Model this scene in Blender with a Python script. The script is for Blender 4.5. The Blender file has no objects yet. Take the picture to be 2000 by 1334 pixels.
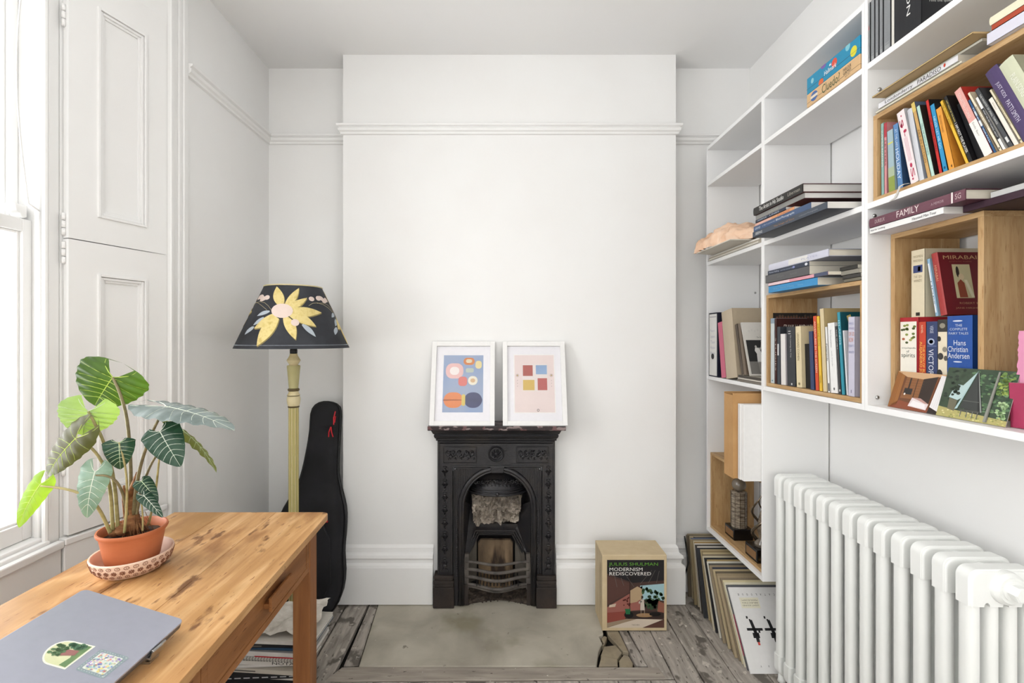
import bpy, math, random
from mathutils import Vector, Matrix, noise

random.seed(7)
S = bpy.context.scene
COL = S.collection
PI = math.pi

# ---------------------------------------------------------------- camera, sky, lights, exposure
FPX, VX, VY, EYE = 920.0, 977.0, 660.0, 1.365
cam_d = bpy.data.cameras.new('camera')
cam_d.sensor_width = 36.0
cam_d.lens = 36.0 * FPX / 2000.0
cam_d.shift_x = (1000.0 - VX) / 2000.0
cam_d.shift_y = -(667.0 - VY) / 2000.0
cam_d.clip_start = 0.02
cam = bpy.data.objects.new('camera', cam_d)
COL.objects.link(cam)
cam.location = (0, 0, EYE)
cam.rotation_euler = (PI / 2, 0, 0)
S.camera = cam

world = bpy.data.worlds.new('overcast_sky')
S.world = world
world.use_nodes = True
bg = world.node_tree.nodes['Background']
bg.inputs[0].default_value = (0.97, 0.985, 1.0, 1)
bg.inputs[1].default_value = 1.0


def area_light(name, loc, rot, sx, sy, power, color):
    d = bpy.data.lights.new(name, 'AREA')
    d.shape = 'RECTANGLE'
    d.size, d.size_y = sx, sy
    d.energy = power
    d.color = color
    o = bpy.data.objects.new(name, d)
    COL.objects.link(o)
    o.location = loc
    o.rotation_euler = rot
    return o


# bright sky beyond the sash window on the left (points into the room, +X)
area_light('window_daylight', (-2.3, 0.85, 2.55), (0, -PI / 2 + 0.60, 0), 2.0, 1.6, 62, (0.98, 0.99, 1.0))
# added fill outside the sash window, tilted up to brighten the ceiling
area_light('window_ceiling_fill', (-2.0, 0.85, 1.00), (0, -PI / 2 - 0.55, 0), 1.6, 1.5, 58, (0.99, 0.99, 1.0))
# added fill lamp on the left behind the camera, tilted at the ceiling
area_light('rear_left_fill', (-1.60, -0.875, 1.50), (0, -PI / 2 - 0.95, -0.75), 1.6, 1.12, 80, (0.98, 0.99, 1.0))
# added fill lamp on the right behind the camera, lifts the left wall
area_light('rear_right_fill', (1.62, -1.15, 1.05), (0, PI / 2 + 0.55, 0.6), 1.7, 0.75, 55, (1.0, 0.99, 0.98))

S.view_settings.view_transform = 'Standard'
S.view_settings.look = 'None'
S.view_settings.gamma = 1
S.view_settings.use_curve_mapping = False
S.view_settings.exposure = -0.15


# ---------------------------------------------------------------- helpers
def P(px, py, Y):
    """photo pixel at depth Y -> point"""
    return Vector(((px - VX) * Y / FPX, Y, EYE + (VY - py) * Y / FPX))


def YX(px, X):
    """depth at which a point with lateral offset X shows at photo column px"""
    return X * FPX / (px - VX)


def lin(h):
    if isinstance(h, (tuple, list)):
        return tuple(h)
    h = h.lstrip('#')
    r = []
    for i in (0, 2, 4):
        c = int(h[i:i + 2], 16) / 255.0
        r.append(c / 12.92 if c <= 0.04045 else ((c + 0.055) / 1.055) ** 2.4)
    return tuple(r)


_mc = {}


def C(h, rough=0.55, metal=0.0, spec=0.4):
    """plain coloured material with a faint procedural unevenness"""
    k = (h, rough, metal, spec)
    if k in _mc:
        return _mc[k]
    m = bpy.data.materials.new('paint_' + str(h).strip('#'))
    m.use_nodes = True
    nt = m.node_tree
    b = nt.nodes['Principled BSDF']
    b.inputs['Roughness'].default_value = rough
    b.inputs['Metallic'].default_value = metal
    b.inputs['Specular IOR Level'].default_value = spec
    c = lin(h)
    n = nt.nodes.new('ShaderNodeTexNoise')
    n.inputs['Scale'].default_value = 60
    n.inputs['Detail'].default_value = 3
    t = nt.nodes.new('ShaderNodeTexCoord')
    nt.links.new(t.outputs['Object'], n.inputs['Vector'])
    mx = nt.nodes.new('ShaderNodeMixRGB')
    mx.inputs[1].default_value = (*[x * 0.95 for x in c], 1)
    mx.inputs[2].default_value = (*[min(1, x * 1.04) for x in c], 1)
    nt.links.new(n.outputs['Fac'], mx.inputs[0])
    nt.links.new(mx.outputs[0], b.inputs['Base Color'])
    _mc[k] = m
    return m


def NM(name, cols, scale=(1, 1, 1), nscale=8.0, detail=6.0, dist=0.0, rough=0.5, bump=0.0, bscale=None,
       pos=None, spots=None, metal=0.0, spec=0.4, nrough=0.55, gain=1.0):
    """noise-driven material: cols = colour stops; spots = list of (scale, threshold, width, colour, stretch)"""
    def lg(h):
        return tuple(min(0.9, x * gain) for x in lin(h))

    m = bpy.data.materials.new(name)
    m.use_nodes = True
    nt = m.node_tree
    L = nt.links.new
    b = nt.nodes['Principled BSDF']
    b.inputs['Roughness'].default_value = rough
    b.inputs['Metallic'].default_value = metal
    b.inputs['Specular IOR Level'].default_value = spec
    tc = nt.nodes.new('ShaderNodeTexCoord')
    mp = nt.nodes.new('ShaderNodeMapping')
    mp.inputs['Scale'].default_value = scale
    L(tc.outputs['Object'], mp.inputs[0])
    n = nt.nodes.new('ShaderNodeTexNoise')
    n.inputs['Scale'].default_value = nscale
    n.inputs['Detail'].default_value = detail
    n.inputs['Roughness'].default_value = nrough
    n.inputs['Distortion'].default_value = dist
    L(mp.outputs[0], n.inputs['Vector'])
    r = nt.nodes.new('ShaderNodeValToRGB')
    els = r.color_ramp.elements
    k = len(cols)
    ps = pos or [0.3 + 0.4 * i / (k - 1) for i in range(k)]
    els[0].position, els[0].color = ps[0], (*lg(cols[0]), 1)
    els[1].position, els[1].color = ps[-1], (*lg(cols[-1]), 1)
    for i in range(1, k - 1):
        e = els.new(ps[i])
        e.color = (*lg(cols[i]), 1)
    L(n.outputs['Fac'], r.inputs[0])
    out = r.outputs[0]
    for (sc, th, wd, colr, st) in (spots or []):
        mp2 = nt.nodes.new('ShaderNodeMapping')
        mp2.inputs['Scale'].default_value = st
        L(tc.outputs['Object'], mp2.inputs[0])
        n2 = nt.nodes.new('ShaderNodeTexNoise')
        n2.inputs['Scale'].default_value = sc
        n2.inputs['Detail'].default_value = 4
        L(mp2.outputs[0], n2.inputs['Vector'])
        mr = nt.nodes.new('ShaderNodeMapRange')
        mr.inputs[1].default_value = th
        mr.inputs[2].default_value = th + wd
        L(n2.outputs['Fac'], mr.inputs[0])
        mx = nt.nodes.new('ShaderNodeMixRGB')
        L(mr.outputs[0], mx.inputs[0])
        L(out, mx.inputs[1])
        mx.inputs[2].default_value = (*lg(colr), 1)
        out = mx.outputs[0]
    L(out, b.inputs['Base Color'])
    if bump:
        bp = nt.nodes.new('ShaderNodeBump')
        bp.inputs['Strength'].default_value = bump
        bp.inputs['Distance'].default_value = 0.004
        if bscale:
            n3 = nt.nodes.new('ShaderNodeTexNoise')
            n3.inputs['Scale'].default_value = bscale
            n3.inputs['Detail'].default_value = 5
            L(mp.outputs[0], n3.inputs['Vector'])
            L(n3.outputs['Fac'], bp.inputs['Height'])
        else:
            L(n.outputs['Fac'], bp.inputs['Height'])
        L(bp.outputs[0], b.inputs['Normal'])
    return m


class MB:
    """collects geometry, then links it as ONE mesh object"""

    def __init__(self):
        self.v, self.f, self.m = [], [], []

    def add(self, vs, fs, mat=None):
        o = len(self.v)
        self.v += [Vector(p) for p in vs]
        for f in fs:
            self.f.append([i + o for i in f])
            self.m.append(mat)

    def box(self, a, b, mat=None, M=None):
        (x0, y0, z0), (x1, y1, z1) = a, b
        x0, x1 = min(x0, x1), max(x0, x1)
        y0, y1 = min(y0, y1), max(y0, y1)
        z0, z1 = min(z0, z1), max(z0, z1)
        vs = [Vector(p) for p in ((x0, y0, z0), (x1, y0, z0), (x1, y1, z0), (x0, y1, z0),
                                  (x0, y0, z1), (x1, y0, z1), (x1, y1, z1), (x0, y1, z1))]
        if M:
            vs = [M @ p for p in vs]
        self.add(vs, [(0, 3, 2, 1), (4, 5, 6, 7), (0, 1, 5, 4), (1, 2, 6, 5), (2, 3, 7, 6), (3, 0, 4, 7)], mat)
        return self

    def hexa(self, p8, mat=None):
        self.add(p8, [(0, 3, 2, 1), (4, 5, 6, 7), (0, 1, 5, 4), (1, 2, 6, 5), (2, 3, 7, 6), (3, 0, 4, 7)], mat)
        return self

    def prism(self, poly, ext, mat=None):
        """closed polygon of 3D points extruded by vector ext"""
        n = len(poly)
        e = Vector(ext)
        p = [Vector(q) for q in poly]
        vs = p + [q + e for q in p]
        fs = [list(range(n)), list(range(2 * n - 1, n - 1, -1))]
        fs += [(j, i, i + n, j + n) for i, j in ((k, (k + 1) % n) for k in range(n))]
        self.add(vs, fs, mat)
        return self

    def lathe(self, prof, c=(0, 0, 0), n=24, mat=None, cap=True, axis='z', sq=None):
        c = Vector(c)
        vs, fs = [], []
        for (r, h) in prof:
            for k in range(n):
                a = 2 * PI * k / n
                u, w = r * math.cos(a), r * math.sin(a)
                q = {'z': (u, w, h), 'y': (u, h, w), 'x': (h, u, w)}[axis]
                vs.append(c + Vector(q))
        for i in range(len(prof) - 1):
            for k in range(n):
                k2 = (k + 1) % n
                fs.append((i * n + k, i * n + k2, (i + 1) * n + k2, (i + 1) * n + k))
        if cap:
            fs.append(list(range(n - 1, -1, -1)))
            fs.append([(len(prof) - 1) * n + k for k in range(n)])
        self.add(vs, fs, mat)
        return self

    def tube(self, pts, r, n=8, mat=None, up=None):
        pts = [Vector(p) for p in pts]
        rs = r if isinstance(r, (list, tuple)) else [r] * len(pts)
        vs, fs = [], []
        prev = None
        for i, p in enumerate(pts):
            d = (pts[min(i + 1, len(pts) - 1)] - pts[max(i - 1, 0)]).normalized()
            if prev is None:
                a = Vector((0, 0, 1)) if abs(d.z) < 0.9 else Vector((1, 0, 0))
                prev = (a - d * a.dot(d)).normalized()
            else:
                prev = (prev - d * prev.dot(d)).normalized()
            w = d.cross(prev)
            for k in range(n):
                t = 2 * PI * k / n
                vs.append(p + (prev * math.cos(t) + w * math.sin(t)) * rs[i])
        for i in range(len(pts) - 1):
            for k in range(n):
                k2 = (k + 1) % n
                fs.append((i * n + k, i * n + k2, (i + 1) * n + k2, (i + 1) * n + k))
        fs.append(list(range(n - 1, -1, -1)))
        fs.append([(len(pts) - 1) * n + k for k in range(n)])
        self.add(vs, fs, mat)
        return self

    def ball(self, c, r, n=10, m=6, mat=None):
        rx, ry, rz = r if isinstance(r, (tuple, list)) else (r, r, r)
        c = Vector(c)
        vs = [c + Vector((0, 0, -rz))]
        fs = []
        for i in range(1, m):
            a = -PI / 2 + PI * i / m
            for k in range(n):
                t = 2 * PI * k / n
                vs.append(c + Vector((rx * math.cos(a) * math.cos(t), ry * math.cos(a) * math.sin(t), rz * math.sin(a))))
        vs.append(c + Vector((0, 0, rz)))
        for k in range(n):
            k2 = (k + 1) % n
            fs.append((0, 1 + k2, 1 + k))
            for i in range(m - 2):
                a, b = 1 + i * n, 1 + (i + 1) * n
                fs.append((a + k, a + k2, b + k2, b + k))
            t = 1 + (m - 2) * n
            fs.append((t + k, t + k2, len(vs) - 1))
        self.add(vs, fs, mat)
        return self

    def sweep(self, prof, path, closed=False, mat=None):
        """prof: list of 2D (out, up); path: list of (point, out_dir, up_dir)"""
        vs, fs = [], []
        n = len(prof)
        for (p, o, u) in path:
            p, o, u = Vector(p), Vector(o), Vector(u)
            for (a, b) in prof:
                vs.append(p + o * a + u * b)
        m = len(path)
        for i in range(m if closed else m - 1):
            i2 = (i + 1) % m
            for k in range(n - 1):
                fs.append((i * n + k, i * n + k + 1, i2 * n + k + 1, i2 * n + k))
        self.add(vs, fs, mat)
        return self

    def build(self, name, mat=None, parent=None, local=False, smooth=False, bevel=0.0, seg=2):
        off = Vector((0, 0, 0))
        if parent is not None and not local:
            q = parent
            while q is not None:
                off += q.location
                q = q.parent
        me = bpy.data.meshes.new(name)
        me.from_pydata([tuple(p - off) for p in self.v], [], self.f)
        mats = []
        for x in self.m:
            x = x or mat
            if x not in mats:
                mats.append(x)
        for x in mats:
            me.materials.append(x)
        if len(mats) > 1:
            for p, x in zip(me.polygons, self.m):
                p.material_index = mats.index(x or mat)
        if smooth:
            for p in me.polygons:
                p.use_smooth = True
        me.update()
        o = bpy.data.objects.new(name, me)
        COL.objects.link(o)
        if parent is not None:
            o.parent = parent
        if bevel:
            b = o.modifiers.new('bevel', 'BEVEL')
            b.width = bevel
            b.segments = seg
            b.limit_method = 'ANGLE'
            b.angle_limit = 0.7
        return o


def auto_smooth(o, ang=0.6):
    me = o.data
    for p in me.polygons:
        p.use_smooth = True
    me.set_sharp_from_angle(angle=ang)
    return o


def thing(name, label, cat, loc=(0, 0, 0), group=None, rot=None):
    o = bpy.data.objects.new(name, None)
    o.empty_display_size = 0.05
    COL.objects.link(o)
    o.location = loc
    if rot:
        o.rotation_euler = rot
    o['label'] = label
    o['category'] = cat
    if group:
        o['group'] = group
    return o


def tag(o, label, cat, group=None):
    o['label'] = label
    o['category'] = cat
    if group:
        o['group'] = group
    return o


def struct(o):
    o['kind'] = 'structure'
    return o


def sempty(name, loc=(0, 0, 0)):
    o = bpy.data.objects.new(name, None)
    COL.objects.link(o)
    o.location = loc
    o['kind'] = 'structure'
    return o


# ---- flat print: polygons and lettering in a frame (origin, U right, V up, N out)
class Frame:
    def __init__(s, O, U, V, N, eps=0.0003):
        s.O, s.U, s.V, s.N, s.eps = Vector(O), Vector(U), Vector(V), Vector(N), eps

    def at(s, u, v, layer=1):
        return s.O + s.U * u + s.V * v + s.N * (s.eps * layer)


_tx = {}


def text_geo(s):
    if s in _tx:
        return _tx[s]
    cu = bpy.data.curves.new('lettering', 'FONT')
    cu.body = s
    cu.resolution_u = 2
    cu.size = 1
    ob = bpy.data.objects.new('lettering', cu)
    me = bpy.data.meshes.new_from_object(ob)
    vs = [tuple(v.co) for v in me.vertices]
    fs = [list(p.vertices) for p in me.polygons]
    bpy.data.objects.remove(ob)
    bpy.data.curves.remove(cu)
    bpy.data.meshes.remove(me)
    x0 = min(v[0] for v in vs)
    x1 = max(v[0] for v in vs)
    y0 = min(v[1] for v in vs)
    y1 = max(v[1] for v in vs)
    _tx[s] = ([((v[0] - x0) / (x1 - x0), (v[1] - y0) / max(1e-6, y1 - y0)) for v in vs], fs)
    return _tx[s]


def text(mb, fr, s, u0, v0, u1, v1, mat, rot=0, layer=2):
    """lettering stretched into the box; rot=1 reads downwards (tops to the right), rot=-1 upwards, 2 upside down"""
    vs, fs = text_geo(s)
    out = []
    for (a, b) in vs:
        if rot == 1:
            a, b = b, 1 - a
        elif rot == -1:
            a, b = 1 - b, a
        elif rot == 2:
            a, b = 1 - a, 1 - b
        out.append(fr.at(u0 + (u1 - u0) * a, v0 + (v1 - v0) * b, layer))
    mb.add(out, fs, mat)


def poly(mb, fr, pts, mat, layer=1):
    mb.add([fr.at(u, v, layer) for u, v in pts], [list(range(len(pts)))], mat)


def rect(mb, fr, u0, v0, u1, v1, mat, layer=1):
    poly(mb, fr, [(u0, v0), (u1, v0), (u1, v1), (u0, v1)], mat, layer)


def ell(mb, fr, cu, cv, ru, rv, mat, layer=1, n=20, a0=0.0, a1=2 * PI):
    poly(mb, fr, [(cu + ru * math.cos(a0 + (a1 - a0) * k / n), cv + rv * math.sin(a0 + (a1 - a0) * k / n)) for k in range(n)], mat, layer)


def blob(mb, fr, cu, cv, ru, rv, mat, layer=1, n=16, j=0.25, rnd=random):
    poly(mb, fr, [(cu + ru * math.cos(2 * PI * k / n) * (1 + rnd.uniform(-j, j)), cv + rv * math.sin(2 * PI * k / n) * (1 + rnd.uniform(-j, j))) for k in range(n)], mat, layer)


# ---------------------------------------------------------------- materials
M_wall = NM('wall_paint', ['#f1f0ee', '#f5f4f2'], nscale=2.5, rough=0.75, bump=0.05, bscale=90, spec=0.25)
M_ceil = NM('ceiling_paint', ['#f4f3f1', '#f7f6f4'], nscale=2.0, rough=0.85, spec=0.2)
M_gloss = NM('gloss_white_paint', ['#f1f0ee', '#f5f4f2'], nscale=3.0, rough=0.38, bump=0.03, bscale=30, spec=0.4)
M_shelf = NM('white_shelf_laminate', ['#f4f3f1', '#f7f6f5'], nscale=3.0, rough=0.45, spec=0.35)
M_rad = NM('radiator_enamel', ['#edefeb', '#f2f3f0'], nscale=5.0, rough=0.32, spec=0.45)
M_iron = NM('cast_iron', ['#18181b', '#262528', '#332e2b'], nscale=9.0, rough=0.36, bump=0.35, bscale=140, spec=0.5)
M_iron2 = NM('rusty_cast_iron', ['#201c1b', '#2d2623', '#3b302a'], nscale=12.0, rough=0.6, bump=0.5, bscale=120)
M_bar = NM('dusty_grate_iron', ['#3a3735', '#5b5550', '#6b645c'], nscale=14.0, rough=0.6, bump=0.3, bscale=120)
M_marble = NM('dark_red_marble', ['#1d1718', '#2b2021', '#3a2829'], nscale=10.0, dist=2.0, rough=0.3,
              spots=[(16.0, 0.56, 0.02, '#8a7a78', (1, 1, 3)), (30.0, 0.62, 0.02, '#6a4a4a', (1, 1, 1))])
M_oak = NM('oak_veneer', ['#a98355', '#bb986a', '#c9a97d'], scale=(6, 1.0, 9), nscale=5.0, detail=8, dist=0.6, rough=0.5, bump=0.05,
           spots=[(30.0, 0.6, 0.06, '#9c7547', (14, 0.7, 14))])
M_oakv = NM('oak_veneer_upright', ['#a98355', '#bb986a', '#c9a97d'], scale=(9, 9, 0.9), nscale=5.0, detail=8, dist=0.6, rough=0.5, bump=0.05,
            spots=[(30.0, 0.6, 0.06, '#9c7547', (14, 14, 0.7))])
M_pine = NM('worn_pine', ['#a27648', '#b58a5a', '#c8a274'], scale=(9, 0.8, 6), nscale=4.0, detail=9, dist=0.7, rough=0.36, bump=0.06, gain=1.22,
            spots=[(6.0, 0.54, 0.16, '#875c35', (1.7, 0.7, 1)), (2.6, 0.53, 0.12, '#98703f', (1.2, 0.8, 1)), (11.0, 0.63, 0.08, '#6f4a2a', (2.5, 0.9, 1)), (30.0, 0.66, 0.05, '#805128', (7, 0.9, 7)), (75.0, 0.715, 0.03, '#4d3220', (2.2, 1.0, 3))])
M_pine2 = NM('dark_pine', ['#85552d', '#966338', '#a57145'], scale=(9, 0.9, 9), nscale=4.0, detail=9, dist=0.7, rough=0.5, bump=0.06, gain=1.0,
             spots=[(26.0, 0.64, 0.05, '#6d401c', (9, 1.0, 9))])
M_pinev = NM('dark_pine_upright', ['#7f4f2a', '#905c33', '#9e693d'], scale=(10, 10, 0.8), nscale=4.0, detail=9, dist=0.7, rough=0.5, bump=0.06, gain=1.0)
M_board = NM('worn_grey_floorboard', ['#7d776f', '#968f86', '#a8a097', '#b8b0a6'], scale=(7, 0.9, 1), nscale=6.0, detail=9, dist=0.5, rough=0.75, bump=0.3, gain=1.1,
             spots=[(9.0, 0.58, 0.05, '#655f58', (1.2, 0.8, 1)), (22.0, 0.62, 0.05, '#c4bdb3', (1.3, 1, 1)), (45.0, 0.72, 0.02, '#d9d5cd', (1, 1, 1)), (38.0, 0.64, 0.05, '#5d5750', (2.5, 0.8, 1))])
M_boardx = NM('worn_grey_border_board', ['#8a8279', '#9c9388', '#aba297'], scale=(0.9, 7, 1), nscale=6.0, detail=9, dist=0.5, rough=0.75, bump=0.3, gain=1.1,
              spots=[(45.0, 0.72, 0.02, '#d9d5cd', (1, 1, 1)), (30.0, 0.66, 0.05, '#4e4842', (0.8, 2.5, 1))])
M_hearth = NM('hearth_concrete', ['#8f897d', '#a29c8e', '#b3ad9f'], nscale=4.0, detail=8, dist=0.4, rough=0.7, bump=0.12, bscale=40, gain=1.25,
              spots=[(3.0, 0.56, 0.12, '#88826f', (1, 1, 1)), (20.0, 0.69, 0.05, '#7a7468', (1, 1, 1)), (38.0, 0.745, 0.012, '#dcd8ce', (1, 1, 1))])
M_void = NM('dark_underfloor', ['#14110f', '#1c1815'], nscale=6.0, rough=0.9)
M_pages = NM('page_edges', ['#d8d0be', '#e4ddcd'], nscale=30.0, scale=(1, 40, 1), rough=0.8)
M_pagew = NM('white_page_edges', ['#d9d6d0', '#e6e3de'], nscale=30.0, scale=(1, 40, 1), rough=0.8)
M_brass = C('#a88a52', 0.35, 1.0)
M_black = C('#141416', 0.45)
M_white = C('#efeeec', 0.5)
M_steel = C('#b9b9b7', 0.3, 1.0)


def glass_mat(name, tint=(1, 1, 1), gl=0.08):
    m = bpy.data.materials.new(name)
    m.use_nodes = True
    nt = m.node_tree
    nt.nodes.remove(nt.nodes['Principled BSDF'])
    o = nt.nodes['Material Output']
    t = nt.nodes.new('ShaderNodeBsdfTransparent')
    t.inputs[0].default_value = (*tint, 1)
    g = nt.nodes.new('ShaderNodeBsdfGlossy')
    g.inputs['Roughness'].default_value = 0.03
    fr = nt.nodes.new('ShaderNodeLayerWeight')
    fr.inputs['Blend'].default_value = 0.15
    mx = nt.nodes.new('ShaderNodeMixShader')
    mul = nt.nodes.new('ShaderNodeMath')
    mul.operation = 'MULTIPLY_ADD'
    mul.inputs[1].default_value = 0.5
    mul.inputs[2].default_value = gl * 0.4
    nt.links.new(fr.outputs['Fresnel'], mul.inputs[0])
    nt.links.new(mul.outputs[0], mx.inputs[0])
    nt.links.new(t.outputs[0], mx.inputs[1])
    nt.links.new(g.outputs[0], mx.inputs[2])
    nt.links.new(mx.outputs[0], o.inputs[0])
    return m


M_glass = glass_mat('window_glass')
M_pglass = glass_mat('picture_glass', gl=0.05)

# ---------------------------------------------------------------- room shell
CEIL = 2.829
BR_Y = 2.435          # chimney breast face
AL_Y = 2.56           # alcove back wall
BX0, BX1 = -0.8126, 0.908
LX, RX = -1.258, 1.358
BACK = -1.9

# floor: sub floor, hearth slab and boards
floor = struct(MB().box((LX - 0.2, BACK, -0.12), (RX + 0.1, AL_Y + 0.1, -0.035), M_void).build('floor', M_void))


def board(name, pts, mat, z=0.0, th=0.024):
    b = MB().prism([(x, y, z - th) for x, y in pts], (0, 0, th))
    o = b.build(name, mat, floor, bevel=0.002, seg=1)
    return o


HX0, HX1, HY0 = -0.615, 0.622, 1.955
hs = MB().prism([(HX0 + 0.028, HY0, -0.03), (0.40, HY0, -0.03), (0.425, HY0 + 0.09, -0.03), (0.455, HY0 + 0.15, -0.03), (0.45, HY0 + 0.2, -0.03), (0.475, HY0 + 0.215, -0.03),
                 (0.5, 2.42, -0.03), (-0.625, 2.42, -0.03)], (0, 0, 0.032)).build('hearth_slab', M_hearth, floor, bevel=0.003, seg=1)
MB().box((-0.215, 2.4205, -0.03), (0.178, 2.62, 0.0015)).build('back_hearth', M_hearth, floor)
# broken corner pieces of the hearth
M_hb = NM('broken_hearth', ['#857a66', '#a1947c', '#8f8574'], nscale=9.0, rough=0.8, bump=0.4, bscale=60)
rnd = random.Random(3)
for pts, zz in (([(0.43, 2.10), (0.465, 2.105), (0.49, 2.16), (0.478, 2.168), (0.462, 2.15), (0.464, 2.11)], -0.006),
                ([(0.433, 2.03), (0.46, 2.09), (0.515, 2.10), (0.53, 2.05), (0.50, 2.01)], -0.004),
                ([(0.41, 1.96), (0.435, 2.022), (0.497, 2.002), (0.49, 1.962)], 0.0),
                ([(0.497, 1.962), (0.505, 2.003), (0.537, 2.045), (0.556, 2.03), (0.56, 1.985), (0.55, 1.965)], -0.008),
                ([(0.498, 2.17), (0.52, 2.11), (0.535, 2.06), (0.56, 2.05), (0.54, 2.4), (0.503, 2.4)], -0.003)):
    MB().prism([(x, y, zz - 0.024) for x, y in pts], (0, 0, 0.024)).build('hearth_fragment', M_hb, floor, bevel=0.002, seg=1)
# timber edging on both flanks of the hearth, border board in front
board('edging_strip', [(-0.652, 1.962), (-0.592, 1.962), (-0.628, 2.42), (-0.668, 2.42)], M_board, 0.0)
board('edging_strip', [(0.566, 1.965), (0.612, 1.962), (0.57, 2.42), (0.545, 2.42)], M_board, 0.0)
board('border_board', [(-0.70, 1.872), (0.665, 1.885), (0.655, 1.95), (-0.60, 1.952), (-0.655, 1.95)], M_boardx, 0.002)
# boards on the left and right flanks run to the back wall, the ones in front stop at the border board
xs = [-1.33, -1.20, -1.045, -0.89, -0.785, -0.672]
for i in range(len(xs) - 1):
    g = 0.0022
    y0 = BACK if i < 3 else 1.5
    far = AL_Y + 0.02 if xs[i + 1] < -0.8 else 2.43
    board('floorboard', [(xs[i] + g, y0), (xs[i + 1] - g, y0), (xs[i + 1] - g - 0.004, far), (xs[i] + g, far)], M_board, rnd.uniform(-0.002, 0.001))
xs = [0.614, 0.70, 0.81, 0.945, 1.085, 1.225, 1.37]
for i in range(len(xs) - 1):
    g = 0.0022
    far = AL_Y + 0.02 if xs[i] > 0.88 else 2.43
    y0 = 1.891 if xs[i] < 0.66 else BACK
    board('floorboard', [(xs[i] + g, y0), (xs[i + 1] - g, y0), (xs[i + 1] - g, far), (xs[i] + g - (0.028 if i == 0 else 0), far)], M_board, rnd.uniform(-0.002, 0.001))
xs = [-0.70, -0.53, -0.365, -0.19, -0.02, 0.145, 0.315, 0.47, 0.60, 0.70]
for i in range(len(xs) - 1):
    g = 0.0025
    board('floorboard', [(xs[i] + g, BACK), (xs[i + 1] - g, BACK), (xs[i + 1] - g, 1.868 + 0.013 * (xs[i + 1] + 0.7) / 1.36), (xs[i] + g, 1.868 + 0.013 * (xs[i] + 0.7) / 1.36)], M_board, rnd.uniform(-0.003, 0.0))
for a, b in ((-0.89, -0.785), (-0.785, -0.70)):
    board('floorboard', [(a + 0.002, BACK), (b - 0.002, BACK), (b - 0.002, 1.494), (a + 0.002, 1.494)], M_board, -0.001)

struct(MB().box((LX - 0.45, BACK, CEIL), (RX + 0.15, AL_Y + 0.15, CEIL + 0.1)).build('ceiling', M_ceil))
# right wall
rw = MB().box((RX, -0.75, 0.0), (RX + 0.15, AL_Y + 0.15, CEIL)).box((RX, BACK, 0.0), (RX + 0.15, -1.55, CEIL)).box((RX, -1.55, 2.06), (RX + 0.15, -0.75, CEIL))  # gap behind the camera, cut to let the added right fill in
struct(rw.build('wall_right', M_wall))
# back wall: two alcoves and the breast, which has an opening for the fireplace
FXC = -0.019
OX0, OX1, OZ = FXC - 0.27, FXC + 0.27, 0.82
w = MB()
w.box((LX - 0.15, AL_Y, 0), (BX0 + 0.02, AL_Y + 0.15, CEIL))
w.box((BX1 - 0.02, AL_Y, 0), (RX + 0.15, AL_Y + 0.15, CEIL))
w.box((BX0, BR_Y, 0), (OX0, AL_Y + 0.08, CEIL))
w.box((OX1, BR_Y, 0), (BX1, AL_Y + 0.08, CEIL))
w.box((OX0, BR_Y, OZ), (OX1, AL_Y + 0.08, CEIL))
struct(w.build('wall_back', M_wall))
struct(MB().box((LX - 0.45, BACK - 0.1, 0), (RX + 0.15, BACK, CEIL)).build('wall_front', M_wall))
# left wall with the window recess
WY0, WY1 = 0.30, 1.4895      # window opening between the inner ends of the splayed reveals
WXI = -1.40
lw = MB()
lw.box((LX - 0.15, 1.86, 0), (LX, AL_Y + 0.15, CEIL))                    # pier beside the breast
lw.prism([(LX - 0.012, 1.865, 0), (LX - 0.012, 1.795, 0), (-1.392, 1.4895, 0), (-1.62, 1.4895, 0), (-1.62, 1.865, 0)], (0, 0, 2.72))   # far reveal, splayed
lw.prism([(LX, 0.0, 0), (-1.392, WY0, 0), (-1.62, WY0, 0), (-1.62, 0.0, 0)], (0, 0, 2.72))
lw.box((-1.62, -0.0, 2.72), (LX, 1.865, CEIL))                           # over the window
lw.box((-1.62, BACK, 0), (LX, -1.45, CEIL))
lw.box((-1.62, -0.30, 0), (LX, 0.0, CEIL))
lw.box((-1.62, -1.45, 0), (LX, -0.30, 0.72))  # unseen opening above this lets the added left fill through
lw.box((-1.62, -1.45, 2.70), (LX, -0.30, CEIL))
lw.box((-1.62, WY0, 0), (-1.385, WY1 + 0.002, 0.70))                     # below the window
struct(lw.build('wall_left', M_wall))

# picture rail
prof = [(0, 0), (0.010, 0.003), (0.012, 0.012), (0.020, 0.018), (0.022, 0.030), (0.016, 0.036), (0.026, 0.042), (0.028, 0.050), (0, 0.052)]


def rail(name, pts, z, prf, mat, outs):
    mb = MB()
    path = []
    for p, o in zip(pts, outs):
        path.append(((p[0], p[1], z), o, (0, 0, 1)))
    mb.sweep(prf, path)
    n = len(prf)
    for base in (0, (len(pts) - 1) * n):
        mb.f.append([base + k for k in range(n)])
        mb.m.append(None)
    return struct(mb.build(name, mat))


RZ = 2.413
rail('trim_1', [(LX, 1.885), (LX, AL_Y), (BX0 + 0.0, AL_Y)], RZ, prof, M_gloss, [(1, 0, 0), (1, -1, 0), (0, -1, 0)])
rail('trim_2', [(BX0, AL_Y - 0.03), (BX0, BR_Y), (BX1, BR_Y), (BX1, AL_Y - 0.03)], RZ, prof, M_gloss, [(-1, 0, 0), (-1, -1, 0), (1, -1, 0), (1, 0, 0)])
rail('trim_3', [(BX1, AL_Y), (RX, AL_Y), (RX, 2.48)], RZ, prof, M_gloss, [(0, -1, 0), (-1, -1, 0), (-1, 0, 0)])
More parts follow.
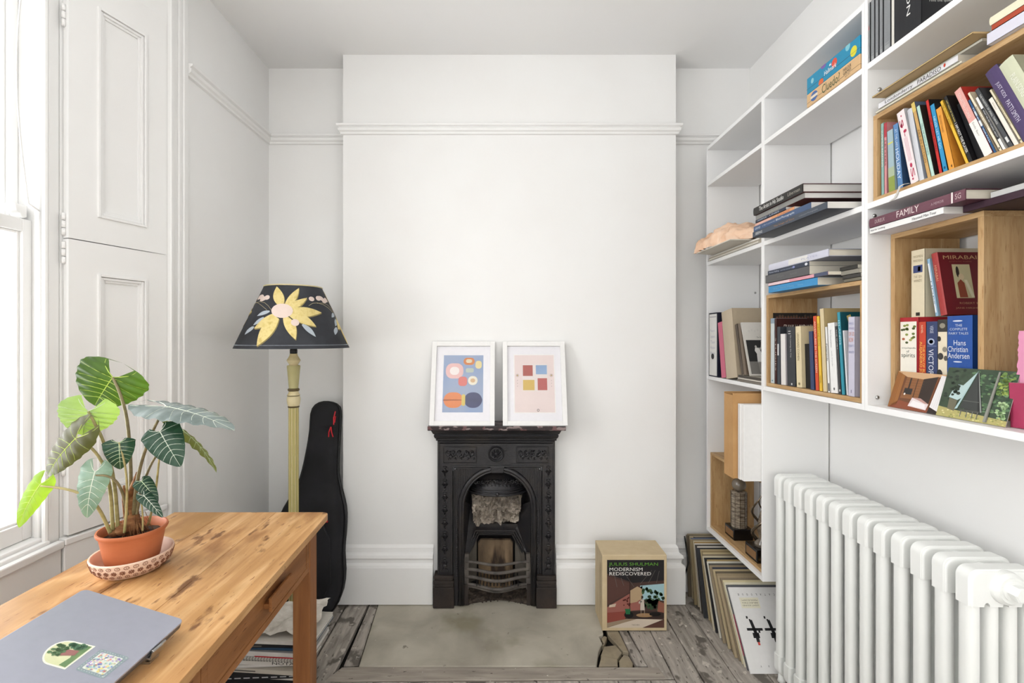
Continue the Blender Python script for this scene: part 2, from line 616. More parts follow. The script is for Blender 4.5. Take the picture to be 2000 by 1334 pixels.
# skirting boards
sk = [(0, 0.0), (0.036, 0.0), (0.036, 0.185), (0.032, 0.197), (0.020, 0.205), (0.022, 0.222), (0.030, 0.232), (0.026, 0.247), (0.012, 0.256), (0.010, 0.278), (0, 0.292)]
rail('baseboard_left', [(LX, 1.62), (LX, AL_Y), (BX0, AL_Y)], 0.003, sk, M_gloss, [(1, 0, 0), (1, -1, 0), (0, -1, 0)])
rail('baseboard_breast_left', [(BX0, AL_Y - 0.04), (BX0, BR_Y), (FXC - 0.325, BR_Y)], 0.006, sk, M_gloss, [(-1, 0, 0), (-1, -1, 0), (0, -1, 0)])
rail('baseboard_breast_right', [(FXC + 0.305, BR_Y), (BX1, BR_Y), (BX1, AL_Y - 0.04)], 0.006, sk, M_gloss, [(0, -1, 0), (1, -1, 0), (1, 0, 0)])
rail('baseboard_right', [(BX1, AL_Y), (RX, AL_Y), (RX, -0.72)], 0.003, sk, M_gloss, [(0, -1, 0), (-1, -1, 0), (-1, 0, 0)])

# window architrave: reeded upright between the pier and the shutter
a = MB()
for x0, x1, y0, y1 in ((LX - 0.004, LX + 0.012, 1.858, 1.884), (LX - 0.01, LX + 0.006, 1.838, 1.858), (LX - 0.012, LX + 0.0, 1.815, 1.838), (LX - 0.014, LX + 0.004, 1.797, 1.815)):
    a.box((x0, y0, 0.30), (x1, y1, CEIL - 0.001))
a.box((LX - 0.012, 1.797, 0.003), (LX + 0.02, 1.888, 0.30))
struct(a.build('trim_4', M_gloss, bevel=0.003))

# ---------------------------------------------------------------- sash window
win = sempty('window_1', (-1.45, 0.88, 0.74))
fr = MB()
fr.box((-1.415, 1.452, 0.70), (-1.392, 1.4885, 2.70))        # inner lining of the box frame
fr.box((-1.432, 1.444, 0.70), (-1.415, 1.4885, 2.70))
fr.box((-1.56, 1.4495, 0.70), (-1.432, 1.4885, 2.70))
fr.box((-1.56, WY0, 0.70), (-1.392, WY0 + 0.04, 2.70))
fr.box((-1.56, WY0 + 0.04, 2.66), (-1.392, 1.4495, 2.70))
fr.build('window_frame', M_gloss, win, bevel=0.004)
st = MB()
st.tube([(-1.398, 1.447, 0.735), (-1.398, 1.447, 2.66)], 0.008, 8)
st.build('staff_bead', M_gloss, win)
sill = MB()
sill.box((-1.47, WY0 + 0.04, 0.70), (-1.405, 1.4495, 0.752))
sill.box((-1.405, WY0 + 0.04, 0.70), (-1.385, 1.452, 0.742))
sill.build('window_sill', M_gloss, win, bevel=0.005)
sill = MB()
sill.box((-1.3855, WY0, 0.708), (-1.362, 1.474, 0.732))
sill.box((-1.3855, WY0, 0.14), (-1.372, 1.474, 0.708))
sill.build('window_board', M_gloss, win, bevel=0.004)


def sash(name, X, z0, z1, b, t):
    s = MB()
    y0, y1 = WY0 + 0.045, 1.4485
    s.box((X - 0.035, y1 - 0.028, z0), (X, y1, z1))
    s.box((X - 0.035, y0, z0), (X, y0 + 0.028, z1))
    s.box((X - 0.035, y0 + 0.028, z0), (X, y1 - 0.028, z0 + b))
    s.box((X - 0.035, y0 + 0.028, z1 - t), (X, y1 - 0.028, z1))
    # inner moulding
    for yy, ya in ((y1 - 0.036, y1 - 0.028), (y0 + 0.028, y0 + 0.036)):
        s.box((X - 0.03, yy, z0 + b), (X - 0.01, ya, z1 - t))
    s.box((X - 0.03, y0 + 0.036, z0 + b), (X - 0.01, y1 - 0.036, z0 + b + 0.008))
    s.box((X - 0.03, y0 + 0.036, z1 - t - 0.008), (X - 0.01, y1 - 0.036, z1 - t))
    o = s.build(name, M_gloss, win, bevel=0.002)
    g = MB().box((X - 0.022, y0 + 0.03, z0 + b + 0.002), (X - 0.018, y1 - 0.03, z1 - t - 0.002))
    g.build('glass_pane', M_glass, o)
    return o


sash('lower_sash', -1.440, 0.7535, 1.725, 0.052, 0.038)
us = sash('upper_sash', -1.482, 1.70, 2.655, 0.036, 0.05)
h = MB().prism([(-1.480, 1.40, 1.745), (-1.480, 1.436, 1.745), (-1.480, 1.436, 1.71), (-1.480, 1.425, 1.705), (-1.480, 1.415, 1.72), (-1.480, 1.404, 1.725)], (0.036, 0, 0))
h.v = [v + Vector((0.002, 0, 0.022)) for v in h.v]
h.build('sash_horn', M_gloss, win, bevel=0.002)
# slack blind cord hanging down the frame
cd = MB()
pts = []
for k in range(15):
    t = k / 14
    z = 2.55 - 0.78 * t
    pts.append((-1.42, 1.42 - 0.035 * math.sin(PI * t) - 0.002, z))
pts.append((-1.415, 1.447, 1.755))
cd.tube(pts, 0.0022, 6).build('blind_cord', M_white, win, smooth=True)

# splayed boxing shutters and the panelled dado below
DV = Vector((0.307, 1.0, 0)).normalized()
SN = Vector((DV.y, -DV.x, 0))          # into the room


def sp(s, d, z):
    """point on the splayed plane: s along it from the near end, d off it into the room"""
    return Vector((-1.362, 1.486, 0)) + DV * s + SN * d + Vector((0, 0, z))


SW = 0.318


def splay_box(mb, s0, s1, d0, d1, z0, z1, mat=None):
    mb.hexa([sp(s0, d1, z0), sp(s1, d1, z0), sp(s1, d0, z0), sp(s0, d0, z0), sp(s0, d1, z1), sp(s1, d1, z1), sp(s1, d0, z1), sp(s0, d0, z1)], mat)


def shutter(z0, z1, pz0, pz1, label):
    r = thing('window_shutter', label, 'shutter', sp(0, 0, z0), 'folded window shutters')
    P0, P1 = 0.088, 0.238
    f = MB()
    splay_box(f, 0, P0, -0.024, 0, z0, z1)
    splay_box(f, P1, SW, -0.024, 0, z0, z1)
    splay_box(f, P0, P1, -0.024, 0, z0, pz0)
    splay_box(f, P0, P1, -0.024, 0, pz1, z1)
    f.build('leaf_frame', M_gloss, r)
    p = MB()
    splay_box(p, P0, P1, -0.020, -0.010, pz0, pz1)
    p.build('panel', M_gloss, r)
    q = MB()
    # bolection moulding: two steps around the panel
    for wdt, d in ((0.006, 0.006), (0.016, 0.001), (0.024, -0.005)):
        a0, a1, b0, b1 = P0 - 0.006 + (wdt - 0.006), P1 + 0.006 - (wdt - 0.006), pz0 - 0.006 + (wdt - 0.006), pz1 + 0.006 - (wdt - 0.006)
        th = 0.009
        splay_box(q, a0, a0 + th, -0.010, d, b0, b1)
        splay_box(q, a1 - th, a1, -0.010, d, b0, b1)
        splay_box(q, a0 + th, a1 - th, -0.010, d, b0, b0 + th)
        splay_box(q, a0 + th, a1 - th, -0.010, d, b1 - th, b1)
    q.build('panel_moulding', M_gloss, r, bevel=0.0015)
    for z in ((0.93, 1.60) if z0 < 1 else (1.69, 2.35)):
        hb = MB()
        for k in range(3):
            hb.tube([sp(-0.004, -0.016, z + k * 0.024), sp(-0.004, -0.016, z + 0.021 + k * 0.024)], 0.0055, 8)
        hb.build('hinge', M_white, r, smooth=True)
    return r


shutter(0.742, 1.6785, 0.852, 1.572, 'lower white panelled shutter leaf folded against the window reveal')
shutter(1.6815, 2.575, 1.772, 2.462, 'upper white panelled shutter leaf folded against the window reveal')
d = MB()
splay_box(d, -0.012, SW + 0.0, -0.026, 0.002, 0.14, 0.715)
splay_box(d, -0.012, SW + 0.0, -0.026, 0.008, 0.715, 0.735)
splay_box(d, -0.012, SW + 0.0, -0.026, 0.012, 0.003, 0.14)
struct(d.build('trim_5', M_gloss, bevel=0.003))

# ---------------------------------------------------------------- fireplace
FI = thing('fireplace', 'black cast iron bedroom fireplace with dark marble mantel shelf and arched opening', 'fireplace', (FXC, 2.40, 0))
FY = 2.385      # face of the iron body
S_ = FPX / FY


def fx(px):
    return (px - VX) * FY / FPX


def fz(py):
    return EYE + (VY - py) * FY / FPX


X0, X1 = fx(854.5), fx(1084)
b = MB()
b.box((-0.352, 2.275, 0.916), (0.318, BR_Y - 0.001, 0.9375))
b.build('mantel_shelf', M_marble, FI, bevel=0.003)
# bed moulding under the shelf: profile swept round three sides
bm = MB()
mp = [(0.0, 0.845), (0.012, 0.847), (0.014, 0.858), (0.022, 0.862), (0.030, 0.874), (0.026, 0.882), (0.036, 0.886), (0.052, 0.906), (0.055, 0.9155), (0.0, 0.9155)]
path = [((X0, BR_Y - 0.002, 0), (-0.5, 0, 0), (0, 0, 1)), ((X0, FY, 0), (-0.5, -1, 0), (0, 0, 1)), ((X1, FY, 0), (0.5, -1, 0), (0, 0, 1)), ((X1, BR_Y - 0.002, 0), (0.5, 0, 0), (0, 0, 1))]
bm.sweep(mp, path)
bm.box((X0, FY, 0.83), (X1, BR_Y - 0.002, 0.9155))
bm.build('bed_moulding', M_iron, FI)

# arched front plate
AX = fx(971.5)
AR = 0.172                 # half width of the opening
SPR = fz(992)              # springing height
ATOP = fz(922) - SPR       # rise


def arch_pts(r, rise, n=24, z0=0.0):
    p = [(AX - r, z0)]
    for k in range(n + 1):
        t = PI - PI * k / n
        p.append((AX + r * math.cos(t), SPR + rise * math.sin(t)))
    p.append((AX + r, z0))
    return p


PX0, PX1, PZ = fx(884), fx(1059), fz(912)      # the recessed field inside the frame
plate = MB()
ip = arch_pts(AR, ATOP)
n = len(ip)
op = []
for (x, z) in ip:                              # matching points on the rectangle
    if z <= SPR + 1e-6:
        op.append((PX0 if x < AX else PX1, z))
    else:
        dx, dz = x - AX, z - SPR
        kx = ((PX1 - AX) if dx > 0 else (AX - PX0)) / max(1e-6, abs(dx))
        kz = (PZ - SPR) / max(1e-6, dz)
        k = min(kx, kz)
        op.append((AX + dx * k, SPR + dz * k))
vs = [(x, FY + 0.012, z) for x, z in ip] + [(x, FY + 0.012, z) for x, z in op] + [(x, FY + 0.16, z) for x, z in ip]
fs = [(i, i + 1, n + i + 1, n + i) for i in range(n - 1)]
plate.add(vs[:2 * n], fs)
plate.build('arch_plate', M_iron, FI)
# outer frame: two pilasters and the frieze
fr = MB()
fr.box((X0, FY, 0.0), (PX0, BR_Y - 0.001, 0.845))
fr.box((PX1, FY, 0.0), (X1, BR_Y - 0.001, 0.845))
fr.box((PX0, FY, PZ), (PX1, BR_Y - 0.001, 0.845))
fr.build('surround', M_iron, FI)
# frame mouldings around the recessed field
fm = MB()
for o, wd, y in ((0.0, 0.008, FY - 0.006), (-0.010, 0.006, FY + 0.002)):
    fm.box((PX0 - wd + (-o if o < 0 else 0), y, 0.17), (PX0 + (-o if o < 0 else 0), FY + 0.013, PZ + (o if o < 0 else 0)))
    fm.box((PX1 - (-o if o < 0 else 0), y, 0.17), (PX1 + wd - (-o if o < 0 else 0), FY + 0.013, PZ + (o if o < 0 else 0)))
    fm.box((PX0 - wd - o, y, PZ + o), (PX1 + wd + o, FY + 0.013, PZ + o + wd))
fm.box((X0 + 0.002, FY - 0.005, 0.835), (X1 - 0.002, FY, 0.842))
for xx in (X0 + 0.002, X1 - 0.010):
    fm.box((xx, FY - 0.005, 0.17), (xx + 0.008, FY, 0.835))
fm.build('frame_moulding', M_iron, FI, bevel=0.0015)
# arch moulding, a half-round swept on the arch and down the jambs
am = MB()
for rr, rad, y in ((AR + 0.016, 0.013, FY + 0.008), (AR + 0.003, 0.006, FY + 0.004)):
    am.tube([(x, y, z) for x, z in arch_pts(rr, ATOP + rr - AR, 28, 0.01)], rad, 8)
am.build('arch_moulding', M_iron, FI, smooth=True)
ks = MB().prism([(AX - 0.036, FY - 0.008, PZ + 0.002), (AX + 0.036, FY - 0.008, PZ + 0.002), (AX + 0.030, FY - 0.008, PZ - 0.030), (AX - 0.030, FY - 0.008, PZ - 0.030)], (0, 0.02, 0))
ks.build('keystone', M_iron, FI, bevel=0.003)
# reeds in the spandrels
rd = MB()
for k in range(12):
    for sgn in (-1, 1):
        x = AX + sgn * (0.115 + 0.0085 * k)
        if not (PX0 + 0.012 < x < PX1 - 0.012):
            continue
        dx = min(0.999, abs(x - AX) / (AR + 0.03))
        zb = SPR + (ATOP + 0.03) * math.sqrt(1 - dx * dx)
        if abs(x - AX) > AR + 0.028:
            zb = SPR - 0.1
        if zb < PZ - 0.012:
            rd.box((x - 0.002, FY + 0.006, zb), (x + 0.002, FY + 0.013, PZ - 0.010))
rd.build('spandrel_reeds', M_iron, FI)
# inner jambs, hood and fire back
jb = MB()
BKY = FY + 0.16
jb.add([(x, FY + 0.012, z) for x, z in ip] + [(AX + (x - AX) * 0.86, BKY, z * 0.985) for x, z in ip], [(i, i + 1, n + i + 1, n + i) for i in range(n - 1)])
jb.add([(AX - 0.19, BKY + 0.06, 0.0), (AX + 0.19, BKY + 0.06, 0.0), (AX + 0.19, BKY + 0.06, 0.8), (AX - 0.19, BKY + 0.06, 0.8)], [(0, 1, 2, 3)])
jb.build('opening_lining', M_iron, FI)
# hood: bulging canopy across the top of the arch
HZ = fz(968)
hd = MB()
rows = []
NR, NC = 8, 22
ztop = SPR + ATOP - 0.004
for i in range(NR + 1):
    t = i / NR
    z = HZ + (ztop - HZ) * t
    dz = max(0.0, z - SPR) / ATOP
    hw = (AR - 0.004) * math.sqrt(max(0.001, 1 - dz * dz))
    for j in range(NC + 1):
        s = -1 + 2 * j / NC
        y = FY + 0.105 - 0.105 * (1 - t) ** 0.7 * (1 - abs(s) ** 2.4) - 0.0
        rows.append((AX + s * hw, y, z))
hd.add(rows, [(i * (NC + 1) + j, i * (NC + 1) + j + 1, (i + 1) * (NC + 1) + j + 1, (i + 1) * (NC + 1) + j) for i in range(NR) for j in range(NC)])
HO = hd.build('hood', M_iron, FI, smooth=True)
# lip of the hood and its ornament band
lp = MB()
for zz, rad, out in ((HZ, 0.006, 0.004), (HZ + 0.012, 0.0035, 0.003), (HZ + 0.022, 0.003, 0.002)):
    pts = []
    for j in range(NC + 1):
        s = -0.97 + 1.94 * j / NC
        t = (zz - HZ) / (ztop - HZ)
        pts.append((AX + s * AR * 0.975, FY + 0.105 - 0.105 * (1 - t) ** 0.7 * (1 - abs(s) ** 2.4) - out, zz))
    lp.tube(pts, rad, 6)
lp.ball((AX, FY - 0.006, HZ + 0.008), (0.010, 0.008, 0.010), 8, 5)
lp.build('hood_lip', M_iron, HO, smooth=True)
rnd = random.Random(5)


def scroll(mb, cx, cz, y, r, turns=1.3, a0=0.0, sgn=1, th=0.0022, n=14):
    pts = []
    for k in range(n):
        t = k / (n - 1)
        a = a0 + sgn * turns * 2 * PI * t
        q = r * (1 - 0.8 * t)
        pts.append((cx + q * math.cos(a), y - 0.002 * t, cz + q * math.sin(a)))
    mb.tube(pts, [th * (1 - 0.4 * k / n) for k in range(n)], 5)


def petal3(mb, cx, cz, y, ang, ln, wd):
    c, s = math.cos(ang), math.sin(ang)
    p = [(0, 0), (0.3, 0.8), (0.65, 0.9), (1, 0), (0.65, -0.9), (0.3, -0.8)]
    vs = [(cx + c * ln * a - s * wd * bb * 0.5, y, cz + s * ln * a + c * wd * bb * 0.5) for a, bb in p]
    vs += [(cx + c * ln * 0.5, y - 0.0085, cz + s * ln * 0.5)]
    mb.add(vs, [(i, (i + 1) % 6, 6) for i in range(6)])


ho = MB()
for k in range(13):
    s = -0.72 + 1.44 * k / 12
    zz = HZ + 0.050 + 0.010 * math.cos(s * 2)
    y = FY + 0.105 - 0.105 * (1 - 0.42) ** 0.7 * (1 - abs(s) ** 2.4) - 0.004
    x = AX + s * AR * 0.93
    scroll(ho, x, zz, y, 0.012, 1.1, k, 1 if k % 2 else -1, 0.0032)
    for m_ in range(3):
        petal3(ho, x, zz + 0.004, y, 1.0 + m_ * 0.7 + 0.5 * (k % 2), 0.015, 0.006)
    petal3(ho, x + 0.006, zz - 0.012, y, -1.2, 0.014, 0.006)
ho.build('hood_ornament', M_iron, HO)
# frieze panels, roundel and the pilaster drops
for (xa, xb) in ((fx(866), fx(930)), (fx(1009), fx(1071))):
    fz_ = MB()
    za, zb = fz(904), fz(873)
    y = FY - 0.003
    for (p0, p1) in (((xa, za), (xb, za)), ((xa, zb), (xb, zb)), ((xa, za), (xa, zb)), ((xb, za), (xb, zb))):
        fz_.tube([(p0[0], y, p0[1]), (p1[0], y, p1[1])], 0.0028, 6)
    cx, cz = (xa + xb) / 2, (za + zb) / 2
    for k in range(-2, 3):
        x = cx + k * 0.029
        hh = 0.024 * (1 - 0.12 * abs(k))
        scroll(fz_, x, cz + 0.008, FY - 0.003, 0.014, 1.2, PI / 2, 1 if k <= 0 else -1, 0.0042)
        scroll(fz_, x + 0.012, cz - 0.012, FY - 0.003, 0.011, 1.1, -PI / 2, -1 if k <= 0 else 1, 0.0038)
        for m_ in range(4):
            petal3(fz_, x + rnd.uniform(-.006, .006), cz + rnd.uniform(-.012, .012), FY - 0.002, rnd.uniform(0, 6.3), 0.017, 0.009)
    for k in range(6):
        fz_.ball((cx + rnd.uniform(-.06, .06), FY - 0.003, cz + rnd.uniform(-.024, .024)), 0.0042, 6, 4)
    fz_.build('frieze_ornament', M_iron, FI)
ro = MB()
cx, cz = fx(969), fz(886)
ro.lathe([(0.039, FY), (0.041, FY - 0.007), (0.037, FY - 0.011), (0.031, FY - 0.006), (0.030, FY - 0.001)], (cx, 0, cz), 28, axis='y', cap=False)
for k in range(8):
    petal3(ro, cx, cz, FY - 0.004, k * PI / 4 + 0.39, 0.026, 0.014)
    ro.ball((cx + 0.021 * math.cos(k * PI / 4), FY - 0.005, cz + 0.021 * math.sin(k * PI / 4)), 0.0045, 6, 4)
ro.ball((cx, FY - 0.006, cz), 0.008, 8, 5)
ro.build('roundel', M_iron, FI)
for (xc) in (fx(869), fx(1071)):
    dr = MB()
    z = fz(912)
    k = 0
    while z > 0.235:
        dr.ball((xc, FY - 0.003, z), (0.011, 0.007, 0.006), 8, 5)
        dr.ball((xc, FY - 0.003, z - 0.014), (0.007, 0.006, 0.008), 8, 5)
        for a in (-2.6, -2.1, -1.0, -0.5):
            petal3(dr, xc, z - 0.014, FY - 0.003, a, 0.020, 0.009)
        petal3(dr, xc, z - 0.022, FY - 0.004, -PI / 2, 0.022, 0.012)
        dr.ball((xc, FY - 0.003, z - 0.048), (0.004, 0.005, 0.005), 6, 4)
        z -= 0.066
        k += 1
    dr.prism([(xc - 0.019, FY - 0.010, 0.183), (xc + 0.019, FY - 0.010, 0.183), (xc + 0.013, FY - 0.010, 0.197), (xc - 0.013, FY - 0.010, 0.197)], (0, 0.011, 0))
    dr.ball((xc, FY - 0.004, 0.212), (0.012, 0.009, 0.012), 8, 5)
    dr.build('pilaster_drop', M_iron, FI)
# plinth blocks
for (xa, xb, xi) in ((fx(846.5), fx(887), 1), (fx(1047), fx(1086.5), -1)):
    q = MB()
    y = FY - 0.016
    q.box((xa, y, 0.003), (xb, BR_Y - 0.002, 0.108))
    q.box((xa + 0.003, y + 0.003, 0.108), (xb - 0.003, BR_Y - 0.002, 0.122))
    q.box((xa + 0.001, y + 0.001, 0.122), (xb - 0.001, BR_Y - 0.002, 0.140))
    q.box((xa + 0.006, y + 0.004, 0.140), (xb - 0.006, BR_Y - 0.002, 0.150))
    q.box((xa + 0.003, y + 0.001, 0.150), (xb - 0.003, BR_Y - 0.002, 0.166))
    q.build('plinth', M_iron2, FI, bevel=0.003)
# beading down the opening's edge
bd = MB()
for sgn in (-1, 1):
    z = 0.16
    while z < SPR:
        bd.ball((AX + sgn * (AR + 0.034), FY + 0.011, z), 0.0042, 6, 4)
        z += 0.0098
bd.build('bead_row', M_iron, FI)

# shelf at the back with crumpled paper above, fire back frame below
BZ = EYE + (VY - 1022) * (FY + 0.10) / FPX      # ledge at the foot of the paper


def bx(px, y=FY + 0.10):
    return (px - VX) * y / FPX


def bz(py, y=FY + 0.10):
    return EYE + (VY - py) * y / FPX


cheek = MB()
yb = FY + 0.10
# throat box: sloped cheeks either side of the paper and the ledge
cheek.add([(AX - AR, FY + 0.015, bz(968)), (bx(919), yb, bz(985)), (bx(928), yb, bz(1023)), (bx(933), yb - 0.01, bz(1040)), (bx(905), yb - 0.055, bz(1085)), (AX - AR, FY + 0.015, bz(1095))], [(0, 1, 2, 3, 4, 5)])
cheek.add([(AX + AR, FY + 0.015, bz(968)), (bx(1021), yb, bz(985)), (bx(1009), yb, bz(1023)), (bx(1006), yb - 0.01, bz(1040)), (bx(1033), yb - 0.055, bz(1085)), (AX + AR, FY + 0.015, bz(1095))], [(5, 4, 3, 2, 1, 0)])
cheek.box((bx(922), yb - 0.004, bz(1034)), (bx(1014), yb + 0.06, bz(1023)))
cheek.build('cheek', M_iron, FI)
ffm = MB()
for k, (ins, dy) in enumerate(((0.0, 0.0), (0.010, 0.010), (0.019, 0.017))):
    y = yb - 0.030 + dy
    pts = [(bx(904, y) + ins, y, bz(1105, y)), (bx(905, y) + ins, y, bz(1088, y)), (bx(929, y) + ins * 0.9, y, bz(1036, y) - ins), (bx(1006, y) - ins * 0.9, y, bz(1036, y) - ins), (bx(1033, y) - ins, y, bz(1088, y)), (bx(1034, y) - ins, y, bz(1105, y))]
    ffm.tube(pts, 0.0075 - 0.001 * k, 6)
ffm.build('fire_frame', M_iron, FI)
M_clay = NM('scorched_fireclay', ['#5f5040', '#7f6a52', '#a0876a'], nscale=6.0, scale=(1.6, 1, 0.7), rough=0.85, bump=0.2, bscale=60,
            spots=[(9.0, 0.52, 0.12, '#3b2f26', (1.5, 1, 0.35))])
M_clay2 = NM('grey_fireclay', ['#57524b', '#6b655c'], nscale=8.0, rough=0.85, bump=0.3, bscale=70)
yk = yb + 0.02
fb = MB().prism([(bx(935, yk), yk, bz(1150, yk)), (bx(1001, yk), yk, bz(1150, yk)), (bx(1002, yk), yk, bz(1062, yk)), (bx(998, yk), yk, bz(1055, yk)), (bx(938, yk), yk, bz(1055, yk)), (bx(933, yk), yk, bz(1062, yk))], (0, 0.03, 0))
fb.build('fire_back', M_clay, FI, bevel=0.005)
fc = MB()
fc.prism([(bx(906, yb - .03), yb - .03, 0.08), (bx(931, yk), yk, 0.08), (bx(931, yk), yk, bz(1050, yk)), (bx(914, yb - .03), yb - .03, bz(1075))], (0, 0.012, 0))
fc.prism([(bx(1033, yb - .03), yb - .03, 0.08), (bx(1006, yk), yk, 0.08), (bx(1006, yk), yk, bz(1050, yk)), (bx(1024, yb - .03), yb - .03, bz(1075))], (0, 0.012, 0))
fc.build('fire_cheek', M_clay2, FI)
# grate: four bowed bars, posts, fret slats
yg = FY + 0.025
for k, py in enumerate((1097, 1111.5, 1126, 1141)):
    g = MB()
    pts = []
    z = bz(py, yg)
    for j in range(17):
        s = -1 + 2 * j / 16
        bow = 0.050 * (0.5 + 0.5 * math.cos(PI * max(-1, min(1, s * 1.05)))) * (0.75 + 0.1 * k)
        pts.append((AX + s * 0.162, yg - bow, z))
    g.tube(pts, [0.0072 if k == 0 else 0.0085] * 17, 8)
    if k == 3:
        g.tube([(p[0], p[1] + 0.004, p[2] - 0.013) for p in pts], 0.0065, 8)
    g.build('grate_bar', M_bar, FI, smooth=True)
ps = MB()
for sgn in (-1, 1):
    ps.box((AX + sgn * 0.170, yg - 0.006, bz(1150, yg)), (AX + sgn * 0.146, yg + 0.014, bz(1088, yg)))
    ps.box((AX + sgn * 0.168, yg - 0.008, bz(1088, yg)), (AX + sgn * 0.146, yg + 0.014, bz(1081, yg)))
ps.build('grate_post', M_bar, FI, bevel=0.002)
sl = MB()
for k in range(13):
    x = AX - 0.105 + 0.0175 * k
    sl.box((x - 0.003, yg - 0.030, bz(1139, yg)), (x + 0.003, yb + 0.02, bz(1139, yg) + 0.010))
sl.build('bottom_grate', M_iron, FI)
# trapezoid front plates between grate and floor
tp = MB()
for sgn in (-1, 1):
    tp.prism([(AX + sgn * 0.172, FY + 0.012, 0.004), (AX + sgn * 0.150, FY + 0.012, 0.004), (AX + sgn * 0.150, FY + 0.012, 0.11), (AX + sgn * 0.172, FY + 0.012, 0.11)], (0, 0.01, 0))
tp.build('lower_jamb', M_iron2, FI)
# crumpled newspaper
M_paper = NM('sooty_newsprint', ['#7a7064', '#a89d90', '#c6bbac'], nscale=10.0, dist=1.0, rough=0.9, spots=[(70.0, 0.62, 0.03, '#4c453e', (1, 1, 3))])
pa = MB()
NU, NV = 34, 18
gv = []
for i in range(NV + 1):
    for j in range(NU + 1):
        u, v = j / NU, i / NV
        xl = bx(926) + (bx(921) - bx(926)) * v
        xr = bx(1011) + (bx(1020) - bx(1011)) * v
        p = Vector((u * 5.2, v * 2.8, 1.7))
        r = noise.ridged_multi_fractal(p * 1.3, 1.0, 2.2, 3, 1.0, 2.0) if hasattr(noise, 'ridged_multi_fractal') else noise.noise(p * 2)
        cell = noise.cell(Vector((u * 5 + 2 * noise.noise(p), v * 3.2 + 2 * noise.noise(p + Vector((4, 1, 0))), 0)))
        y = yb + 0.012 - 0.026 * (r - 0.6) - 0.030 * cell - 0.018 * math.sin(PI * v)
        gv.append((xl + (xr - xl) * u, y, bz(1023) + (bz(966) - bz(1023)) * v + 0.006 * v * noise.noise(p * 3)))
pa.add(gv, [(i * (NU + 1) + j, i * (NU + 1) + j + 1, (i + 1) * (NU + 1) + j + 1, (i + 1) * (NU + 1) + j) for i in range(NV) for j in range(NU)])
o = pa.build('crumpled_newspaper', M_paper)
tag(o, 'crumpled sooty newspaper stuffed into the throat of the fireplace', 'paper')
# ash and rubble spilling out below the grate
M_ash = NM('ash_rubble', ['#2a2420', '#443a33', '#6a5f55'], nscale=40.0, rough=0.95)
rb = MB()
rnd = random.Random(12)
ghp = []
NA = 26
for i in range(9):
    for j in range(NA + 1):
        u, v = j / NA, i / 8
        x = AX - 0.158 + 0.316 * u
        y = FY + 0.015 + 0.045 * math.sin(PI * u) + v * 0.085
        z = 0.003 + 0.030 * v ** 0.8 * (1 - 0.75 * math.sin(PI * u)) + 0.012 * v + 0.008 * noise.noise(Vector((u * 30, v * 11, 2))) * (0.2 + v)
        ghp.append((x, y, max(0.003, z)))
rb.add(ghp, [(i * (NA + 1) + j, i * (NA + 1) + j + 1, (i + 1) * (NA + 1) + j + 1, (i + 1) * (NA + 1) + j) for i in range(8) for j in range(NA)])
for k in range(90):
    u, v = rnd.random(), rnd.random() ** 1.5
    x = AX - 0.15 + 0.30 * u
    y = FY + 0.005 + 0.045 * math.sin(PI * u) + v * 0.07
    z = 0.005 + 0.022 * v * (1 - 0.7 * math.sin(PI * u)) + 0.008 * v
    r = rnd.uniform(0.002, 0.006)
    rb.ball((x, y, z), (r, r * rnd.uniform(.7, 1.3), r * 0.8), 5, 3)
o = rb.build('ash_heap', M_ash)
tag(o, 'dark ash and rubble heap on the hearth under the fireplace grate', 'ash')
o['kind'] = 'stuff'

# ---------------------------------------------------------------- two framed prints leaning on the mantel
def framed(px0, px1, label, art):
    yb_, lean = 2.292, math.radians(15.5)
    W = (px1 - px0) * yb_ / FPX
    H = 0.425
    r = thing('framed_print', label, 'picture', ((px0 - VX) * yb_ / FPX, yb_, 0.9376), 'framed prints on the mantel', (-lean, 0, 0))
    T, fw = 0.022, 0.0235
    f = MB()
    f.box((0, 0, 0), (fw, T, H))
    f.box((W - fw, 0, 0), (W, T, H))
    f.box((fw, 0, 0), (W - fw, T, fw))
    f.box((fw, 0, H - fw), (W - fw, T, H))
    f.build('frame', M_white, r, local=True, bevel=0.0012)
    m = MB().box((fw, 0.012, fw), (W - fw, 0.016, H - fw))
    m.build('mount', C('#eceaee', 0.7), r, local=True)
    a = MB()
    F = Frame((0, 0.012, 0), (1, 0, 0), (0, 0, 1), (0, -1, 0), 0.0004)
    art(a, F, W, H)
    a.build('art_print', None, r, local=True)
    g = MB().box((fw, 0.007, fw), (W - fw, 0.0085, H - fw))
    g.build('picture_glass', M_pglass, r, local=True)
    return r


def pic(h, h2=None, sc=18):
    """slightly mottled printed colour"""
    return NM('print_' + h.strip('#'), [h, h2 or h], nscale=sc, rough=0.8, spec=0.15)


